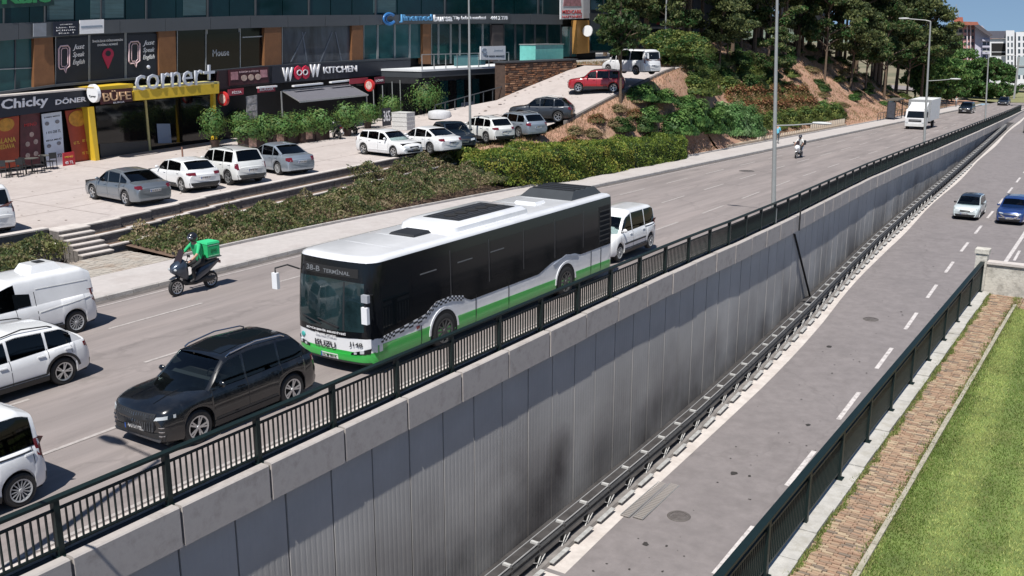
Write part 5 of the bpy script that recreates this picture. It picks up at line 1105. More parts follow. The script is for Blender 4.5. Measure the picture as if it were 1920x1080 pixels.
o = linkobj('shrub_bed_foliage', leafmesh('shrub_bed_foliage', P, r_.uniform(.5, 1.4, len(P)) * .07, BED[:4] + [BED[0]], 62)); tag(o, 'scrubby green low shrubs in the bed left of the steps', kind='stuff')
P, r_ = bedf(24, 37, -22.1, -20.9, lambda a, b: .9, lambda a, b: .7 + .2 * math.sin(b * 2), 9000, 63)
o = linkobj('shrub_bed_foliage', leafmesh('shrub_bed_foliage', P, r_.uniform(.5, 1.4, len(P)) * .08, DRY + [HEDGE[0], HEDGE[2]], 63)); tag(o, 'dry brownish green plants on the top terrace behind the clipped hedge', kind='stuff')

# planter hedge and potted plants before the Woow Kitchen terrace
M_PLNT = mat('planter_brown', (.05, .028, .022), .7, var=.2, scale=3)
pl = [(468, 272), (494, 268), (520, 265), (548, 262), (574, 260), (600, 257)]
shrub_meshes = make_bush(71, .72, .62, [BROAD[1], BROAD[2], PALE[2], OLIVE[0]], 2200, .075, True)
for i, (px, py) in enumerate(pl):
    P = at(px, py + 12, 1.45); L2 = lotz(P.y); t = thing('planter_box', 'dark brown planter box in the row of boxes before the awning', 'planter', (P.x, P.y, L2), 0, 'planter boxes before the awning')
    mb = MB(); mb.box(-.3, .3, -.62, .62, 0, .85); mb.build('box', M_PLNT, t); mb = MB(); mb.box(-.33, .33, -.65, .65, .852, .9); mb.build('rim', M_PLNT, t)
    if i in (0, 2, 4): mb = MB(); mb.box(.31, .33, -.3, .3, .2, .8); mb.build('menu_picture', mat('menu_print', (.42, .26, .2), .6, var=.6, scale=5), t)
    s = thing('planter_shrub', 'leafy green shrub growing in the row of planter boxes before the awning', 'shrub', (P.x, P.y, L2 + 1.15), i, 'shrubs in the planter boxes'); linkobj('foliage', shrub_meshes[0], s); linkobj('stem', shrub_meshes[1], s); s.scale = (1.0, 1.5, .95 + .2 * (i % 2))
for (px, py, s_, h_, lab) in ((404, 278, .75, 2.4, 'potted tree with a thin stem standing at the right end of the snack shop'), (455, 262, .9, 1.8, 'leafy potted shrub left of the planter row'), (652, 262, 1.0, 2.1, 'spiky potted plant below the round red sign'), (690, 250, .9, 1.7, 'low potted plant behind the white hatchback'), (735, 240, .9, 1.9, 'potted shrub among the thin pale poles'), (800, 237, 1.5, 2.9, 'large round leafy shrub in front of the dark undercroft')):
    P = at(px, py, 1.5); L2 = lotz(P.y); t = thing('potted_plant', lab, 'plant', (P.x, P.y, L2), px)
    m = make_bush(int(px), s_, h_ * .36, [BROAD[1], BROAD[2], OLIVE[0], PALE[2]], 2600, .08, True); o = linkobj('foliage', m[0], t, (0, 0, h_ * .62)); 
    mb = MB(); mb.tube([(0, 0, .3), (.03, 0, h_ * .4), (0, .04, h_ * .7)], [.04, .035, .02], 6); mb.build('stem', BARK, t)
    mb = MB(); mb.lathe([(.001, 0), (.22, 0), (.30, .5), (.26, .5), (.24, .44), (.001, .44)], 14, 0, 'z'); mb.build('pot', M_PLNT, t)

# =================================================================== FAR SCENERY
def hill(name, y, base, pts, m, depth=900):
    mb = MB(); n = len(pts); V = []
    for k, (dy, hs) in enumerate(((0, 0), (depth * .35, .55), (depth * .7, 1.), (depth * 1.3, .8))):
        V += [(x, y + dy, base + h * hs) for x, h in pts]
    mb.add(V, [(j * n + i, j * n + i + 1, (j + 1) * n + i + 1, (j + 1) * n + i) for j in range(3) for i in range(n - 1)]); o = mb.build(name, m, smooth=True, recalc=False); o['kind'] = 'structure'
M_HILL = mat('hill_scrub', (.10, .13, .09), .95, var=.25, scale=.004, dirt=(.20, .20, .15), dscale=.01, damt=.6)
hr = random.Random(4)
hill('hills', 4200, -13, [(-7000 + i * 200, 62 + 26 * math.sin(i * .55) + 16 * math.sin(i * 1.3 + 1) + hr.uniform(-6, 6)) for i in range(80)], M_HILL)
hill('hills', 2900, -13, [(-4500 + i * 150, 20 + 12 * math.sin(i * .8 + 2) + hr.uniform(-3, 3)) for i in range(70)], M_HILL, 500)
# distant town
towncols = [mat('far_wall_' + c, rgb, .8, var=.08) for c, rgb in (('white', (.62, .62, .60)), ('cream', (.55, .50, .42)), ('grey', (.36, .38, .40)), ('rose', (.48, .33, .28)))]
M_FW = mat('far_window', (.05, .07, .09), .3, var=0); M_ROOF = mat('red_roof_tile', (.34, .12, .08), .85, var=.2, scale=2)
def block(x, y, w, d, z0, h, m, label, group, rz=0., roof=True, wins=True):
    t = thing('town_building', label, 'building', (x, y, z0), rz, group); mb = MB(); mb.box(-w / 2, w / 2, -d / 2, d / 2, 0, h); mb.build('wall', m, t)
    if roof: mb = MB(); mb.hexa([(-w / 2 - .4, -d / 2 - .4, h + .01), (w / 2 + .4, -d / 2 - .4, h + .01), (w / 2 + .4, d / 2 + .4, h + .01), (-w / 2 - .4, d / 2 + .4, h + .01)], [(-w * .15, -d * .15, h + 2), (w * .15, -d * .15, h + 2), (w * .15, d * .15, h + 2), (-w * .15, d * .15, h + 2)]); mb.build('roof', M_ROOF, t)
    else: mb = MB(); mb.box(-w / 2 - .15, w / 2 + .15, -d / 2 - .15, d / 2 + .15, h + .01, h + .5); mb.build('parapet', m, t)
    if wins:
        mb = MB(); ns = max(1, int(h / 3.2)); nwi = max(2, int(w / 3))
        for f in range(ns):
            for k in range(nwi):
                a = -w / 2 + (k + .25) * w / nwi; b = a + w / nwi * .5; mb.box(a, b, -d / 2 - .05, -d / 2 - .0, f * 3.2 + 1, f * 3.2 + 2.5)
        mb.build('window_rows', M_FW, t)
    return t
def along(px, dist):                                       # point on the plain at pixel column px
    r = ray(px, 60); k = dist / math.hypot(r.x, r.y); return CAMP.x + r.x * k, CAMP.y + r.y * k
tr = random.Random(77)
for k in range(46):
    px = tr.uniform(1828, 1990); dist = tr.uniform(750, 1900); x, y = along(px, dist)
    block(x, y, tr.uniform(9, 22), tr.uniform(9, 14), -12.6, tr.uniform(8, 16) + dist * .004, tr.choice(towncols), 'small pale building in the hazy far town under the hills', 'buildings of the far town', tr.uniform(-.5, .5), tr.random() < .4, True)
# nearer far buildings (built on sight lines at their own distances)
def apartment():
    D = 262; t = thing('apartment_building', 'tall pink and cream apartment building with red tiled roof beyond the trees', 'building')
    def q(px, py, d=0): r = ray(px, py); k = (D - d) / math.hypot(r.x, r.y); return CAMP + r * k
    def pan(nm, pts, d, th, m): mb = MB(); r = ray(1815, 60); off = Vector((r.x, r.y, 0)).normalized() * th; mb.prism([q(x, y, d) for x, y in pts], off); return mb.build(nm, m, t)
    ro = mat('rose_render', (.50, .27, .25), .8, var=.12, scale=.5); cr_ = mat('cream_render', (.55, .53, .45), .8, var=.1, scale=.5); lil = mat('lilac_render', (.47, .46, .55), .8, var=.1, scale=.5)
    pan('wall', [(1786, 165), (1806, 165), (1806, 46), (1786, 46)], 0, 12, cr_); pan('wall', [(1806, 165), (1828, 165), (1828, 48), (1806, 48)], 2, 12, ro); pan('wall', [(1828, 165), (1856, 165), (1856, 66), (1842, 48), (1828, 48)], 3, 12, lil)
    pan('roof', [(1786, 47), (1836, 47), (1833, 41), (1790, 40)], 4, 14, M_ROOF); pan('roof', [(1788, 40), (1806, 40), (1805, 32), (1787, 33)], 1, 8, M_ROOF); pan('roof', [(1826, 48), (1856, 69), (1862, 66), (1836, 46)], 5, 12, mat('dark_roof', (.09, .08, .09), .8, var=.1))
    for f in range(9):
        y = 55 + f * 12
        for (a, b, dd) in ((1789, 1795, 0), (1798, 1804, 0), (1808, 1812, 2), (1815, 1818, 2), (1822, 1826, 2), (1843, 1849, 3), (1851, 1855, 3)):
            if y > (70 if a > 1840 else 50): pan('window', [(a, y + 6), (b, y + 6), (b, y), (a, y)], dd + .05, .05, M_FW)
        for (a, b, dd) in ((1787, 1805, 1.2), (1842, 1856, 4.2)):
            if y > (66 if a > 1800 else 50): pan('balcony', [(a, y + 10), (b, y + 10), (b, y + 6.6), (a, y + 6.6)], dd, 1.2, cr_ if a < 1800 else lil)
    pan('pilaster', [(1812.5, 165), (1814.5, 165), (1814.5, 47), (1812.5, 47)], 2.6, .6, mat('pale_pilaster', (.62, .55, .58), .8, var=0)); pan('pilaster', [(1819, 165), (1821, 165), (1821, 47), (1819, 47)], 2.6, .6, mat('pale_pilaster', (1, 1, 1)))
    pass
    for x in (1793, 1797): mb = MB(); a = q(x, 33); b = q(x, 8 if x == 1793 else 18); mb.bar(a, b, .15, .15); mb.build('antenna_mast', M_POLE, t)
apartment()
def modern():
    D = 300; t = thing('modern_building', 'white modern building with dark recessed glazing at the right edge beyond the trees', 'building')
    def q(px, py, d=0): r = ray(px, py); k = (D - d) / math.hypot(r.x, r.y); return CAMP + r * k
    def pan(nm, pts, d, th, m): mb = MB(); r = ray(1880, 60); off = Vector((r.x, r.y, 0)).normalized() * th; mb.prism([q(x, y, d) for x, y in pts], off); return mb.build(nm, m, t)
    W = mat('modern_white', (.66, .67, .70), .7, var=.05); Dk = mat('violet_grey_roof', (.10, .10, .13), .6, var=.1)
    pan('roof', [(1852, 72), (1886, 72), (1886, 58), (1852, 58)], 0, 14, Dk); pan('wall', [(1852, 165), (1888, 165), (1888, 73), (1852, 73)], -.5, 14, W); pan('window', [(1859, 104), (1886, 104), (1886, 81), (1859, 81)], -.4, .1, M_DARK); pan('window', [(1859, 98), (1886, 98), (1886, 97), (1859, 97)], -.3, .1, W)
    pan('tower', [(1886, 165), (1902, 165), (1902, 57), (1886, 57)], 3, 14, W); pan('tower', [(1905, 165), (1945, 165), (1945, 60), (1905, 60)], 2, 14, W); pan('link', [(1902, 165), (1905, 165), (1905, 62), (1902, 62)], 0, 10, Dk)
    for f in range(7):
        for a, b in ((1889, 1892), (1896, 1899), (1909, 1913), (1918, 1923), (1930, 1936)): pan('window', [(a, 76 + f * 12), (b, 76 + f * 12), (b, 68 + f * 12), (a, 68 + f * 12)], 3.05 if a < 1903 else 2.05, .05, M_FW)
modern()
for (px, D, w, h, m, lab) in ((1838, 420, 26, 11, 2, 'low grey building between the pink and the white buildings'),):
    x, y = along(px, D); block(x, y, w, 12, -8, h, towncols[m], lab, None, .5, False)
# dark round tree clumps and roundabout green
fa = make_tree(81, 8.5, 4.2, 'round', [BROAD[0], PINE[1], BROAD[1]], 5000, 36, .32, .12)
for (px, D, s) in ((1836, 250, .95), (1850, 245, 1.0), (1862, 240, 1.05), (1875, 238, .95), (1888, 242, .9), (1902, 255, .8), (1805, 232, .8), (1790, 222, .75), (1822, 240, .7)):
    x, y = along(px, D); plant(fa, 'street_tree', 'dark round street tree in the clump before the white modern building', 'tree', x, y, max(-12.5, g(y)) - .3, s, px, 'round street trees beyond the bend')
P0 = [solve(x, y, g) for x, y in ((1802, 172), (1838, 166), (1935, 172), (1935, 193), (1870, 192), (1815, 186))]
mb = MB(); mb.add([(p.x, p.y, p.z + .05) for p in P0], [(0, 1, 2, 3, 4, 5)]); struct(mb.build('roadside_green', mat('dry_verge', (.20, .20, .09), .95, var=.2, scale=.4), recalc=False))
# gantry sign at the right edge
t = thing('gantry_sign', 'pale blue-grey overhead road sign board on a steel post at the right edge', 'road sign'); D = 205
def q_(px, py, d=0): r = ray(px, py); k = (D - d) / math.hypot(r.x, r.y); return CAMP + r * k
r = ray(1915, 120); off = Vector((r.x, r.y, 0)).normalized()
mb = MB(); mb.prism([q_(x, y) for x, y in ((1907, 141), (1950, 141), (1950, 106), (1907, 106))], off * .2); mb.build('board', mat('sign_back', (.33, .40, .42), .6, var=.05), t)
mb = MB(); a = q_(1911, 106); b = q_(1906, 175); mb.bar((a.x, a.y, a.z), (a.x, a.y, b.z - 1), .3, .3); mb.bar(q_(1905, 124), q_(1950, 124), .25, .25); mb.build('post', M_POLE, t)
# =================================================================== VEHICLES
def paint(name, rgb, metal=.0, rough=.32, var=.05): return mat('paint_' + name, rgb, rough, metal=metal, var=var, scale=1.5, coat=.9, dirt=tuple(c * .55 + .05 for c in rgb), dscale=1.1, damt=.25)
W_ = paint('white', (.72, .73, .74)); W2 = paint('warm_white', (.66, .67, .66)); SIL = paint('silver', (.33, .38, .44), .5); GRY = paint('steel_grey', (.20, .225, .25), .5); BLK = paint('black', (.005, .006, .008), .1, .22, 0)
DGR = paint('dark_grey', (.045, .05, .058), .4); REDP = paint('red', (.30, .012, .018)); BLUE = paint('deep_blue', (.016, .05, .20), .3, .22); AQUA = paint('pale_aqua', (.58, .65, .66)); NVY = paint('night_blue', (.010, .018, .03), .2)
def see_glass(name, tint, gl=.04):
    m = bpy.data.materials.new(name); m.use_nodes = True; nt = m.node_tree; N = nt.nodes; Lk = nt.links; N.clear()
    o = N.new('ShaderNodeOutputMaterial'); tr = N.new('ShaderNodeBsdfTransparent'); tr.inputs[0].default_value = (*tint, 1); gs = N.new('ShaderNodeBsdfGlossy'); gs.inputs['Roughness'].default_value = gl; gs.inputs[0].default_value = (1, 1, 1, 1)
    fr = N.new('ShaderNodeFresnel'); fr.inputs[0].default_value = 1.5; mx = N.new('ShaderNodeMixShader'); Lk.new(fr.outputs[0], mx.inputs[0]); Lk.new(tr.outputs[0], mx.inputs[1]); Lk.new(gs.outputs[0], mx.inputs[2]); Lk.new(mx.outputs[0], o.inputs[0]); MATS[name] = m; return m
G_FRONT = see_glass('clear_screen_glass', (.50, .58, .58)); G_SIDE = see_glass('tinted_side_glass', (.20, .225, .23)); G_REAR = see_glass('privacy_glass', (.06, .068, .07))
M_SEAT = mat('seat_fabric', (.025, .025, .028), .9, var=.2, scale=8)
WHEELS = {}
def wheel_meshes(r, w, style):
    k = (round(r, 3), w, style)
    if k in WHEELS: return WHEELS[k]
    a = MB(); a.lathe([(r * .66, -w / 2 + .01), (r * .90, -w / 2), (r, -w / 2 + .03), (r, w / 2 - .03), (r * .90, w / 2), (r * .66, w / 2 - .01)], 26, 0, 'x')
    ty = a.mesh('tyre', M_BLACK, smooth=True)
    b = MB(); b.lathe([(r * .66, w / 2 - .01), (r * .69, w / 2 + .006), (r * .60, w / 2 - .005), (r * .58, -w * .2)], 26, 0, 'x'); b.lathe([(.001, -w * .1), (r * .62, -w * .1)], 20, 1, 'x')
    b.lathe([(.001, w / 2 + .004), (r * .11, w / 2 + .004), (r * .15, w / 2 - .03)], 14, 0, 'x')
    n = {'five': 5, 'ten': 10, 'twin': 5, 'cap': 14, 'steel': 8}[style]
    for i in range(n):
        for off in ((-.10, .10) if style == 'twin' else (0,)):
            th = 2 * math.pi * i / n + off; wd = r * (.10 if style in ('ten', 'twin') else (.16 if style == 'five' else .055))
            p = Vector((w / 2 - .02, math.cos(th) * r * .10, math.sin(th) * r * .10)); q = Vector((w / 2 - .012, math.cos(th + off * .6) * r * .64, math.sin(th + off * .6) * r * .64)); b.bar(p, q, wd, .022, 0, Vector((1, 0, 0)))
    rm = b.mesh('rim', [M_RIM if style != 'cap' else mat('hubcap', (.42, .43, .44), .45, metal=.3, var=.1), M_DARK]); WHEELS[k] = (ty, rm); return WHEELS[k]
def add_wheels(root, axles, half, r, w=.21, style='five'):
    ty, rm = wheel_meshes(r, w, style)
    for y in axles:
        for s in (1, -1):
            wl = MB(); wl.lathe([(.001, -.03), (r * .25, -.03), (r * .25, .0), (.001, .0)], 8, 0, 'x'); o = wl.build('wheel', M_BLKPL, root, loc=(s * (half - w / 2), y, r)); o.rotation_euler = (0, 0, 0 if s > 0 else math.pi)
            linkobj('tyre', ty, o); linkobj('rim', rm, o)
class Decal:
    """patches that follow a body surface: coordinates found by casting onto it"""
    def __init__(s, me, root): s.bvh = BVHTree.FromPolygons([v.co for v in me.vertices], [p.vertices for p in me.polygons]); s.root = root
    def hit(s, ax, u, v):
        if ax == 'L': o, d = Vector((-6, u, v)), Vector((1, 0, 0))
        elif ax == 'R': o, d = Vector((6, u, v)), Vector((-1, 0, 0))
        elif ax == 'F': o, d = Vector((u, 30, v)), Vector((0, -1, 0))
        elif ax == 'B': o, d = Vector((u, -30, v)), Vector((0, 1, 0))
        else: o, d = Vector((u, v, 12)), Vector((0, 0, -1))
        h = s.bvh.ray_cast(o, d, 60); return (h[0], d) if h[0] is not None else (None, d)
    def patch(s, name, ax, lo, hi, m, off=.008, nx=8, ny=3, parent=None, th=.012):
        def rs(c, n):
            P = [Vector((a, b, 0)) for a, b in c]; L_ = [0]
            for a, b in zip(P, P[1:]): L_.append(L_[-1] + (b - a).length)
            out = []
            for i in range(n + 1):
                t = L_[-1] * i / n; k = 0
                while k < len(L_) - 2 and L_[k + 1] < t: k += 1
                f = 0 if L_[k + 1] == L_[k] else (t - L_[k]) / (L_[k + 1] - L_[k]); out.append(P[k].lerp(P[k + 1], f))
            return out
        A = rs(lo, nx); B = rs(hi, nx); V = []; last = None; d = None
        for j in range(ny + 1):
            for i in range(nx + 1):
                c = A[i].lerp(B[i], j / ny); h, d = s.hit(ax, c.x, c.y)
                V.append([h, c])
        for k, (h, c) in enumerate(V):
            if h is None:
                for r_ in range(1, nx + 2):
                    for q in (k - r_, k + r_, k - r_ * (nx + 1), k + r_ * (nx + 1)):
                        if 0 <= q < len(V) and V[q][0] is not None: h = V[q][0]; break
                    if h is not None: break
                if h is None: return None
                h = h.copy()
                if ax in 'LR': h.y, h.z = c.x, c.y
                elif ax in 'FB': h.x, h.z = c.x, c.y
            V[k][0] = h.copy() if False else h
        mb = MB(); W1 = nx + 1; top = [p[0] - d * off for p in V]
        mb.add(top, [(j * W1 + i, j * W1 + i + 1, (j + 1) * W1 + i + 1, (j + 1) * W1 + i) for j in range(ny) for i in range(nx)])
        rim = [i for i in range(W1)] + [j * W1 + nx for j in range(1, ny + 1)] + [ny * W1 + i for i in range(nx - 1, -1, -1)] + [j * W1 for j in range(ny - 1, 0, -1)]
        bk = [top[i] + d * (th + off) for i in rim]; b = len(mb.V); mb.V += [tuple(p) for p in bk]
        for k in range(len(rim)): k2 = (k + 1) % len(rim); mb.F.append((rim[k], rim[k2], b + k2, b + k)); mb.M.append(0)
        return mb.build(name, m, parent or s.root, smooth=True)
    def both(s, name, lo, hi, m, **k): s.patch(name, 'L', lo, hi, m, **k); s.patch(name, 'R', lo, hi, m, **k)
def plate(D, ax, z, txt, w=.52, h=.115, x=0, parent=None):
    o = D.patch('number_plate', ax, [(x - w / 2, z), (x + w / 2, z)], [(x - w / 2, z + h), (x + w / 2, z + h)], M_PLATE, .02, 2, 1)
    if o and txt:
        c = [Vector(v.co) for v in o.data.vertices][:6]; y = max(v.y for v in c) if ax == 'F' else min(v.y for v in c); sg = 1 if ax == 'F' else -1
        text_on('plate_text', txt, lambda u, v, q=0: Vector((x - sg * (u - .5) * w, y + sg * (.003 + q), z + v * h)), M_TXTB, o, .52, .5, .8, .62, .003, .01)
        b = MB(); b.box(x - sg * -w / 2 - (.03 if sg > 0 else 0), x - sg * -w / 2 + (.0 if sg > 0 else .03), min(y, y + sg * .002), max(y, y + sg * .002), z + .004, z + h - .004); b.build('plate_band', mat('plate_blue', (.02, .08, .35), .5, var=0), o)
def car(name, label, cat, pm, L, W, H, wb, fo, prof, green, r=.32, sill=.20, style='five', group=None, roofm=None, clad=None, rails=None, glassm=None, pillars=(), plate_f='16 AJ 482', plate_r='16 BKR 27', tumble=.13, bow=.17, bowr=.12,
        lights='std', sidewin=None, rear_h=None, mirror_m=None, panels=True, belt_off=.045, grille=None, rearglass=True, sideline=True, handles=True, arch_clad=False, tail=None, rearvert=False, fullrear=None):
    """local axes: +y is forwards, x to the right, origin on the ground under the middle"""
    root = thing(name, label, cat, (0, 0, 0), 0, group)
    pf = [p for p in prof]; yf = L / 2 - fo; axles = (yf, yf - wb); ra = r + .055
    zsf = lambda y: interp(y, [p[0] for p in pf], [p[1] for p in pf])
    ys = set(np.round(np.linspace(-L / 2, L / 2, 45), 4))
    for a in axles: ys |= set(np.round([a + ra * math.cos(t) for t in np.linspace(0, math.pi, 13)], 4))
    ys |= {round(L / 2 - .04, 4), round(-L / 2 + .03, 4)}; ys = sorted(ys)
    def hwf(y):
        e = max(0, abs(y) / (L / 2) - .66) / .34; return W / 2 * (1 - (.10 if y > 0 else .065) * e ** 2.2)
    def zbf(y):
        zb = sill; e = (abs(y) - (L / 2 - .5)) / .5
        if e > 0: zb += .05 * e
        for a in axles:
            if abs(y - a) < ra - 1e-4: zb = max(zb, r + math.sqrt(ra * ra - (y - a) ** 2))
        return zb
    rows = []
    for y in ys:
        hw = hwf(y); zb = zbf(y); zs = zsf(y); h = zs - zb
        e = max(0, (abs(y) - (L / 2 - .06)) / .06); tuck = .05 * e
        flare = sum(max(0, 1 - ((y - a) / (ra + .16)) ** 2) for a in axles if abs(y - a) < ra + .16) * .02
        zm = lambda t: zb + h * t
        pts = [(hw - .05 - tuck, zb), (hw - .012 + flare - tuck, zm(.10)), (hw + flare * .8 - tuck * .6, zm(.40)), (hw - .004 - tuck * .5, zm(.68)), (hw - .03 - tuck, zm(.88)), (hw - .075 - tuck, zs - .012), (hw - .16, zs + .008), (hw * .55, zs + .035), (0, zs + .048)]
        rows.append([(x, y, z) for x, z in pts] + [(-x, y, z) for x, z in reversed(pts[:-1])])
    def bowf(p):
        x, y, z = p; k = max(0, (y - (L / 2 - .75)) / .75); kr = max(0, (-y - (L / 2 - .6)) / .6); f = (abs(x) / (W / 2)) ** 2.4
        zr = zsf(L / 2); lean = 0
        return (x, y - bow * f * k + bowr * f * kr, z)
    mb = MB(); n = len(rows[0]); b0 = 0
    mb.V += [bowf(p) for r_ in rows for p in r_]
    for j in range(len(rows) - 1):
        for i in range(n - 1): mb.F.append((j * n + i, j * n + i + 1, (j + 1) * n + i + 1, (j + 1) * n + i)); mb.M.append(0)
    # rounded end caps
    for j, sg in ((0, -1), (len(rows) - 1, 1)):
        ring = [j * n + i for i in range(n)]; zc = (rows[j][0][2] + rows[j][8][2]) / 2; prev = ring
        for s_, dy in ((.93, .035), (.6, .06)):
            b = len(mb.V)
            for i in ring:
                x, y, z = mb.V[i]; mb.V.append((x * (s_ * .5 + .5), y + sg * dy, zc + (z - zc) * s_))
            cur = list(range(b, b + n))
            for i in range(n - 1): mb.F.append((prev[i], prev[i + 1], cur[i + 1], cur[i])); mb.M.append(0)
            mb.F.append((prev[-1], prev[0], cur[0], cur[-1])); mb.M.append(0); prev = cur
        mb.F.append(tuple(prev)); mb.M.append(0)
    # greenhouse
    gy = [p[0] for p in green]; gzs = [p[1] for p in green]
    ztf = lambda y: interp(y, gy[::-1], gzs[::-1])
    w0, w1 = (sidewin or (green[0][0] - .32, green[-1][0] + .32)); edges = [w0] + list(pillars) + [w1]
    wins = [(a - .035, c + .035) for a, c in zip(edges, edges[1:])]
    gys = sorted(set(np.round(np.linspace(gy[-1], gy[0], 30), 4)) | set(np.round(gy, 4)) | set(np.round([q for w in wins for q in w], 4)))
    def wbelt(y): return hwf(y) - .075
    def yrow(y):
        zs = zsf(y) - .03; zt = max(ztf(y), zs + .012); hh = zt - zs; wb_ = wbelt(y); wr_ = wb_ - tumble * (hh / .5) * .9
        pts = [(wb_, zs), (lerp(wb_, wr_, .5), zs + hh * .5), (lerp(wb_, wr_, .86), zs + hh * .86), (wr_ - .03, zs + hh * .955), (wr_ - .10, zs + hh), (wr_ * .5, zt + .022), (0, zt + .030)]
        return [(x, y, z) for x, z in pts] + [(-x, y, z) for x, z in reversed(pts[:-1])]
    gr_ = [yrow(y) for y in gys]; nb_ = len(gr_[0]); b = len(mb.V)
    def gbow(p):
        x, y, z = p; f = (abs(x) / (W / 2)) ** 2.2; kf = sstep((y - green[1][0]) / max(.1, green[0][0] - green[1][0])); kr = sstep((green[-2][0] - y) / max(.1, green[-2][0] - green[-1][0])); return (x, y - .16 * f * kf + .10 * f * kr, z)
    mb.V += [gbow(p) for r_ in gr_ for p in r_]
    holes = set()
    for j in range(len(gr_) - 1):
        ym = (gys[j] + gys[j + 1]) / 2; hh_ = ztf(ym) - zsf(ym)
        inw = any(c < ym < a for a, c in wins) and hh_ > .16; insc = green[1][0] + .05 < ym < green[0][0] - .19; inre = rearglass and green[-1][0] + .06 < ym < green[-2][0] - .05
        for i in range(nb_ - 1):
            if (inw and i in (0, 1, nb_ - 2, nb_ - 3)) or (insc and 4 <= i <= nb_ - 6) or (inre and 4 <= i <= nb_ - 6): holes.add(len(mb.F) + len(holes) * 0 + (j * (nb_ - 1) + i))
    hbase = len(mb.F)
    holes = {h - 0 for h in holes}
    for j in range(len(gr_) - 1):
        for i in range(nb_ - 1): mb.F.append((b + j * nb_ + i, b + j * nb_ + i + 1, b + (j + 1) * nb_ + i + 1, b + (j + 1) * nb_ + i)); mb.M.append(1 if (roofm and i in (3, 4, 5, 6, 7, 8)) else 0)
    for j in (0, len(gr_) - 1): mb.F.append(tuple(b + j * nb_ + i for i in range(nb_))); mb.M.append(0)
    full = mb.mesh('cast_surface', [pm]); D = Decal(full, root); bpy.data.meshes.remove(full); gm = glassm or G_REAR
    keep_ = [k for k in range(len(mb.F)) if k not in holes]; mb.F = [mb.F[k] for k in keep_]; mb.M = [mb.M[k] for k in keep_]
    body = mb.build('body', [pm, roofm or pm], root, smooth=True, weld=True)
    # cabin: dark floor at sill height, dashboard, seats, wheel
    it = MB(); yy_ = [lerp(green[-1][0] + .12, green[0][0] - .24, q / 12) for q in range(13)]
    for a_, b_ in zip(yy_, yy_[1:]): it.quad((-wbelt(a_) + .05, a_, zsf(a_) + .054), (wbelt(a_) - .05, a_, zsf(a_) + .054), (wbelt(b_) - .05, b_, zsf(b_) + .054), (-wbelt(b_) + .05, b_, zsf(b_) + .054))
    it.build('cabin_floor', M_DARK, root, recalc=False)
    yb_ = green[0][0]; zb_0 = zsf(yb_ - .5)
    it = MB(); it.hexa([(-W * .38, yb_ - .55, zb_0), (W * .38, yb_ - .55, zb_0), (W * .37, yb_ - .26, zb_0), (-W * .37, yb_ - .26, zb_0)], [(-W * .37, yb_ - .52, zb_0 + .12), (W * .37, yb_ - .52, zb_0 + .12), (W * .36, yb_ - .28, zb_0 + .06), (-W * .36, yb_ - .28, zb_0 + .06)]); it.build('dashboard', mat('dash_grey', (.05, .05, .055), .8, var=.1), root)
    it = MB(); it.tube([(-W * .2 + .18 * math.cos(t), yb_ - .66 - .05 * math.sin(t), zb_0 + .10 + .15 * math.sin(t)) for t in [R(30 * q) for q in range(13)]], .014, 5); it.build('steering_wheel', M_BLKPL, root)
    for ys_ in (yb_ - 1.38, yb_ - 2.25):
        zs_ = zsf(ys_); top_ = ztf(ys_) - zs_ - .04
        if top_ < .2: continue
        for s_ in (-1, 1):
            it = MB(); x_ = s_ * W * .2; it.hexa([(x_ - .23, ys_ - .07, zs_ - .1), (x_ + .23, ys_ - .07, zs_ - .1), (x_ + .23, ys_ + .07, zs_ - .1), (x_ - .23, ys_ + .07, zs_ - .1)], [(x_ - .17, ys_ - .11, zs_ + min(.2, top_ * .5)), (x_ + .17, ys_ - .11, zs_ + min(.2, top_ * .5)), (x_ + .17, ys_ - .01, zs_ + min(.2, top_ * .5)), (x_ - .17, ys_ - .01, zs_ + min(.2, top_ * .5))])
            it.box(x_ - .12, x_ + .12, ys_ - .13, ys_ - .04, zs_ + min(.22, top_ * .55), zs_ + min(.38, top_ * .92)); it.build('seat', M_SEAT, root)
    # underbody (dark) -> also reads as wheel wells
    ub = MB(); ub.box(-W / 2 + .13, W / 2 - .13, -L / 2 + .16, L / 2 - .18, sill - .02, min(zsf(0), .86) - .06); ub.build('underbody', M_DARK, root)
    # windscreen + rear glass
    z0 = zsf(gy[0]) + .022; z1 = ztf(green[1][0]) - .035; wb0 = wbelt(gy[0]) - .10; wr0 = wbelt(green[1][0]) - tumble - .09
    D.patch('windscreen', 'F', [(-wb0, z0), (wb0, z0)], [(-wr0, z1), (wr0, z1)], G_FRONT, .006, 10, 6)
    if rearglass:
        rz1 = ztf(green[-2][0]) - .05; rz0 = max(zsf(gy[-1]) + .05, fullrear or 0); rw0 = wbelt(gy[-1]) - .11; rw1 = wbelt(green[-2][0]) - tumble - .10
        D.patch('rear_window', 'B', [(-rw0, rz0), (rw0, rz0)], [(-rw1, rz1), (rw1, rz1)], gm, .006, 10, 5)
    # side windows
    for wi, (a, c) in enumerate(zip(edges, edges[1:])):
        a2, c2 = a - .035, c + .035; m_ = 7; yy = [lerp(a2, c2, i / m_) for i in range(m_ + 1)]
        lo = [(q, zsf(q) + .005) for q in yy]; hi = [(q, max(zsf(q) + .03, zsf(q) - .03 + (ztf(q) - zsf(q) + .03) * .86 + .012)) for q in yy]
        D.both('side_window', lo, hi, G_SIDE if wi == 0 else gm, off=.006, nx=m_, ny=3)
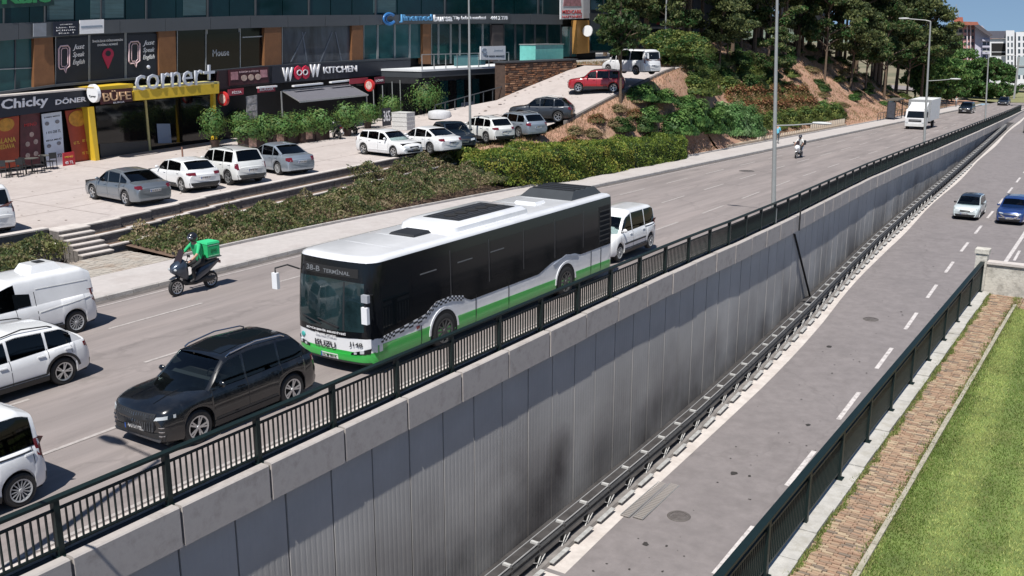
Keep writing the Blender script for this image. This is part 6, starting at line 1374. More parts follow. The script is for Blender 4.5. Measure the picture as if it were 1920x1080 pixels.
    # shut lines, handles, mirrors
    if panels:
        for q in [w0 - .02 if False else edges[0] + .12] + list(edges[1:-1]) + [edges[-1] + .10]:
            zl_ = sill + .10 if min(abs(q - a) for a in axles) > ra + .03 else 2 * r + .10
            D.both('shut_line', [(q - .006, zl_), (q - .006, zsf(q) + .02)], [(q + .006, zl_), (q + .006, zsf(q) + .02)], M_DARK, off=.003, nx=6, ny=1, th=.004)
        if handles:
            for q in edges[1:]: D.both('door_handle', [(q + .10, zsf(q) - .13), (q + .28, zsf(q) - .125)], [(q + .10, zsf(q) - .10), (q + .28, zsf(q) - .095)], mirror_m or pm, off=.03, nx=2, ny=1)
        if sideline: D.both('rub_strip', [(axles[1] + ra + .05, sill + .16), (axles[0] - ra - .05, sill + .16)], [(axles[1] + ra + .05, sill + .20), (axles[0] - ra - .05, sill + .20)], clad or pm, off=.014, nx=6, ny=1)
    for s_ in (-1, 1):
        q = edges[0] - .10; mb2 = MB(); xw = wbelt(q) - .02; mb2.sphere((s_ * (xw + .14), q + .02, zsf(q) + .10), .1, 0, 8, 6, (1.0, .55, .75)); mb2.bar((s_ * (xw - .02), q + .02, zsf(q) + .04), (s_ * (xw + .1), q + .02, zsf(q) + .08), .04, .04); mb2.build('mirror', mirror_m or pm, root, smooth=True)
    # cladding / bumpers
    if clad:
        D.both('sill_cladding', [(axles[1] + ra, sill + .005), (axles[0] - ra, sill + .005)], [(axles[1] + ra, sill + .14), (axles[0] - ra, sill + .14)], clad, off=.02, nx=6, ny=1)
        D.patch('lower_bumper', 'F', [(-W / 2 + .14, sill + .06), (W / 2 - .14, sill + .06)], [(-W / 2 + .10, sill + .22), (W / 2 - .10, sill + .22)], clad, .02, 10, 2); D.patch('lower_bumper', 'B', [(-W / 2 + .12, sill + .06), (W / 2 - .12, sill + .06)], [(-W / 2 + .09, sill + .26), (W / 2 - .09, sill + .26)], clad, .02, 10, 2)
    if arch_clad:
        for a in axles:
            arc = lambda rr: [(a + rr * math.cos(t), r + rr * math.sin(t)) for t in [lerp(math.pi - .15, .15, i / 12) for i in range(13)]]
            D.both('arch_trim', arc(ra + .02), arc(ra + .085), clad or M_BLKPL, off=.014, nx=12, ny=1)
    hwn = hwf(L / 2); zh = zsf(L / 2 - .12)
    if lights == 'std':
        for s_ in (-1, 1): D.patch('headlight', 'F', [(s_ * hwn * .48, zh - .17), (s_ * hwn * .86, zh - .13)], [(s_ * hwn * .52, zh - .06), (s_ * hwn * .83, zh - .03)], M_LIGHT, .012, 6, 3)
        D.patch('grille', 'F', [(-hwn * .42, zh - .19), (hwn * .42, zh - .19)], [(-hwn * .46, zh - .07), (hwn * .46, zh - .07)], M_BLKPL, .012, 6, 2); D.patch('air_intake', 'F', [(-hwn * .6, sill + .10), (hwn * .6, sill + .10)], [(-hwn * .66, sill + .22), (hwn * .66, sill + .22)], M_BLKPL, .012, 6, 2)
    zt_ = rear_h or (zsf(-L / 2 + .1) - .05); th_ = tail or (.17, .20)
    for s_ in (-1, 1): D.patch('taillight', 'B', [(s_ * hwf(-L / 2) * (1 - th_[0] * 2), zt_ - th_[1]), (s_ * hwf(-L / 2) * .955, zt_ - th_[1])], [(s_ * hwf(-L / 2) * (1 - th_[0] * 2), zt_), (s_ * hwf(-L / 2) * .94, zt_)], M_TAIL, .014, 4, 3); D.patch('taillight', 'L' if s_ < 0 else 'R', [(-L / 2 + .05, zt_ - th_[1]), (-L / 2 + .22, zt_ - th_[1] * .7)], [(-L / 2 + .06, zt_), (-L / 2 + .24, zt_ - .01)], M_TAIL, .010, 3, 2)
    if plate_f: plate(D, 'F', sill + .20, plate_f)
    if plate_r: plate(D, 'B', sill + .42 if zt_ > .8 else sill + .30, plate_r)
    if rails:
        for s_ in (-1, 1):
            xr = wbelt(0) - tumble * 1.0 - .06; mb2 = MB(); y0_, y1_ = green[1][0] - .1, green[-2][0] + .15; mb2.tube([(s_ * xr, y0_, ztf(y0_) + .0), (s_ * xr, y0_ - .12, ztf(y0_) + .055), (s_ * xr, (y0_ + y1_) / 2, ztf((y0_ + y1_) / 2) + .075), (s_ * xr, y1_ + .12, ztf(y1_) + .055), (s_ * xr, y1_, ztf(y1_) + .0)], .018, 6); mb2.build('roof_rail', rails, root)
    add_wheels(root, axles, W / 2 - .015, r, .20, style)
    root['_D'] = 0; del root['_D']; root.empty_display_size = .3
    return root, D
def place(root, P, head, pitch=0):
    """head: direction (x, y) the vehicle's nose points to"""
    root.location = P; root.rotation_euler = (pitch, 0, math.atan2(-head[0], head[1])); return root
OUT = (0, -1)                                             # traffic on the upper road comes towards the camera
# --- profiles
def P_sedan(L, H): h = L / 2; return [(-h, .78), (-h + .10, .96), (-h + .55, 1.0), (-.9, .955), (.6, .90), (1.05, .915), (h - .75, .84), (h - .25, .74), (h - .06, .66), (h, .56)]
def P_hatch(L, H): h = L / 2; return [(-h, .80), (-h + .08, 1.0), (-h + .5, 1.0), (0, .93), (.85, .92), (h - .55, .84), (h - .2, .75), (h - .05, .66), (h, .55)]
def P_suv(L, H, b=1.05, ho=.99): h = L / 2; return [(-h, .86), (-h + .07, b + .02), (-h + .5, b + .02), (0, b - .02), (h - 1.25, b - .01), (h - .6, ho - .02), (h - .22, ho - .08), (h - .05, ho - .16), (h, ho - .28)]
def P_van(L, H, b=1.05): h = L / 2; return [(-h, .75), (-h + .05, b), (-h + .5, b), (0, b - .02), (h - .95, b - .03), (h - .5, .96), (h - .18, .84), (h - .05, .74), (h, .62)]

# black SUV
L = 4.5
r1, D1 = car('parked_car' if False else 'suv_car', 'glossy black SUV with toothed grille driving just ahead of the city bus', 'car', BLK, L, 1.85, 1.68, 2.70, .90, P_suv(L, 1.68, 1.06, 1.03), [(1.12, 1.04), (.42, 1.57), (-.25, 1.66), (-1.55, 1.60), (-2.12, 1.10)], r=.37, sill=.23, style='twin', clad=M_BLKPL, rails=M_CHROME, pillars=(-.05, -1.05), lights='none', plate_f='34 KBE 988', bow=.20)
place(r1, (-3.40, -6.80, 0), OUT)
hw = .84
D1.patch('grille', 'F', [(-.56, .47), (.56, .47)], [(-.62, .86), (.62, .86)], M_BLKPL, .014, 12, 3)
for k in range(19): x = -.56 + k * .062; D1.patch('grille_bar', 'F', [(x - .010, .49), (x + .010, .49)], [(x * 1.08 - .010, .84), (x * 1.08 + .010, .84)], M_CHROME if False else mat('dark_chrome', (.22, .24, .27), .3, metal=.9, var=0), .03, 1, 2, th=.03)
for s_ in (-1, 1): D1.patch('headlight', 'F', [(s_ * .62, .74), (s_ * .88, .76)], [(s_ * .64, .80), (s_ * .87, .83)], M_LIGHT, .02, 4, 1)
for s_ in (-1, 1):
    for k in range(3): D1.patch('fog_lamp', 'F', [(s_ * .70, .40 + k * .09), (s_ * .80, .40 + k * .09)], [(s_ * .70, .42 + k * .09), (s_ * .80, .42 + k * .09)], M_CHROME, .02, 2, 1)
D1.patch('skid_plate', 'F', [(-.7, .27), (.7, .27)], [(-.74, .33), (.74, .33)], mat('dark_chrome', (1, 1, 1)), .03, 10, 1)
D1.patch('sunroof', 'T', [(-.46, -1.3), (.46, -1.3)], [(-.46, .28), (.46, .28)], M_GLASSD, .012, 6, 8)
for x in (-.3, .3): D1.patch('bonnet_crease', 'T', [(x - .012, 1.25), (x + .012, 1.25)], [(x * 1.2 - .012, 2.0), (x * 1.2 + .012, 2.0)], BLK, .012, 1, 5)
# Fiorino style vans
L = 4.15
def mkvan(label, L=4.15, W=1.76, H=1.78, pr='16 ACN 51', group=None):
    h = L / 2
    r_, D_ = car('small_van', label, 'car', W_, L, W, H, 2.72, .80, P_van(L, H), [(h - .78, 1.0), (h - 1.42, 1.60), (h - 1.95, H - .02), (-h + .42, H - .05), (-h + .16, H - .18), (-h + .05, 1.0)], r=.315, sill=.21, style='cap', clad=M_BLKPL, pillars=(.15, -.95), tumble=.10, tail=(.06, .42), rear_h=1.16, plate_r=pr, sidewin=(h - .98, -h + .20), bow=.24)
    D_.both('rub_strip', [(-.9, .56), (.9, .56)], [(-.9, .62), (.9, .62)], M_BLKPL, off=.02, nx=6, ny=1)
    D_.both('slide_rail', [(-1.75, .97), (-.95, .97)], [(-1.75, .995), (-.95, .995)], M_BLKPL, off=.012, nx=4, ny=1)
    return r_, D_
r2, D2 = mkvan('white compact passenger van following right behind the city bus'); place(r2, (-3.85, 13.35, 0), OUT)
r3 = copy_tree(r2); r3['label'] = 'white compact van cut by the left edge, nearest the camera, red tail light showing'; place(r3, (-3.78, -13.25, 0), OUT)
# cargo van (Doblo style) : no side glass behind the driver
L = 4.4; h = L / 2
r4, D4 = car('cargo_van', 'white panel van with a roof vent cut by the left edge beside the pavement', 'van', W_, L, 1.86, 1.86, 2.75, .85, P_van(L, 1.86, 1.10), [(h - .8, 1.02), (h - 1.4, 1.68), (h - 1.9, 1.84), (-h + .35, 1.83), (-h + .12, 1.70), (-h + .05, 1.05)], r=.33, sill=.24, style='cap', clad=M_BLKPL, pillars=(), tumble=.09, tail=(.05, .45), rear_h=1.2, sidewin=(h - 1.0, h - 2.0), rearglass=False, handles=False)
place(r4, (-12.68, -6.15, 0), OUT)
D4.both('shut_line', [(-h + 1.9, .35), (-h + 1.9, 1.45)], [(-h + 1.915, .35), (-h + 1.915, 1.45)], M_DARK, off=.004, nx=6, ny=1)
D4.both('body_crease', [(-h + .25, 1.45), (-h + 1.85, 1.50)], [(-h + .25, 1.47), (-h + 1.85, 1.52)], W2, off=.010, nx=8, ny=1); D4.both('body_crease', [(-h + .28, .98), (-h + 1.85, .86)], [(-h + .28, 1.0), (-h + 1.85, .88)], W2, off=.012, nx=8, ny=1)
D4.both('sliding_window', [(-.15, 1.10), (.32, 1.10)], [(-.15, 1.42), (.32, 1.50)], M_GLASSD, off=.008, nx=4, ny=2)
mb = MB(); mb.hexa([(-.42, -1.45, 1.84), (.42, -1.45, 1.84), (.42, -.5, 1.85), (-.42, -.5, 1.85)], [(-.30, -1.30, 2.06), (.30, -1.30, 2.06), (.30, -.62, 2.06), (-.30, -.62, 2.06)]); mb.build('roof_vent', W_, r4); mb = MB(); mb.box(-.14, .14, -1.12, -.88, 2.062, 2.085); mb.build('vent_grille', M_BLKPL, r4)
# white crossover hatch (left edge)
L = 4.36
r5, D5 = car('crossover_car', 'white crossover hatchback with black roof rails and alloy wheels cut by the left edge', 'car', W_, L, 1.80, 1.52, 2.64, .88, P_hatch(L, 1.5), [(1.1, .93), (.35, 1.40), (-.3, 1.50), (-1.45, 1.42), (-2.02, 1.02)], r=.335, sill=.22, style='twin', clad=M_BLKPL, arch_clad=True, rails=M_BLKPL, pillars=(-.05, -1.0), plate_r='16 AFD 734', tail=(.15, .16))
place(r5, (-9.05, -8.85, 0), OUT); D5.patch('spoiler', 'B', [(-.5, 1.30), (.5, 1.30)], [(-.5, 1.40), (.5, 1.40)], M_BLKPL, .05, 6, 1)
r6, D6 = car('hatchback_car', 'pale aqua hatchback, only its rear corner showing at the left edge between the white cars', 'car', AQUA, 4.1, 1.76, 1.5, 2.55, .85, P_hatch(4.1, 1.5), [(1.1, .93), (.35, 1.40), (-.3, 1.48), (-1.5, 1.40), (-1.92, 1.02)], r=.31, pillars=(-.05, -1.0)); place(r6, (-7.0, -12.22, 0), OUT)

# ---- car park
def sedan(label, pm, L=4.62, W=1.79, H=1.45, style='five', **k):
    h = L / 2; return car('sedan_car', label, 'car', pm, L, W, H, 2.70, .92, P_sedan(L, H), [(h - 1.15, .92), (h - 1.95, 1.36), (.0, H - .01), (-.85, H - .06), (-h + .52, 1.0)], r=.325, style=style, pillars=(.08, -.88), **k)
def hd(deg): return (math.sin(R(deg)), math.cos(R(deg)))     # 0 = away along the road, 90 = towards the garden
def lot(root, px, py, deg, dz=0.): 
    P = solve(px, py, lotz if px < 900 else rampz); place(root, (P.x, P.y, P.z), hd(deg)); return P
r7, _ = sedan('steel grey sedan parked nose to the shops, leftmost of the row of parked cars', GRY, tail=(.15, .15), plate_r='16 AUS 63'); lot(r7, 240, 375, -84)
r8, _ = car('hatchback_car', 'white hatchback with wide dark rear bumper parked between the grey sedan and the white SUV', 'car', W_, 4.12, 1.78, 1.46, 2.58, .85, P_hatch(4.12, 1.46), [(1.02, .93), (.3, 1.36), (-.25, 1.45), (-1.2, 1.39), (-1.9, 1.0)], r=.32, clad=M_BLKPL, style='twin', pillars=(-.08,), sidewin=(.75, -1.3), tail=(.22, .13), rear_h=.93); lot(r8, 345, 351, -80)
r9, _ = car('suv_car', 'white boxy SUV with roof rails parked third in the row before the snack shop', 'car', W2, 4.32, 1.82, 1.70, 2.67, .84, P_suv(4.32, 1.7, 1.08, 1.0), [(1.05, 1.04), (.4, 1.60), (-.2, 1.68), (-1.7, 1.64), (-2.04, 1.12)], r=.345, sill=.25, clad=M_GALVD, rails=M_BLKPL, pillars=(-.05, -.98), tail=(.07, .30), rear_h=1.06, style='five', plate_r='16 GF 904'); lot(r9, 428, 338, -82)
r10, _ = sedan('silver blue sedan with pressed wheel covers, right end of the left parked row', SIL, L=4.56, H=1.49, style='cap', tail=(.16, .2), plate_r='16 U 7041'); lot(r10, 520, 320, -80)
r11, _ = car('hatchback_car', 'small white three-box era hatchback facing right, parked alone in front of the white sedan', 'car', W_, 4.15, 1.74, 1.44, 2.52, .82, P_hatch(4.15, 1.44), [(1.02, .92), (.3, 1.34), (-.3, 1.43), (-1.45, 1.37), (-1.95, .98)], r=.315, style='twin', pillars=(-.02, -.92), clad=None); lot(r11, 730, 290, 97)
r11['label'] = 'small older white five-door hatchback facing right, parked nose first against the white sedan'
r12, _ = sedan('white sedan with dark windows parked behind the small white hatchback', W_, L=4.6, tail=(.17, .14), style='twin', plate_r='16 BEL 28'); lot(r12, 800, 283, -78)
r13, _ = car('hatchback_car', 'dark navy hatchback facing the camera behind the white sedan', 'car', NVY, 4.2, 1.78, 1.48, 2.6, .85, P_hatch(4.2, 1.48), [(1.02, .93), (.3, 1.38), (-.25, 1.47), (-1.3, 1.40), (-1.9, 1.0)], r=.32, pillars=(-.05, -.95)); lot(r13, 850, 274, 125)
r14, _ = car('crossover_car', 'white crossover with black roof rails parked behind the slim lamp post', 'car', W2, 4.3, 1.80, 1.56, 2.62, .85, P_suv(4.3, 1.56, 1.0, .95), [(1.05, .98), (.35, 1.46), (-.25, 1.55), (-1.5, 1.49), (-2.0, 1.04)], r=.33, clad=M_BLKPL, rails=M_BLKPL, pillars=(-.05, -1.0), tail=(.2, .13)); lot(r14, 908, 263, -72)
r15, _ = car('estate_car', 'silver grey estate car with dark tailgate, last in the row before the ramp', 'car', SIL, 4.5, 1.80, 1.52, 2.66, .88, P_suv(4.5, 1.5, .98, .93), [(1.1, .96), (.4, 1.42), (-.2, 1.51), (-1.6, 1.45), (-2.1, 1.02)], r=.33, style='five', pillars=(-.05, -1.05), rails=M_GALV, tail=(.14, .18)); lot(r15, 968, 253, -72)
r16, _ = car('suv_car', 'dark grey SUV with silver window line parked facing left on the lower ramp', 'car', DGR, 4.55, 1.86, 1.66, 2.70, .92, P_suv(4.55, 1.66, 1.06, 1.0), [(1.1, 1.04), (.35, 1.54), (-.3, 1.65), (-1.5, 1.57), (-2.12, 1.12)], r=.36, sill=.24, clad=M_BLKPL, rails=M_GALV, pillars=(-.05, -1.05), style='five', mirror_m=DGR)
P = solve(1016, 226, rampz); place(r16, (P.x, P.y, P.z), hd(-108), 0)
r17, _ = car('suv_car', 'red SUV climbing the ramp behind the slender pine trunk', 'car', REDP, 4.35, 1.83, 1.70, 2.67, .84, P_suv(4.35, 1.7, 1.07, 1.0), [(1.05, 1.04), (.4, 1.60), (-.2, 1.68), (-1.7, 1.63), (-2.04, 1.12)], r=.35, sill=.26, clad=M_BLKPL, rails=M_BLKPL, pillars=(-.05, -.98), style='five')
P = solve(1118, 172, rampz); place(r17, (P.x, P.y, P.z), hd(-115), 0)
L = 4.9; h = L / 2
r18, _ = car('passenger_van', 'large white passenger van with dark windows parked at the top of the ramp', 'van', W_, L, 1.94, 1.92, 3.0, .9, P_van(L, 1.92, 1.12), [(h - .85, 1.06), (h - 1.5, 1.72), (h - 2.1, 1.90), (-h + .4, 1.88), (-h + .16, 1.76), (-h + .05, 1.1)], r=.34, sill=.24, pillars=(.75, -.75), tumble=.10, tail=(.05, .4), rear_h=1.25, style='five'); P = solve(1182, 139, rampz); place(r18, (P.x, P.y, P.z), hd(-72))
r19, _ = sedan('dark sedan mostly hidden behind the white passenger van', DGR); P = solve(1222, 98, lambda y: 5.75); place(r19, (P.x, P.y, 5.75), hd(-85))
r20 = copy_tree(r18); r20['label'] = 'white van cut by the left edge on the car park above the steps'; place(r20, (-24.98, -.43, lotz(0)), hd(-80))
# truck parked under the clinic
t = thing('parked_truck', 'white truck nose glimpsed in the yard under the terrace beside the stone wall', 'truck', (0, 0, 0)); P = solve(931, 184, lambda y: lotz(36) + .3); t.location = (P.x, P.y, lotz(36)); t.rotation_euler = (0, 0, R(155))
mb = MB(); mb.box(-1.0, 1.0, -1.2, 1.0, .5, 2.4); mb.build('cab', W_, t); mb = MB(); mb.box(-.85, .85, 1.0, 1.03, 1.35, 2.15); mb.build('windscreen', M_GLASSD, t); mb = MB(); mb.box(-.9, .9, 1.0, 1.05, .5, 1.0); mb.build('grille', M_BLKPL, t); add_wheels(t, (.2,), 1.0, .42, .25, 'steel')
# ---- lower road cars
r21, _ = car('electric_car', 'pale aqua hatchback with black roof coming up the sunken lane beside the blue SUV', 'car', AQUA, 4.35, 1.76, 1.56, 2.65, .85, P_suv(4.35, 1.56, .98, .92), [(1.15, .96), (.35, 1.46), (-.25, 1.55), (-1.5, 1.49), (-2.0, 1.04)], r=.34, roofm=BLK, clad=M_BLKPL, pillars=(-.05, -1.0), mirror_m=M_BLKPL); place(r21, (2.62, 57.7, zl(57.7)), OUT)
r22, D22 = car('suv_car', 'deep blue SUV with bright chrome grille, rightmost car in the sunken lanes', 'car', BLUE, 4.5, 1.84, 1.72, 2.7, .88, P_suv(4.5, 1.7, 1.06, 1.0), [(1.12, 1.04), (.4, 1.62), (-.2, 1.70), (-1.6, 1.64), (-2.1, 1.12)], r=.36, pillars=(-.05, -1.05), clad=M_BLKPL, rails=M_GALV); place(r22, (5.55, 57.5, zl(57.5)), OUT)
for a in (.45, .72): D22.patch('chrome_bar', 'F', [(-.68, a), (.68, a)], [(-.70, a + .05), (.70, a + .05)], M_CHROME, .03, 10, 1)
for s_ in (-1, 1): D22.patch('chrome_wing', 'F', [(s_ * .35, .48), (s_ * .85, .80)], [(s_ * .28, .54), (s_ * .80, .86)], M_CHROME, .03, 5, 1)
r23, _ = car('dark_car', 'dark vehicle cut by the right edge high up the sunken lane', 'car', DGR, 4.5, 1.85, 1.9, 2.7, .88, P_suv(4.5, 1.7, 1.1, 1.0), [(1.12, 1.04), (.5, 1.7), (-.2, 1.88), (-1.8, 1.86), (-2.15, 1.12)], r=.36, pillars=(-.05, -1.05)); place(r23, (.35, 119, zl(119)), OUT)
# ---- far cars on the upper road
r24, _ = car('suv_car', 'black SUV on the upper road behind the box truck', 'car', BLK, 4.5, 1.9, 1.75, 2.7, .88, P_suv(4.5, 1.7, 1.08, 1.0), [(1.12, 1.04), (.4, 1.62), (-.2, 1.73), (-1.6, 1.66), (-2.1, 1.12)], r=.36, pillars=(-.05, -1.05)); P = solve(1808, 213, g); place(r24, (P.x, P.y + 2, g(P.y + 2)), OUT)
r25, _ = sedan('black sedan, farthest car on the upper road near the end of the railing', BLK, H=1.55); P = solve(1879, 198, g); place(r25, (P.x, P.y + 2, g(P.y + 2)), OUT)
for k, (px, py, m_) in enumerate(((1796, 160, W_), (1838, 160, W_), (1853, 158, SIL), (1870, 160, DGR), (1884, 158, W_), (1897, 162, SIL), (1912, 158, REDP))):
    r_, _ = car('distant_car', 'small distant car parked beyond the bend under the round trees', 'car', m_, 4.3, 1.8, 1.6, 2.6, .85, P_hatch(4.3, 1.6), [(1.02, .93), (.3, 1.4), (-.3, 1.58), (-1.5, 1.5), (-2.0, 1.0)], pillars=(-.05,), group='distant cars beyond the bend', panels=False, plate_f=None, plate_r=None); P = solve(px, py + 3, lambda y: max(-12.5, g(y))); place(r_, (P.x, P.y, P.z), hd(60 + 20 * k)); r_.scale = (1.3, 1.3, 1.3)
# ---- box truck
t = thing('box_truck', 'white box truck with tall cargo body driving on the upper road', 'truck'); P = solve(1712, 243, g); place(t, (-10.05, P.y + 3.6, g(P.y + 3.6)), OUT)
mb = MB()
secs = [(3.45, .55, 2.05), (3.6, .75, 1.9), (3.6, .55, 1.55)]
cabp = [(1.9, .45), (3.55, .45), (3.62, 1.35), (3.35, 2.25), (3.1, 2.38), (1.9, 2.4)]
mb.prism([(-1.08, y, z) for y, z in cabp], (2.16, 0, 0)); cab = mb.build('cab', W_, t); Dc = Decal(cab.data, t)
Dc.patch('windscreen', 'F', [(-.95, 1.42), (.95, 1.42)], [(-.86, 2.16), (.86, 2.16)], M_GLASSD, .01, 6, 3); Dc.patch('grille', 'F', [(-.7, .98), (.7, .98)], [(-.7, 1.14), (.7, 1.14)], M_BLKPL, .02, 4, 1); Dc.patch('grille', 'F', [(-.7, 1.2), (.7, 1.2)], [(-.7, 1.25), (.7, 1.25)], M_BLKPL, .02, 4, 1); Dc.patch('bumper', 'F', [(-1.05, .46), (1.05, .46)], [(-1.05, .78), (1.05, .78)], W2, .05, 4, 1)
for s_ in (-1, 1): Dc.patch('headlight', 'F', [(s_ * .75, .8), (s_ * 1.02, .8)], [(s_ * .75, .95), (s_ * 1.02, .95)], M_LIGHT, .02, 2, 1)
Dc.both('side_window', [(2.3, 1.45), (3.2, 1.45)], [(2.3, 2.1), (3.1, 2.1)], M_GLASSD, off=.01, nx=3, ny=2)
mb = MB(); mb.box(-1.22, 1.22, -3.8, 1.75, .95, 3.35); mb.build('cargo_box', mat('box_panel_white', (.68, .69, .68), .5, var=.05), t); mb = MB(); mb.box(-1.25, 1.25, 1.752, 1.80, .93, 3.38); mb.build('box_frame', M_GALV, t); mb = MB(); mb.box(-1.25, 1.25, -3.85, -3.802, .93, 3.38); mb.build('box_frame', M_GALV, t)
mb = MB(); mb.hexa([(-1.0, 1.9, 2.402), (1.0, 1.9, 2.402), (1.0, 3.0, 2.402), (-1.0, 3.0, 2.402)], [(-1.0, 1.85, 3.1), (1.0, 1.85, 3.1), (.8, 2.3, 3.0), (-.8, 2.3, 3.0)]); mb.build('wind_deflector', W_, t)
mb = MB(); mb.box(-.45, .45, -3.8, 2.0, .55, .94); mb.build('chassis', M_DARK, t); mb = MB(); mb.box(-1.1, 1.1, -2.9, -1.0, .5, .52); mb.build('under_guard', M_BLKPL, t)
for s_ in (-1, 1): mb = MB(); mb.box(s_ * 1.22 - .07, s_ * 1.22 + .07, 3.3, 3.42, 1.5, 2.1); mb.build('mirror', M_BLKPL, t)
add_wheels(t, (2.75, -1.9), 1.05, .42, .26, 'steel')

# ---- city bus
bus = thing('city_bus', 'white and green city bus with black glazed side driving on the upper road', 'bus')
BL, BW, BH = 12.85, 2.62, 2.98; place(bus, (-3.43, -3.15 + BL / 2, 0), OUT)
M_BW = paint('bus_white', (.70, .71, .73)); M_BG = paint('bus_green', (.03, .40, .06)); M_BBLK = mat('bus_black_glazing', (.005, .006, .008), .16, spec=.4, var=0)
def ringpts(inset, z, rr=.32, y0=-BL / 2, y1=BL / 2, bowf_=.16):
    pts = []; hw_ = BW / 2 - inset
    for cx, cy, a0 in ((hw_ - rr, y1 - inset - rr, 0), (-hw_ + rr, y1 - inset - rr, 90), (-hw_ + .10, y0 + inset + .10, 180), (hw_ - .10, y0 + inset + .10, 270)):
        q = rr if cy > 0 else .10
        for k in range(5): a = R(a0 + 90 * k / 4); pts.append([cx + q * math.cos(a), cy + q * math.sin(a), z])
        if a0 == 0:
            for k in range(1, 6): pts.append([lerp(hw_ - rr, -hw_ + rr, k / 6), y1 - inset, z])
        if a0 == 180:
            pts.append([0, y0 + inset, z])
        if a0 in (90, 270):
            n_ = 40; ya, yb = (y1 - inset - rr, y0 + inset + .1) if a0 == 90 else (y0 + inset + .1, y1 - inset - rr); xx = -hw_ if a0 == 90 else hw_
            for k in range(1, n_): pts.append([xx, lerp(ya, yb, k / n_), z])
    for p in pts:
        if p[1] > y1 - 1: p[1] += bowf_ * (1 - (p[0] / hw_) ** 2) * .9 - .08 - .10 * max(0, (z - 1.2) / 1.8) * 1.2
    return pts
BA = (BL / 2 - 3.02, BL / 2 - 3.02 - 6.6); br = .50; bra = br + .10
lev = [(.03, .30), (.0, .45), (.0, .62), (.0, .80), (.0, .98), (.0, 1.12), (.0, 1.5), (.01, 2.2), (.03, 2.80), (.04, 2.88), (.07, 2.94), (.13, 2.98), (.26, 3.0)]
mb = MB(); rings = [ringpts(i_, z) for i_, z in lev]; N_ = len(rings[0])
for j, rg in enumerate(rings):
    for p in rg:
        x, y, z = p
        mb.V.append((x, y, z))
def inarch(idx_list):
    c = [mb.V[i] for i in idx_list]; ym = sum(v[1] for v in c) / len(c); zm_ = sum(v[2] for v in c) / len(c); xm = abs(sum(v[0] for v in c) / len(c))
    return xm > BW / 2 - .05 and any((ym - a) ** 2 + (zm_ - br) ** 2 < bra ** 2 for a in BA)
for j in range(len(rings) - 1):
    for i in range(N_):
        f = (j * N_ + i, j * N_ + (i + 1) % N_, (j + 1) * N_ + (i + 1) % N_, (j + 1) * N_ + i)
        mb.F.append(f); mb.M.append(2 if (.97 < lev[j][1] < 2.85 and (sum(mb.V[q][1] for q in f) / 4 > BL / 2 - 1.25 or lev[j][1] > 1.4)) else (1 if lev[j][1] < .62 else 0))
mb.F.append(tuple((len(rings) - 1) * N_ + i for i in range(N_))); mb.M.append(0)
bb = mb.build('body', [M_BW, M_BG, M_BBLK], bus, smooth=True); DB = Decal(bb.data, bus)
# wheel arches: dark discs recessed look + wheels
for a in BA:
    arc = [(a + bra * math.cos(t), br + bra * math.sin(t)) for t in [lerp(math.pi, 0, i / 14) for i in range(15)]]
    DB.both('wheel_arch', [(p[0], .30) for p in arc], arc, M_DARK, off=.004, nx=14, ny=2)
    arc2 = [(a + (bra + .07) * math.cos(t), br + (bra + .07) * math.sin(t)) for t in [lerp(math.pi, 0, i / 14) for i in range(15)]]
    DB.both('arch_trim', arc, arc2, M_BW, off=.02, nx=14, ny=1)
WHEELS.clear(); _rim = M_RIM; M_RIM = mat('dark_bus_rim', (.09, .09, .09), .5, metal=.3, var=.1)
ty, rm = wheel_meshes(br, .30, 'ten'); M_RIM = _rim; WHEELS.clear()
for a in BA:
    for s_ in (1, -1):
        wl = MB(); wl.lathe([(.001, 0), (.14, 0), (.14, .09), (.001, .09)], 10, 0, 'x'); o = wl.build('wheel', M_GALVD, bus, loc=(s_ * (BW / 2 - .12), a, br)); o.rotation_euler = (0, 0, 0 if s_ > 0 else math.pi); linkobj('tyre', ty, o); q = linkobj('rim', rm, o)
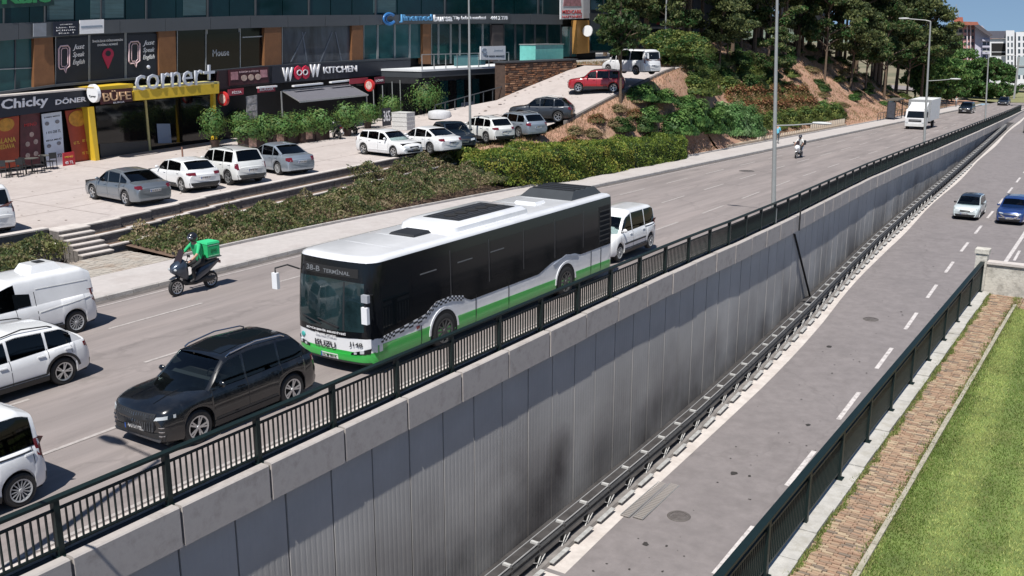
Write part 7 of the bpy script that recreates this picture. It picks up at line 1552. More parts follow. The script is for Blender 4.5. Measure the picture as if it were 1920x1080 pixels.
# black glazed side with the wavy lower edge
for ax in 'LR':
    yb = BL / 2; lowc = [(-yb + .12, 1.22), (-4.6, 1.22), (-4.15, 1.22), (BA[1] - .55, 1.34), (BA[1], 1.36), (BA[1] + .9, 1.30), (BA[1] + 1.7, 1.08), (0, 1.08), (BA[0] - 1.2, 1.08), (BA[0] - .8, 1.30), (BA[0], 1.36), (BA[0] + .8, 1.12), (yb - .9, .98), (yb - .16, .96)]
    DB.patch('side_glazing', ax, lowc, [(x, 2.87) for x, z in lowc], M_BBLK, .010, 60, 5)
    DB.patch('green_skirt', ax, [(-yb + .15, .30), (yb - .3, .30)], [(-yb + .15, .66), (BA[1], .70), (yb - .3, .80)], M_BG, .006, 50, 3)
    for a in BA:
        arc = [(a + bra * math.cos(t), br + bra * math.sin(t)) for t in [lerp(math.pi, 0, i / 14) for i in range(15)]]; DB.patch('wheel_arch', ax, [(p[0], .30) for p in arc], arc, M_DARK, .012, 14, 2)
    # chequered band along the front arch
    cb = [(yb - .42, .84), (yb - .9, .88), (BA[0] + .85, 1.0), (BA[0] + .35, 1.24), (BA[0] - .35, 1.26), (BA[0] - .9, 1.14)]
    DB.patch('checker_band', ax, cb, [(x, z + .15) for x, z in cb], M_BW, .014, 20, 1)
    tot = 34
    for k in range(tot):
        for rrow in range(3):
            if (k + rrow) % 2: continue
            u0, u1 = k / tot, (k + 1) / tot
            def cp(u):
                d_ = u * (len(cb) - 1); i_ = min(int(d_), len(cb) - 2); f_ = d_ - i_; return lerp(cb[i_][0], cb[i_ + 1][0], f_), lerp(cb[i_][1], cb[i_ + 1][1], f_)
            (xa, za), (xb, zb_) = cp(u0), cp(u1)
            if ax == 'L': DB.patch('checker', ax, [(xa, za + rrow * .05), (xb, zb_ + rrow * .05)], [(xa, za + rrow * .05 + .05), (xb, zb_ + rrow * .05 + .05)], M_TXTB, .018, 1, 1, th=.003)
    for q in (-4.9, -3.6, .2, 1.9, BA[0] + 1.0, -5.6): DB.patch('shut_line', ax, [(q - .008, .34), (q - .008, 1.2 if q < -4 or abs(q) < 2.5 else .9)], [(q + .008, .34), (q + .008, 1.2 if q < -4 or abs(q) < 2.5 else .9)], M_DARK, .016, 4, 1, th=.004)
    DB.patch('rear_louvre_panel', ax, [(-yb + .22, 1.32), (-yb + 1.0, 1.32)], [(-yb + .22, 2.62), (-yb + 1.0, 2.62)], M_DARK, .018, 3, 3)
    for k in range(7): DB.patch('louvre', ax, [(-yb + .25, 1.42 + k * .17), (-yb + .97, 1.42 + k * .17)], [(-yb + .25, 1.46 + k * .17), (-yb + .97, 1.46 + k * .17)], M_BLKPL, .04, 3, 1)
    DB.patch('waist_swoosh', ax, [(BA[1] - .75, 1.20), (BA[1], 1.34), (BA[1] + .75, 1.16)], [(BA[1] - .8, 1.26), (BA[1], 1.40), (BA[1] + .8, 1.22)], mat('swoosh_grey', (.33, .36, .42), .4, var=0), .02, 14, 1)
    for a, b in ((3.15, 4.75), (1.3, 3.0), (-.55, 1.15), (-2.4, -.7), (-4.25, -2.55)):
        DB.patch('side_window', ax, [(a, 1.5), (b, 1.5)], [(a, 2.58), (b, 2.58)], M_BBLK, .014, 4, 2)
        DB.patch('window_divider', ax, [(a - .08, 1.42), (a - .06, 1.42)], [(a - .08, 2.66), (a - .06, 2.66)], mat('divider', (.055, .055, .06), .5, var=0), .017, 1, 2)
    for a in (2.6, 1.0, 4.25): DB.patch('vent_sash', ax, [(a - .55, 2.25), (a + .15, 2.25)], [(a - .55, 2.28), (a + .15, 2.28)], mat('sash_grey', (.12, .125, .13), .5, var=0), .02, 2, 1)
DB.patch('driver_window', 'L', [(BL / 2 - 1.55, 1.28), (BL / 2 - .5, 1.12)], [(BL / 2 - 1.55, 2.25), (BL / 2 - .5, 2.25)], M_GLASSD, .016, 5, 3)
for k in range(9): DB.patch('roof_seam', 'T', [(-1.12, -5.2 + k * 1.25), (1.12, -5.2 + k * 1.25)], [(-1.12, -5.17 + k * 1.25), (1.12, -5.17 + k * 1.25)], mat('seam_grey', (.5, .51, .52), .5, var=0), .006, 4, 1, th=.004)
DB.patch('red_lamp', 'L', [(BL / 2 - 1.95, .84), (BL / 2 - 1.83, .84)], [(BL / 2 - 1.95, .92), (BL / 2 - 1.83, .92)], M_TAIL, .02, 1, 1)
# front
fcurve = lambda z, k=1: [(x * k, z + .10 * (abs(x) / 1.2) ** 2) for x in (-1.22, -1.0, -.6, 0, .6, 1.0, 1.22)]
DB.patch('front_glazing', 'F', fcurve(.94, 1.055), [(x * 1.055, 2.87) for x in (-1.20, -1.0, -.6, 0, .6, 1.0, 1.20)], M_BBLK, .012, 24, 8)
DB.patch('windscreen', 'F', [(-1.08, 1.16), (0, 1.10), (1.08, 1.16)], [(-1.06, 2.38), (0, 2.42), (1.06, 2.38)], mat('bus_screen', (.012, .026, .030), .03, spec=.55, coat=.3, var=.6, scale=1.2), .018, 18, 6)
DB.patch('destination_display', 'F', [(-.9, 2.50), (.9, 2.50)], [(-.9, 2.72), (.9, 2.72)], M_DARK, .02, 10, 1)
DB.patch('screen_pillar', 'F', [(-.52, 1.14), (-.47, 1.14)], [(-.52, 2.38), (-.47, 2.38)], M_BLKPL, .02, 1, 4)
for (a, b, c_) in ((-.35, .35, 0), (.25, .95, 0)): DB.patch('wiper', 'F', [(a, 1.20), (b, 1.34)], [(a, 1.225), (b, 1.365)], M_BLKPL, .045, 6, 1)
DB.patch('green_bumper', 'F', [(x, .31) for x in (-1.27, -1., 0, 1., 1.27)], [(x, .52 + .10 * (abs(x) / 1.2) ** 2) for x in (-1.27, -1., -.6, 0, .6, 1., 1.27)], M_BG, .016, 20, 3)
DB.patch('lower_lip', 'F', [(x, .31) for x in (-1.2, 0, 1.2)], [(x, .36) for x in (-1.2, 0, 1.2)], M_BLKPL, .03, 16, 1)
for s_ in (-1, 1):
    DB.patch('headlight', 'F', [(s_ * .70, .545), (s_ * 1.20, .60)], [(s_ * .72, .60), (s_ * 1.22, .74)], M_GLASSD, .026, 5, 2); DB.patch('lamp_lens', 'F', [(s_ * .98, .60), (s_ * 1.08, .61)], [(s_ * .98, .68), (s_ * 1.08, .70)], M_LIGHT, .04, 2, 1); DB.patch('lamp_lens', 'F', [(s_ * .80, .57), (s_ * .88, .58)], [(s_ * .80, .62), (s_ * .88, .63)], M_LIGHT, .04, 2, 1)
plate(DB, 'F', .36, '16 M 0014', .56, .13)
def ftext(txt, u0, z, w, h, m, bold=.01, off=.035):
    def f(u, v, o=0):
        x = u; h_, _d = DB.hit('F', x, z + v); y = (h_.y if h_ is not None else BL / 2); return Vector((x, y + off + o, z + v))
    text_on('lettering', txt, lambda u, v, o=0: f(-u, v, o), m, bus, -u0, 0, w, h, .006, bold)
ftext('ISUZU', .12, .72, .72, .16, mat('dark_letter', (.03, .03, .035), .5, var=0), .022)
ftext('BÜYÜKŞEHİR BELEDİYESİ', .1, 1.06, 1.35, .075, M_TXTW); ftext('ÖZEL HALK OTOBÜSÜ', .1, .955, .72, .07, M_TXTW)
ftext('J148', -.86, .82, .38, .14, mat('dark_letter', (1, 1, 1)), .008); ftext('38-B', .55, 2.61, .5, .14, mat('display_text', (.16, .17, .18), .5, var=0), .01, .03); ftext('TERMİNAL', -.25, 2.61, .85, .13, mat('display_text', (1, 1, 1)), .01, .03)
mb = MB(); h_, _d = DB.hit('F', .95, .82); mb.sphere((.95, h_.y + .02, .82), .07, 0, 10, 6, (1, .3, 1)); mb.build('round_badge', mat('badge_teal', (.05, .35, .33), .5, var=0), bus)
# roof equipment
mb = MB()
def pod(x0, x1, y0, y1, z0, z1, ins, m, name, front=.9):
    mb = MB(); lo = [(x0, y0, z0), (x1, y0, z0), (x1, y1, z0), (x0, y1, z0)]
    def rr_(x0, x1, y0, y1, z, rad): 
        o = []
        for cx, cy, a0 in ((x1 - rad, y1 - rad, 0), (x0 + rad, y1 - rad, 90), (x0 + rad, y0 + rad, 180), (x1 - rad, y0 + rad, 270)):
            for k in range(5): a = R(a0 + 22.5 * k); o.append((cx + rad * math.cos(a), cy + rad * math.sin(a), z))
        return o
    rs = [rr_(x0, x1, y0, y1, z0, .3), rr_(x0 + .02, x1 - .02, y0 + .04, y1 - .06, lerp(z0, z1, .6), .3), rr_(x0 + ins, x1 - ins, y0 + ins * 1.6, y1 - ins * 2.5, z1, .2)]
    for r_ in rs: mb.V += r_
    for j in range(2):
        for i in range(20): mb.F.append((j * 20 + i, j * 20 + (i + 1) % 20, (j + 1) * 20 + (i + 1) % 20, (j + 1) * 20 + i)); mb.M.append(0)
    mb.F.append(tuple(40 + i for i in range(20))); mb.M.append(0); return mb.build(name, m, bus, smooth=True)
p1 = pod(-.98, .98, -1.6, 2.55, 2.98, 3.22, .14, M_BW, 'air_conditioner_pod')
mb = MB(); mb.box(-.72, .55, -1.05, 1.85, 3.222, 3.235); mb.build('pod_panel', M_BLKPL, bus)
for k in range(5): mb = MB(); mb.lathe([(.001, 0), (.20, 0), (.20, .02), (.001, .02)], 16, 0, 'z', (-.05, -.75 + k * .52, 3.236)); mb.build('fan_grille', M_DARK, bus)
for x in (-.5, -.35, .3): mb = MB(); mb.box(x - .02, x + .02, -1.0, 1.8, 3.236, 3.25); mb.build('pod_slat', mat('divider', (1, 1, 1)), bus)
mb = MB(); mb.hexa([(-.45, 2.75, 2.98), (.45, 2.75, 2.98), (.45, 3.55, 2.98), (-.45, 3.55, 2.98)], [(-.38, 2.80, 3.08), (.38, 2.80, 3.08), (.40, 3.48, 3.06), (-.40, 3.48, 3.06)]); mb.build('roof_hatch', M_BLKPL, bus)
mb = MB(); mb.hexa([(-.42, -3.4, 2.98), (.42, -3.4, 2.98), (.42, -2.75, 2.98), (-.42, -2.75, 2.98)], [(-.36, -3.35, 3.07), (.36, -3.35, 3.07), (.36, -2.80, 3.07), (-.36, -2.80, 3.07)]); mb.build('roof_hatch', M_BW, bus)
mb = MB(); mb.hexa([(-1.02, -6.15, 2.97), (1.02, -6.15, 2.97), (1.02, -4.0, 2.97), (-1.02, -4.0, 2.97)], [(-.85, -5.9, 3.24), (.85, -5.9, 3.24), (.85, -4.45, 3.24), (-.85, -4.45, 3.24)]); mb.build('rear_pod', mat('pod_charcoal', (.035, .04, .045), .6, var=.1), bus)
for k in range(4): mb = MB(); mb.box(-.8, .8, -5.75 + k * .36, -5.60 + k * .36, 3.242, 3.27); mb.build('pod_slat', M_BLKPL, bus)
# mirrors
for s_ in (-1, 1):
    a0 = Vector((s_ * 1.22, BL / 2 - .25, 2.45 if s_ > 0 else 2.1)); tip = Vector((s_ * (1.58 if s_ > 0 else 1.42), BL / 2 + .26, 2.52 if s_ > 0 else 2.05)); mb = MB(); mb.tube([a0, a0.lerp(tip, .5) + Vector((0, 0, .10)), tip, tip - Vector((0, 0, .12))], .022, 6); mb.build('mirror_arm', M_BLKPL, bus)
    mb = MB(); c = tip - Vector((0, 0, .34)); mb.box(c.x - .09, c.x + .09, c.y - .05, c.y + .05, c.z - .20, c.z + .22); mb.build('mirror', M_WHITE, bus)
    if s_ < 0: mb = MB(); c = tip + Vector((-.02, 0, .05)); mb.box(c.x - .10, c.x + .10, c.y - .05, c.y + .05, c.z - .05, c.z + .14); mb.build('mirror', mat('mirror_glass', (.35, .37, .4), .2, var=0), bus)
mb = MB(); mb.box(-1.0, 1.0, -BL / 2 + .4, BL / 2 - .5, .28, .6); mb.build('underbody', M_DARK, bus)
# =================================================================== STREET FURNITURE
def lamp(x, y, top, arm_l, low, label, group=None, lowlen=1.75):
    z0 = g(y) + .05; t = thing('street_lamp', label, 'street lamp', (x, y, z0), group=group); H_ = top - z0
    mb = MB(); mb.cone((0, 0, 0), (-.50, 0, H_), .11, .06, 12); mb.build('pole', M_POLE, t, smooth=True); mb = MB(); mb.box(-.2, .2, -.2, .2, -.05, .05); mb.cone((0, 0, .05), (0, 0, .9), .14, .13, 12); mb.build('base', M_POLE, t)
    mb = MB(); mb.tube([(-.50, 0, H_), (-.9, 0, H_ + .10), (-.5 - arm_l, 0, H_ + .22)], .035, 8); mb.build('arm', M_POLE, t)
    hd_ = MB(); hd_.lathe([(.001, -.42), (.09, -.38), (.13, -.1), (.13, .12), (.07, .40), (.001, .44)], 12, 0, 'x'); hm = hd_.mesh('lamp_head', mat('lamp_head_grey', (.5, .51, .5), .4, var=.05), smooth=True)
    linkobj('lamp_head', hm, t, (-.5 - arm_l - .35, 0, H_ + .25), None, (1.0, 1.1, .55))
    if low:
        lz = low - z0; mb = MB(); mb.tube([(-.2, 0, lz), (.6, 0, lz + .06), (lowlen - .3, 0, lz + .16)], .028, 8); mb.build('arm', M_POLE, t); linkobj('lamp_head', hm, t, (lowlen + .1, 0, lz + .2), None, (1.0, 1.1, .5))
    return t
lamp(-.78, 23.2, 9.95, 1.7, 4.35, 'tall grey street lamp behind the railing, nearest one in view, beside the walking man')
lamp(nw(67.95) - .8, 67.95, 9.35, 1.75, 4.6, 'tall grey street lamp behind the railing beside the box truck')
lamp(nw(112.5) - 1.0, 112.5, 6.1, .0, 5.72, 'smaller far street lamp behind the railing beyond the black SUV', lowlen=1.9)
lamp(-.62, -14.6, 9.7, 1.3, 4.2, 'street lamp just outside the frame whose shadow falls across the railing in the foreground')
P = onx(882, 286, -21.9); t = thing('lot_lamp', 'slim pale lamp post at the edge of the car park beside the clipped hedge', 'street lamp', (-21.9, P.y, lotz(P.y)))
mb = MB(); mb.cone((0, 0, 0), (0, 0, 9.1), .085, .05, 12); mb.build('pole', M_POLE, t, smooth=True); mb = MB(); mb.tube([(0, 0, 9.1), (-.1, -.3, 9.2), (-.5, -.3, 9.25)], .03, 6); mb.build('arm', M_POLE, t)
P = Vector((-23.5, 62.0, 0)); P = ony(1247, 72, 66.0); t = thing('lot_lamp', 'slim pale pole rising from the yellowish bushy tree at the top of the ramp', 'pole', (P.x, 66, 5.7)); mb = MB(); mb.cone((0, 0, 0), (0, 0, 9), .08, .06, 10); mb.build('pole', M_POLE, t)
# bus stop shelter and stub fence posts
P = solve(1683, 224, g, .14); t = thing('bus_shelter', 'dark bus shelter with advertising panel on the pavement behind the box truck', 'bus shelter', (-16.3, P.y + 1, g(P.y + 1) + .14))
for x in (-.5, .5):
    for y in (-2.0, 2.0): mb = MB(); mb.box(x - .05, x + .05, y - .05, y + .05, 0, 2.5); mb.build('post', M_BLKPL, t)
mb = MB(); mb.box(-.75, .8, -2.2, 2.2, 2.502, 2.66); mb.build('roof', mat('shelter_roof', (.10, .09, .07), .7, var=.2), t); mb = MB(); mb.box(-.56, -.54, -1.9, 1.9, .3, 2.4); mb.build('rear_panel', M_TEALD, t); mb = MB(); mb.box(-.45, .45, -2.12, -2.06, .3, 2.3); mb.build('advert_panel', mat('advert_dark', (.05, .055, .07), .4, var=.3), t); mb = MB(); mb.box(-.4, -.05, -1.6, 1.6, .42, .48); mb.build('bench', M_ORNG, t)
sf = thing('stub_fence', 'row of short pale concrete posts along the back of the pavement before the bus shelter', 'fence')
pm = MB(); pm.box(-.07, .07, -.10, .10, 0, .95); pme = pm.mesh('post', mat('post_cream', (.46, .40, .33), .85, var=.25, scale=3))
yy = 68.
while yy < 98: linkobj('post', pme, sf, (-17.25, yy, g(yy) + .1), None, (1, 1, 1 if yy > 84 else .55)); yy += .75
mb = MB(); profile(mb, yrange(60, 98, 2), lambda y: [(-17.5, g(y)), (-17.12, g(y)), (-17.12, g(y) + .42), (-17.5, g(y) + .42)]); mb.build('plinth', mat('plinth_sand', (.40, .32, .24), .9, var=.25, scale=1.5), sf)
rf = thing('pavement_railing', 'low dark railing along the pavement beyond the bus shelter', 'railing')
pm = MB(); pm.box(-.03, .03, -.03, .03, 0, 1.0); pme = pm.mesh('post', M_CLAD); ys_ = yrange(112, 160, 1.6)
for y in ys_: linkobj('post', pme, rf, (-16.9, y, g(y) + .14))
for y, y2 in zip(ys_, ys_[1:]): mb = MB(); mb.bar((-16.9, y, g(y) + 1.12), (-16.9, y2, g(y2) + 1.12), .05, .05); mb.bar((-16.9, y, g(y) + .6), (-16.9, y2, g(y2) + .6), .04, .04); mb.build('rail', M_CLAD, rf)
# small white bollard pole in front of the snack shop
P = at(343, 300, 1.3); t = thing('bollard', 'small rusty bollard in front of the snack shop window', 'bollard', (P.x, P.y, lotz(P.y))); mb = MB(); mb.cone((0, 0, 0), (0, 0, .62), .05, .05, 8); mb.build('post', mat('rust_post', (.22, .12, .09), .8), t)
# tables and chairs in front of the kebab shop
tbl = []
for i, (px, py) in enumerate(((20, 330), (62, 325), (88, 320))):
    P = at(px, py, 1.15); t = thing('cafe_table', 'small dark cafe table in front of the menu posters of the kebab shop', 'table', (P.x, P.y, lotz(P.y)), 0, 'cafe tables before the kebab shop'); mb = MB(); mb.lathe([(.001, .72), (.36, .72), (.36, .75), (.001, .75)], 16, 0, 'z'); mb.build('table_top', mat('table_top', (.10, .10, .09), .5), t); mb = MB(); mb.cone((0, 0, 0), (0, 0, .72), .03, .03, 8); mb.build('leg', M_BLKPL, t); mb = MB(); mb.lathe([(.001, 0), (.25, 0), (.25, .03), (.001, .03)], 14, 0, 'z'); mb.build('foot', M_BLKPL, t)
def chair():
    t = thing('cafe_chair', 'dark cafe chair beside the small tables in front of the kebab shop', 'chair', (0, 0, 0), 0, 'cafe chairs before the kebab shop')
    mb = MB(); mb.box(-.21, .21, -.21, .21, .43, .47); mb.build('seat', M_BLKPL, t); mb = MB(); mb.box(-.21, .21, -.22, -.19, .60, .92); mb.build('backrest', M_BLKPL, t)
    lg = MB(); lg.box(-.015, .015, -.015, .015, 0, .43); lm = lg.mesh('leg', M_BLKPL)
    for x in (-.19, .19):
        for y in (-.19, .19): linkobj('leg', lm, t, (x, y, 0))
        mb = MB(); mb.box(x - .015, x + .015, -.21, -.18, .47, .92); mb.build('back_post', M_BLKPL, t)
    return t
c0 = chair(); first = True
for (px, py, a) in ((8, 334, 40), (34, 333, 200), (50, 329, 10), (75, 327, 170), (98, 321, 90), (84, 311, 300)):
    c = c0 if first else copy_tree(c0); first = False; P = at(px, py, 1.15); c.location = (P.x, P.y, lotz(P.y)); c.rotation_euler = (0, 0, R(a))
# white crates / bags and the 365 board near the pale poles
P = at(757, 250, 1.6); t = thing('stacked_crates', 'pale stack of plastic crates wrapped in film behind the white sedan', 'crates', (P.x, P.y, lotz(P.y)), .1)
for k in range(4): mb = MB(); mb.box(-.62, .62, -.52, .52, k * .30, k * .30 + .27); mb.box(-.64, .64, -.54, .54, k * .30 + .272, k * .30 + .298); mb.build('crate', mat('crate_white', (.50, .50, .49), .6, var=.15, scale=8), t)
P = at(725, 246, 1.6); t = thing('board_365', 'small dark standing board with the number 365 beside the pale crates', 'board', (P.x, P.y, lotz(P.y)), 0); mb = MB(); mb.box(0, .06, -.45, .45, .1, 1.35); mb.build('board', M_NAVY, t)
text_on('lettering', '365', lambda u, v, o=0: Vector((.065 + o, (u - .5) * .9, .1 + v * 1.25)), M_TXTW, t, .5, .55, .8, .6, .01, .01)
P = at(800, 232, 1.7); t = thing('white_heap', 'low white covered heap behind the dark navy hatchback', 'cover', (P.x + 2, P.y - 1, rampz(P.y - 1) - .05)); t.scale = (1, 1, .65); mb = MB(); mb.lathe([(.85, 0), (.9, .45), (.82, .75), (.45, .9), (.001, .94)], 14, 0, 'z'); mb.build('cover', mat('cover_white', (.5, .51, .53), .7, var=.12, scale=4), t, smooth=True)  # low heap modelled as a rounded white cover, not an umbrella

# litter and stains on the car park and the ramp
mb = MB(); pr = random.Random(17)
for _ in range(160):
    y = pr.uniform(-6, 34); x = pr.uniform(-37, -22.6); blob(mb, x, y, lotz(y) + .012, pr.uniform(.02, .07), 6)
for _ in range(60):
    y = pr.uniform(40, 56); x = pr.uniform(-29.5, -21.5); blob(mb, x, y, rampz(y) + .03, pr.uniform(.03, .09), 6)
o = mb.build('ground_litter', mat('litter_brown', (.16, .11, .08), .9, var=.4, scale=3), recalc=False); o['kind'] = 'stuff'
mb = MB()
for k in range(14): blob(mb, -29.6 + pr.uniform(0, .7), 41 + k * 1.05 + pr.uniform(-.4, .4), rampz(41 + k * 1.05) + .06, pr.uniform(.08, .22), 7)
o = mb.build('dry_leaf_drift', mat('leaf_drift', (.20, .12, .07), .95, var=.3, scale=5), recalc=False); o['kind'] = 'stuff'
# =================================================================== PEOPLE
SKIN = mat('skin', (.42, .24, .17), .55, var=.05); HAIR = mat('hair_dark', (.02, .015, .012), .7, var=.1)
def body(name, J, bones, mats, bonemat, parent, loc=(0, 0, 0), sub=1):
    """J: name -> (x, y, z, radius); bones: list of (a, b); bonemat: function(bone)->material index; one skin-modifier surface"""
    names = list(J); idx = {n: i for i, n in enumerate(names)}; me = bpy.data.meshes.new(name)
    me.from_pydata([J[n][:3] for n in names], [(idx[a], idx[b]) for a, b in bones], []); o = bpy.data.objects.new(name, me); COL.objects.link(o)
    o.modifiers.new('s', 'SKIN'); 
    if not me.skin_vertices: 
        bm = bmesh.new(); bm.from_mesh(me); bm.verts.layers.skin.verify(); bm.to_mesh(me); bm.free()
    sv = me.skin_vertices[0].data
    for n in names:
        r_ = J[n][3]; sv[idx[n]].radius = r_ if isinstance(r_, tuple) else (r_, r_)
    sv[0].use_root = True
    sm = o.modifiers.new('u', 'SUBSURF'); sm.levels = sub; sm.render_levels = sub
    dg = bpy.context.evaluated_depsgraph_get(); dg.update(); m2 = bpy.data.meshes.new_from_object(o.evaluated_get(dg)); bpy.data.objects.remove(o)
    m2.materials.clear(); [m2.materials.append(m) for m in mats]
    segs = [(Vector(J[a][:3]), Vector(J[b][:3]), bonemat((a, b))) for a, b in bones]
    for p in m2.polygons:
        c = p.center; best = None
        for a, b, mi in segs:
            d = b - a; t_ = max(0, min(1, (c - a).dot(d) / max(1e-9, d.length_squared))); e = (c - a - d * t_).length
            if best is None or e < best[0]: best = (e, mi)
        p.material_index = best[1]; p.use_smooth = True
    o = bpy.data.objects.new(name, m2); COL.objects.link(o); o.parent = parent; o.location = loc; return o
def hand_bones(J, B, side, wrist, dirv, curl):
    w = Vector(J[wrist][:3]); d = Vector(dirv).normalized(); c = Vector(curl).normalized(); s = d.cross(c).normalized()
    J[side + 'palm'] = (*(w + d * .075), (.036, .018)); B.append((wrist, side + 'palm'))
    for k, (o_, ln) in enumerate(((-.028, .060), (-.009, .07), (.010, .066), (.027, .05))):
        a = w + d * .085 + s * o_; b = a + d * ln * .5 + c * .008; e = b + d * ln * .25 + c * ln * .4
        J[f'{side}f{k}a'] = (*a, .0095); J[f'{side}f{k}b'] = (*b, .009); J[f'{side}f{k}c'] = (*e, .008); B += [(side + 'palm', f'{side}f{k}a'), (f'{side}f{k}a', f'{side}f{k}b'), (f'{side}f{k}b', f'{side}f{k}c')]
    a = w + d * .03 - s * .03; b = a + d * .03 - s * .025 + c * .02; J[side + 't1'] = (*a, .012); J[side + 't2'] = (*b, .009); B += [(wrist, side + 't1'), (side + 't1', side + 't2')]
def head(parent, P, r=.105, face=(0, 1, 0), hair=True, skin=SKIN, label=None):
    P = Vector(P); f = Vector(face).normalized(); a = math.atan2(-f.x, f.y)
    mb = MB(); mb.sphere((0, 0, 0), r, 0, 16, 12, (.86, .98, 1.16)); 
    mb.sphere((0, r * .98, -r * .12), r * .17, 0, 8, 6, (.7, 1, 1.1))
    for s_ in (-1, 1): mb.sphere((s_ * r * .86, 0, -.01), r * .22, 0, 8, 6, (.4, .8, 1.2)); mb.sphere((s_ * r * .33, r * .86, r * .12), r * .11, 1, 8, 6)
    mb.box(-r * .28, r * .28, r * .86, r * .95, -r * .55, -r * .47, 2)
    o = mb.build('head', [skin, M_TXTB, mat('lips', (.3, .1, .09), .6)], parent, smooth=True, loc=P); o.rotation_euler = (0, 0, a)
    if hair:
        mb = MB(); mb.sphere((0, -r * .12, r * .22), r * 1.02, 0, 14, 8, (.9, 1.0, 1.08)); h = mb.build('hair', HAIR, parent, smooth=True, loc=P + Vector((0, 0, r * .08))); h.rotation_euler = (0, 0, a); h.scale = (1, 1, .95)
    return o
# walking man (blue shirt), local +y is forwards
P = solve(1457, 269, g, .14); pd = thing('person', 'man in light blue shirt and dark trousers walking away on the pavement', 'person', (P.x, P.y, g(P.y) + .14), R(10))
J = {'pelvis': (0, 0, .95, (.14, .11)), 'waist': (0, 0, 1.10, (.14, .10)), 'chest': (0, .02, 1.32, (.17, .115)), 'neck': (0, .02, 1.50, .055), 'skull': (0, .03, 1.60, .06),
     'ls': (-.17, .02, 1.42, .065), 'le': (-.25, -.06, 1.16, .045), 'lw': (-.24, .06, .93, .03), 'rs': (.17, .02, 1.42, .065), 're': (.25, .02, 1.15, .045), 'rw': (.24, .16, .93, .03),
     'lh': (-.09, 0, .88, .095), 'lk': (-.10, .12, .50, .065), 'la': (-.10, .02, .10, .045), 'lt': (-.10, .17, .05, .04), 'rh': (.09, 0, .88, .095), 'rk': (.10, .0, .50, .065), 'ra': (.10, -.22, .13, .045), 'rt': (.10, -.10, .04, .04)}
B = [('pelvis', 'waist'), ('waist', 'chest'), ('chest', 'neck'), ('neck', 'skull'), ('chest', 'ls'), ('ls', 'le'), ('le', 'lw'), ('chest', 'rs'), ('rs', 're'), ('re', 'rw'), ('pelvis', 'lh'), ('lh', 'lk'), ('lk', 'la'), ('la', 'lt'), ('pelvis', 'rh'), ('rh', 'rk'), ('rk', 'ra'), ('ra', 'rt')]
hand_bones(J, B, 'l', 'lw', (0, .1, -1), (0, 1, 0)); hand_bones(J, B, 'r', 'rw', (0, .3, -1), (0, 1, 0))
def bm_walk(b):
    n = b[1]
    if n in ('neck', 'skull') or n[0] in 'lr' and (n[1:] in ('palm', 't1', 't2', 'w') or n[1:2] == 'f'): return 2
    if n in ('lh', 'rh', 'lk', 'rk', 'la', 'ra'): return 1
    if n in ('lt', 'rt'): return 3
    return 0
body('body', J, B, [mat('shirt_blue', (.12, .42, .55), .8, var=.08), mat('trousers_dark', (.03, .04, .05), .8), SKIN, M_TXTB], bm_walk, pd); head(pd, (0, .04, 1.66), .105)
# distant walker
P = solve(1792, 200, g, .14); p2_ = thing('person', 'tiny distant pedestrian in pale clothes on the pavement beyond the bus shelter', 'person', (P.x, P.y, g(P.y) + .14), R(170))
body('body', J, B, [mat('shirt_pale', (.45, .46, .46), .8), mat('trousers_grey', (.12, .12, .13), .8), SKIN, M_TXTB], bm_walk, p2_); head(p2_, (0, .04, 1.66), .105)

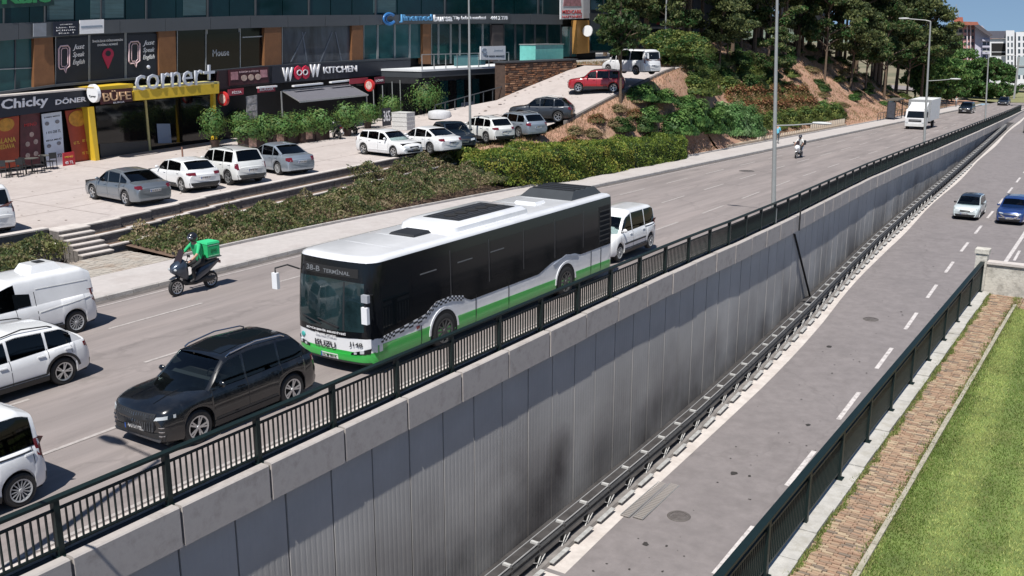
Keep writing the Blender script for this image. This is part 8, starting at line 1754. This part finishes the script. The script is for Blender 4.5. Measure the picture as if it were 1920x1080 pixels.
# scooters : local +y forwards
def scooter(name, label, pm, seatm=M_BLKPL, box=None):
    t = thing(name, label, 'scooter')
    for y in (.66, -.62):
        ty_, rm_ = wheel_meshes(.265, .11, 'ten'); wl = MB(); wl.lathe([(.001, -.06), (.03, -.06), (.03, .06), (.001, .06)], 8, 0, 'x'); o = wl.build('wheel', M_BLKPL, t, loc=(0, y, .265)); linkobj('tyre', ty_, o); linkobj('rim', rm_, o); linkobj('rim', rm_, o, rot=(0, 0, math.pi))
    mb = MB(); mb.tube([(0, .66, .265), (0, .52, .62), (0, .40, .98)], [.045, .05, .045], 8); mb.build('fork', M_BLKPL, t)
    mb = MB(); mb.hexa([(-.06, .86, .54), (.06, .86, .54), (.07, .46, .60), (-.07, .46, .60)], [(-.05, .72, .60), (.05, .72, .60), (.05, .52, .63), (-.05, .52, .63)]); mb.build('front_mudguard', pm, t)
    # front fairing lofted
    def loft(nm, secs, m, n=12):
        mb = MB(); 
        for (y, z, w, h) in secs:
            for k in range(n): a = 2 * math.pi * k / n; mb.V.append((w * math.copysign(abs(math.cos(a)) ** .7, math.cos(a)), y, z + h * math.copysign(abs(math.sin(a)) ** .7, math.sin(a))))
        for j in range(len(secs) - 1):
            for k in range(n): mb.F.append((j * n + k, j * n + (k + 1) % n, (j + 1) * n + (k + 1) % n, (j + 1) * n + k)); mb.M.append(0)
        mb.F.append(tuple(range(n - 1, -1, -1))); mb.M.append(0); e = (len(secs) - 1) * n; mb.F.append(tuple(e + k for k in range(n))); mb.M.append(0)
        return mb.build(nm, m, t, smooth=True)
    loft('front_fairing', [(.80, .80, .05, .06), (.70, .82, .17, .15), (.52, .80, .21, .26), (.36, .76, .19, .32), (.28, .68, .14, .30)], pm)
    loft('body_fairing', [(.22, .40, .13, .10), (.0, .42, .15, .13), (-.18, .56, .16, .20), (-.45, .66, .17, .17), (-.75, .76, .13, .10), (-.98, .82, .05, .04)], pm)
    loft('footboard', [(.34, .34, .14, .07), (.05, .30, .18, .06), (-.35, .36, .14, .10)], M_BLKPL); loft('seat', [(.02, .78, .10, .04), (-.25, .80, .15, .06), (-.5, .86, .15, .06), (-.85, .90, .10, .05)], seatm)
    loft('engine', [(-.30, .34, .10, .10), (-.62, .30, .10, .09), (-.80, .34, .06, .06)], M_GALVD); mb = MB(); mb.tube([(.13, -.35, .30), (.16, -.62, .33), (.17, -.92, .42)], [.04, .055, .05], 8); mb.build('exhaust', M_GALV, t)
    mb = MB(); mb.tube([(-.34, .30, 1.02), (-.15, .38, 1.03), (.15, .38, 1.03), (.34, .30, 1.02)], .018, 6); mb.build('handlebar', M_BLKPL, t)
    mb = MB(); mb.hexa([(-.16, .56, 1.0), (.16, .56, 1.0), (.16, .545, 1.0), (-.16, .545, 1.0)], [(-.11, .36, 1.36), (.11, .36, 1.36), (.11, .345, 1.36), (-.11, .345, 1.36)]); mb.build('windshield', mat('smoke_screen', (.03, .02, .02), .15, var=0), t)
    for s_ in (-1, 1): mb = MB(); mb.sphere((s_ * .13, .74, .82), .06, 0, 8, 6, (1, .6, .7)); mb.build('headlight', M_LIGHT, t, smooth=True); mb = MB(); mb.tube([(s_ * .2, .38, 1.04), (s_ * .32, .40, 1.2)], .01, 5); mb.box(s_ * .34 - .06, s_ * .34 + .06, .385, .41, 1.18, 1.26); mb.build('mirror', M_BLKPL, t)
    mb = MB(); mb.box(-.08, .08, -1.0, -.97, .72, .80); mb.build('taillight', M_TAIL, t)
    return t
def rider(par_label, shirt, trous, skinm, sleeve=True, group=None):
    t = thing('person', par_label, 'person')
    J = {'pelvis': (0, -.30, .93, (.15, .13)), 'waist': (0, -.25, 1.10, (.145, .11)), 'chest': (0, -.16, 1.33, (.18, .125)), 'neck': (0, -.11, 1.50, .055), 'skull': (0, -.08, 1.58, .06),
         'ls': (-.18, -.14, 1.42, .068), 'le': (-.30, .04, 1.20, .048), 'lw': (-.31, .25, 1.08, .033), 'rs': (.18, -.14, 1.42, .068), 're': (.30, .04, 1.20, .048), 'rw': (.31, .25, 1.08, .033),
         'lh': (-.11, -.26, .90, .10), 'lk': (-.20, .16, .78, .075), 'la': (-.17, .10, .42, .05), 'lt': (-.17, .28, .37, .045), 'rh': (.11, -.26, .90, .10), 'rk': (.20, .16, .78, .075), 'ra': (.17, .10, .42, .05), 'rt': (.17, .28, .37, .045)}
    B2 = [('pelvis', 'waist'), ('waist', 'chest'), ('chest', 'neck'), ('neck', 'skull'), ('chest', 'ls'), ('ls', 'le'), ('le', 'lw'), ('chest', 'rs'), ('rs', 're'), ('re', 'rw'), ('pelvis', 'lh'), ('lh', 'lk'), ('lk', 'la'), ('la', 'lt'), ('pelvis', 'rh'), ('rh', 'rk'), ('rk', 'ra'), ('ra', 'rt')]
    hand_bones(J, B2, 'l', 'lw', (.1, 1, -.4), (0, .2, -1)); hand_bones(J, B2, 'r', 'rw', (-.1, 1, -.4), (0, .2, -1))
    def bmf(b):
        n = b[1]
        if n in ('neck', 'skull', 'lw', 'rw') or n[1:] in ('palm', 't1', 't2') or n[1:2] == 'f': return 2
        if n in ('lh', 'rh', 'lk', 'rk', 'la', 'ra'): return 1
        if n in ('lt', 'rt'): return 3
        return 0
    body('body', J, B2, [shirt, trous, skinm, M_TXTB], bmf, t); head(t, (0, -.06, 1.64), .105, hair=False)
    mb = MB(); mb.sphere((0, -.075, 1.67), .15, 0, 16, 12, (.92, 1.08, 1.0)); mb.build('helmet', mat('helmet_black', (.015, .015, .02), .25, coat=.6, var=0), t, smooth=True); mb = MB(); mb.sphere((0, -.05, 1.66), .147, 0, 14, 8, (.88, 1.06, .55)); mb.build('visor', mat('visor', (.09, .10, .12), .1, coat=1, var=0), t, smooth=True)
    return t
def driver(root, W, yb_, dz, label, shirt):
    t = rider(label, shirt, mat('trousers_black', (.012, .012, .015), .8), SKIN)
    for k_ in kids(t):
        if k_.name.split('.')[0] in ('helmet', 'visor'): bpy.data.objects.remove(k_)
    mb = MB(); mb.sphere((0, -.085, 1.67), .112, 0, 14, 8, (.9, 1.0, 1.0)); mb.build('hair', HAIR, t, smooth=True)
    t.rotation_euler = root.rotation_euler; a = root.rotation_euler.z; lx, ly = -W * .2, yb_ - 1.38 + .36
    t.location = root.location + Vector((lx * math.cos(a) - ly * math.sin(a), lx * math.sin(a) + ly * math.cos(a), dz)); return t
for (rt, W_c, yb_c, dz_c, lb_, sc_) in ((r1, 1.85, 1.12, -.22, 'driver in grey shirt behind the wheel of the black SUV', (.20, .20, .22)), (r2, 1.76, 1.295, -.14, 'driver in dark shirt in the white van behind the bus', (.05, .06, .08)), (r21, 1.76, 1.15, -.30, 'driver in pale shirt in the pale aqua hatchback', (.4, .4, .4)), (r22, 1.84, 1.12, -.20, 'driver in red shirt in the deep blue SUV', (.3, .05, .05))):
    driver(rt, W_c, yb_c, dz_c, lb_, mat('shirt_' + lb_.split()[2] + lb_.split()[-1].lower(), sc_, .85, var=.05))
mp1 = (-12.78, .25); sc1 = scooter('delivery_scooter', 'dark blue-grey delivery scooter ridden beside the left kerb', mat('paint_bluegrey', (.045, .06, .085), .3, metal=.4, coat=.8)); place(sc1, (*mp1, g(0)), OUT)
rd = rider('courier in green jacket, black trousers and black helmet riding the delivery scooter', mat('jacket_green', (.02, .42, .16), .75, var=.1), mat('trousers_black', (.012, .012, .015), .8), SKIN); place(rd, (*mp1, g(0)), OUT)
mb = MB(); 
t = thing('delivery_bag', 'bright green square delivery bag strapped on the back of the courier', 'bag'); place(t, (*mp1, g(0)), OUT); t.scale = sc1.scale = rd.scale = (1.1, 1.1, 1.1)
mb = MB(); mb.box(-.24, .24, -.86, -.40, 1.00, 1.40); mb.build('bag_body', mat('bag_green', (.02, .42, .15), .7, var=.08, bump=.2, bscale=8), t); mb = MB(); mb.hexa([(-.25, -.87, 1.402), (.25, -.87, 1.402), (.25, -.39, 1.402), (-.25, -.39, 1.402)], [(-.23, -.85, 1.46), (.23, -.85, 1.46), (.23, -.41, 1.46), (-.23, -.41, 1.46)]); mb.build('lid', mat('bag_lid', (.03, .50, .2), .7, var=.05), t)
for s_ in (-1, 1):
    mb = MB(); mb.box(s_ * .243 - .003, s_ * .243 + .003, -.84, -.42, 1.03, 1.05); mb.box(s_ * .243 - .003, s_ * .243 + .003, -.84, -.42, 1.35, 1.37); mb.build('reflective_trim', mat('trim_pale', (.35, .62, .45), .5, var=0), t)
    text_on('lettering', 'getir', (lambda s_: (lambda u, v, o=0: Vector((s_ * (.246 + o), -.63 + s_ * (u - .5) * .40, 1.0 + v * .4))))(s_), mat('bag_logo', (.008, .14, .05), .6, var=0), t, .5, .5, .6, .35, .004, .01)
mb = MB(); mb.box(-.14, .14, -1.0, -.45, .93, .96); mb.build('rack', M_GALV, sc1)
P = solve(1493, 297, g); sc2 = scooter('white_scooter', 'white scooter with black top case ridden on the upper road near the walking man', W_); place(sc2, (P.x, P.y + .6, g(P.y)), OUT)
rd2 = rider('rider in white shirt and dark helmet on the white scooter', mat('shirt_white', (.62, .62, .60), .8, var=.1), mat('trousers_black', (1, 1, 1)), SKIN); place(rd2, (P.x, P.y + .6, g(P.y)), OUT)
mb = MB(); mb.box(-.22, .22, -1.0, -.6, .95, 1.3); mb.build('top_case', M_BLKPL, sc2)
P = at(632, 268, 1.4); sc3 = scooter('parked_scooter', 'black motor scooter parked at the right end of the planter boxes', mat('paint_bike_black', (.01, .012, .02), .3, coat=.7)); place(sc3, (P.x, P.y, lotz(P.y)), hd(-60))
P = at(648, 262, 1.4); sc4 = scooter('parked_scooter', 'second dark scooter parked just behind the black one by the planter boxes', mat('paint_bike_grey', (.03, .03, .035), .4, coat=.6)); place(sc4, (P.x, P.y + .5, lotz(P.y)), hd(-75))

# =================================================================== LABELS: alike neighbours are told apart by their order from the left
bpy.context.view_layer.update()
ORD = ['first', 'second', 'third', 'fourth', 'fifth', 'sixth', 'seventh', 'eighth', 'ninth', 'tenth', 'eleventh', 'twelfth']
same = {}
for o in bpy.data.objects:
    if o.parent is None and o.get('label') and o.get('category'): same.setdefault(o['label'], []).append(o)
for lb, L_ in same.items():
    if 2 <= len(L_) <= 12 and len(lb.split()) <= 13:
        L_.sort(key=lambda o: pxcol(o.location.x, o.location.y, o.location.z + 1))
        if len({round(o.location.x, 2) + 100 * round(o.location.y, 2) for o in L_}) < len(L_): continue
        for k, o in enumerate(L_): o['label'] = lb + ', ' + ORD[k] + ' from left'
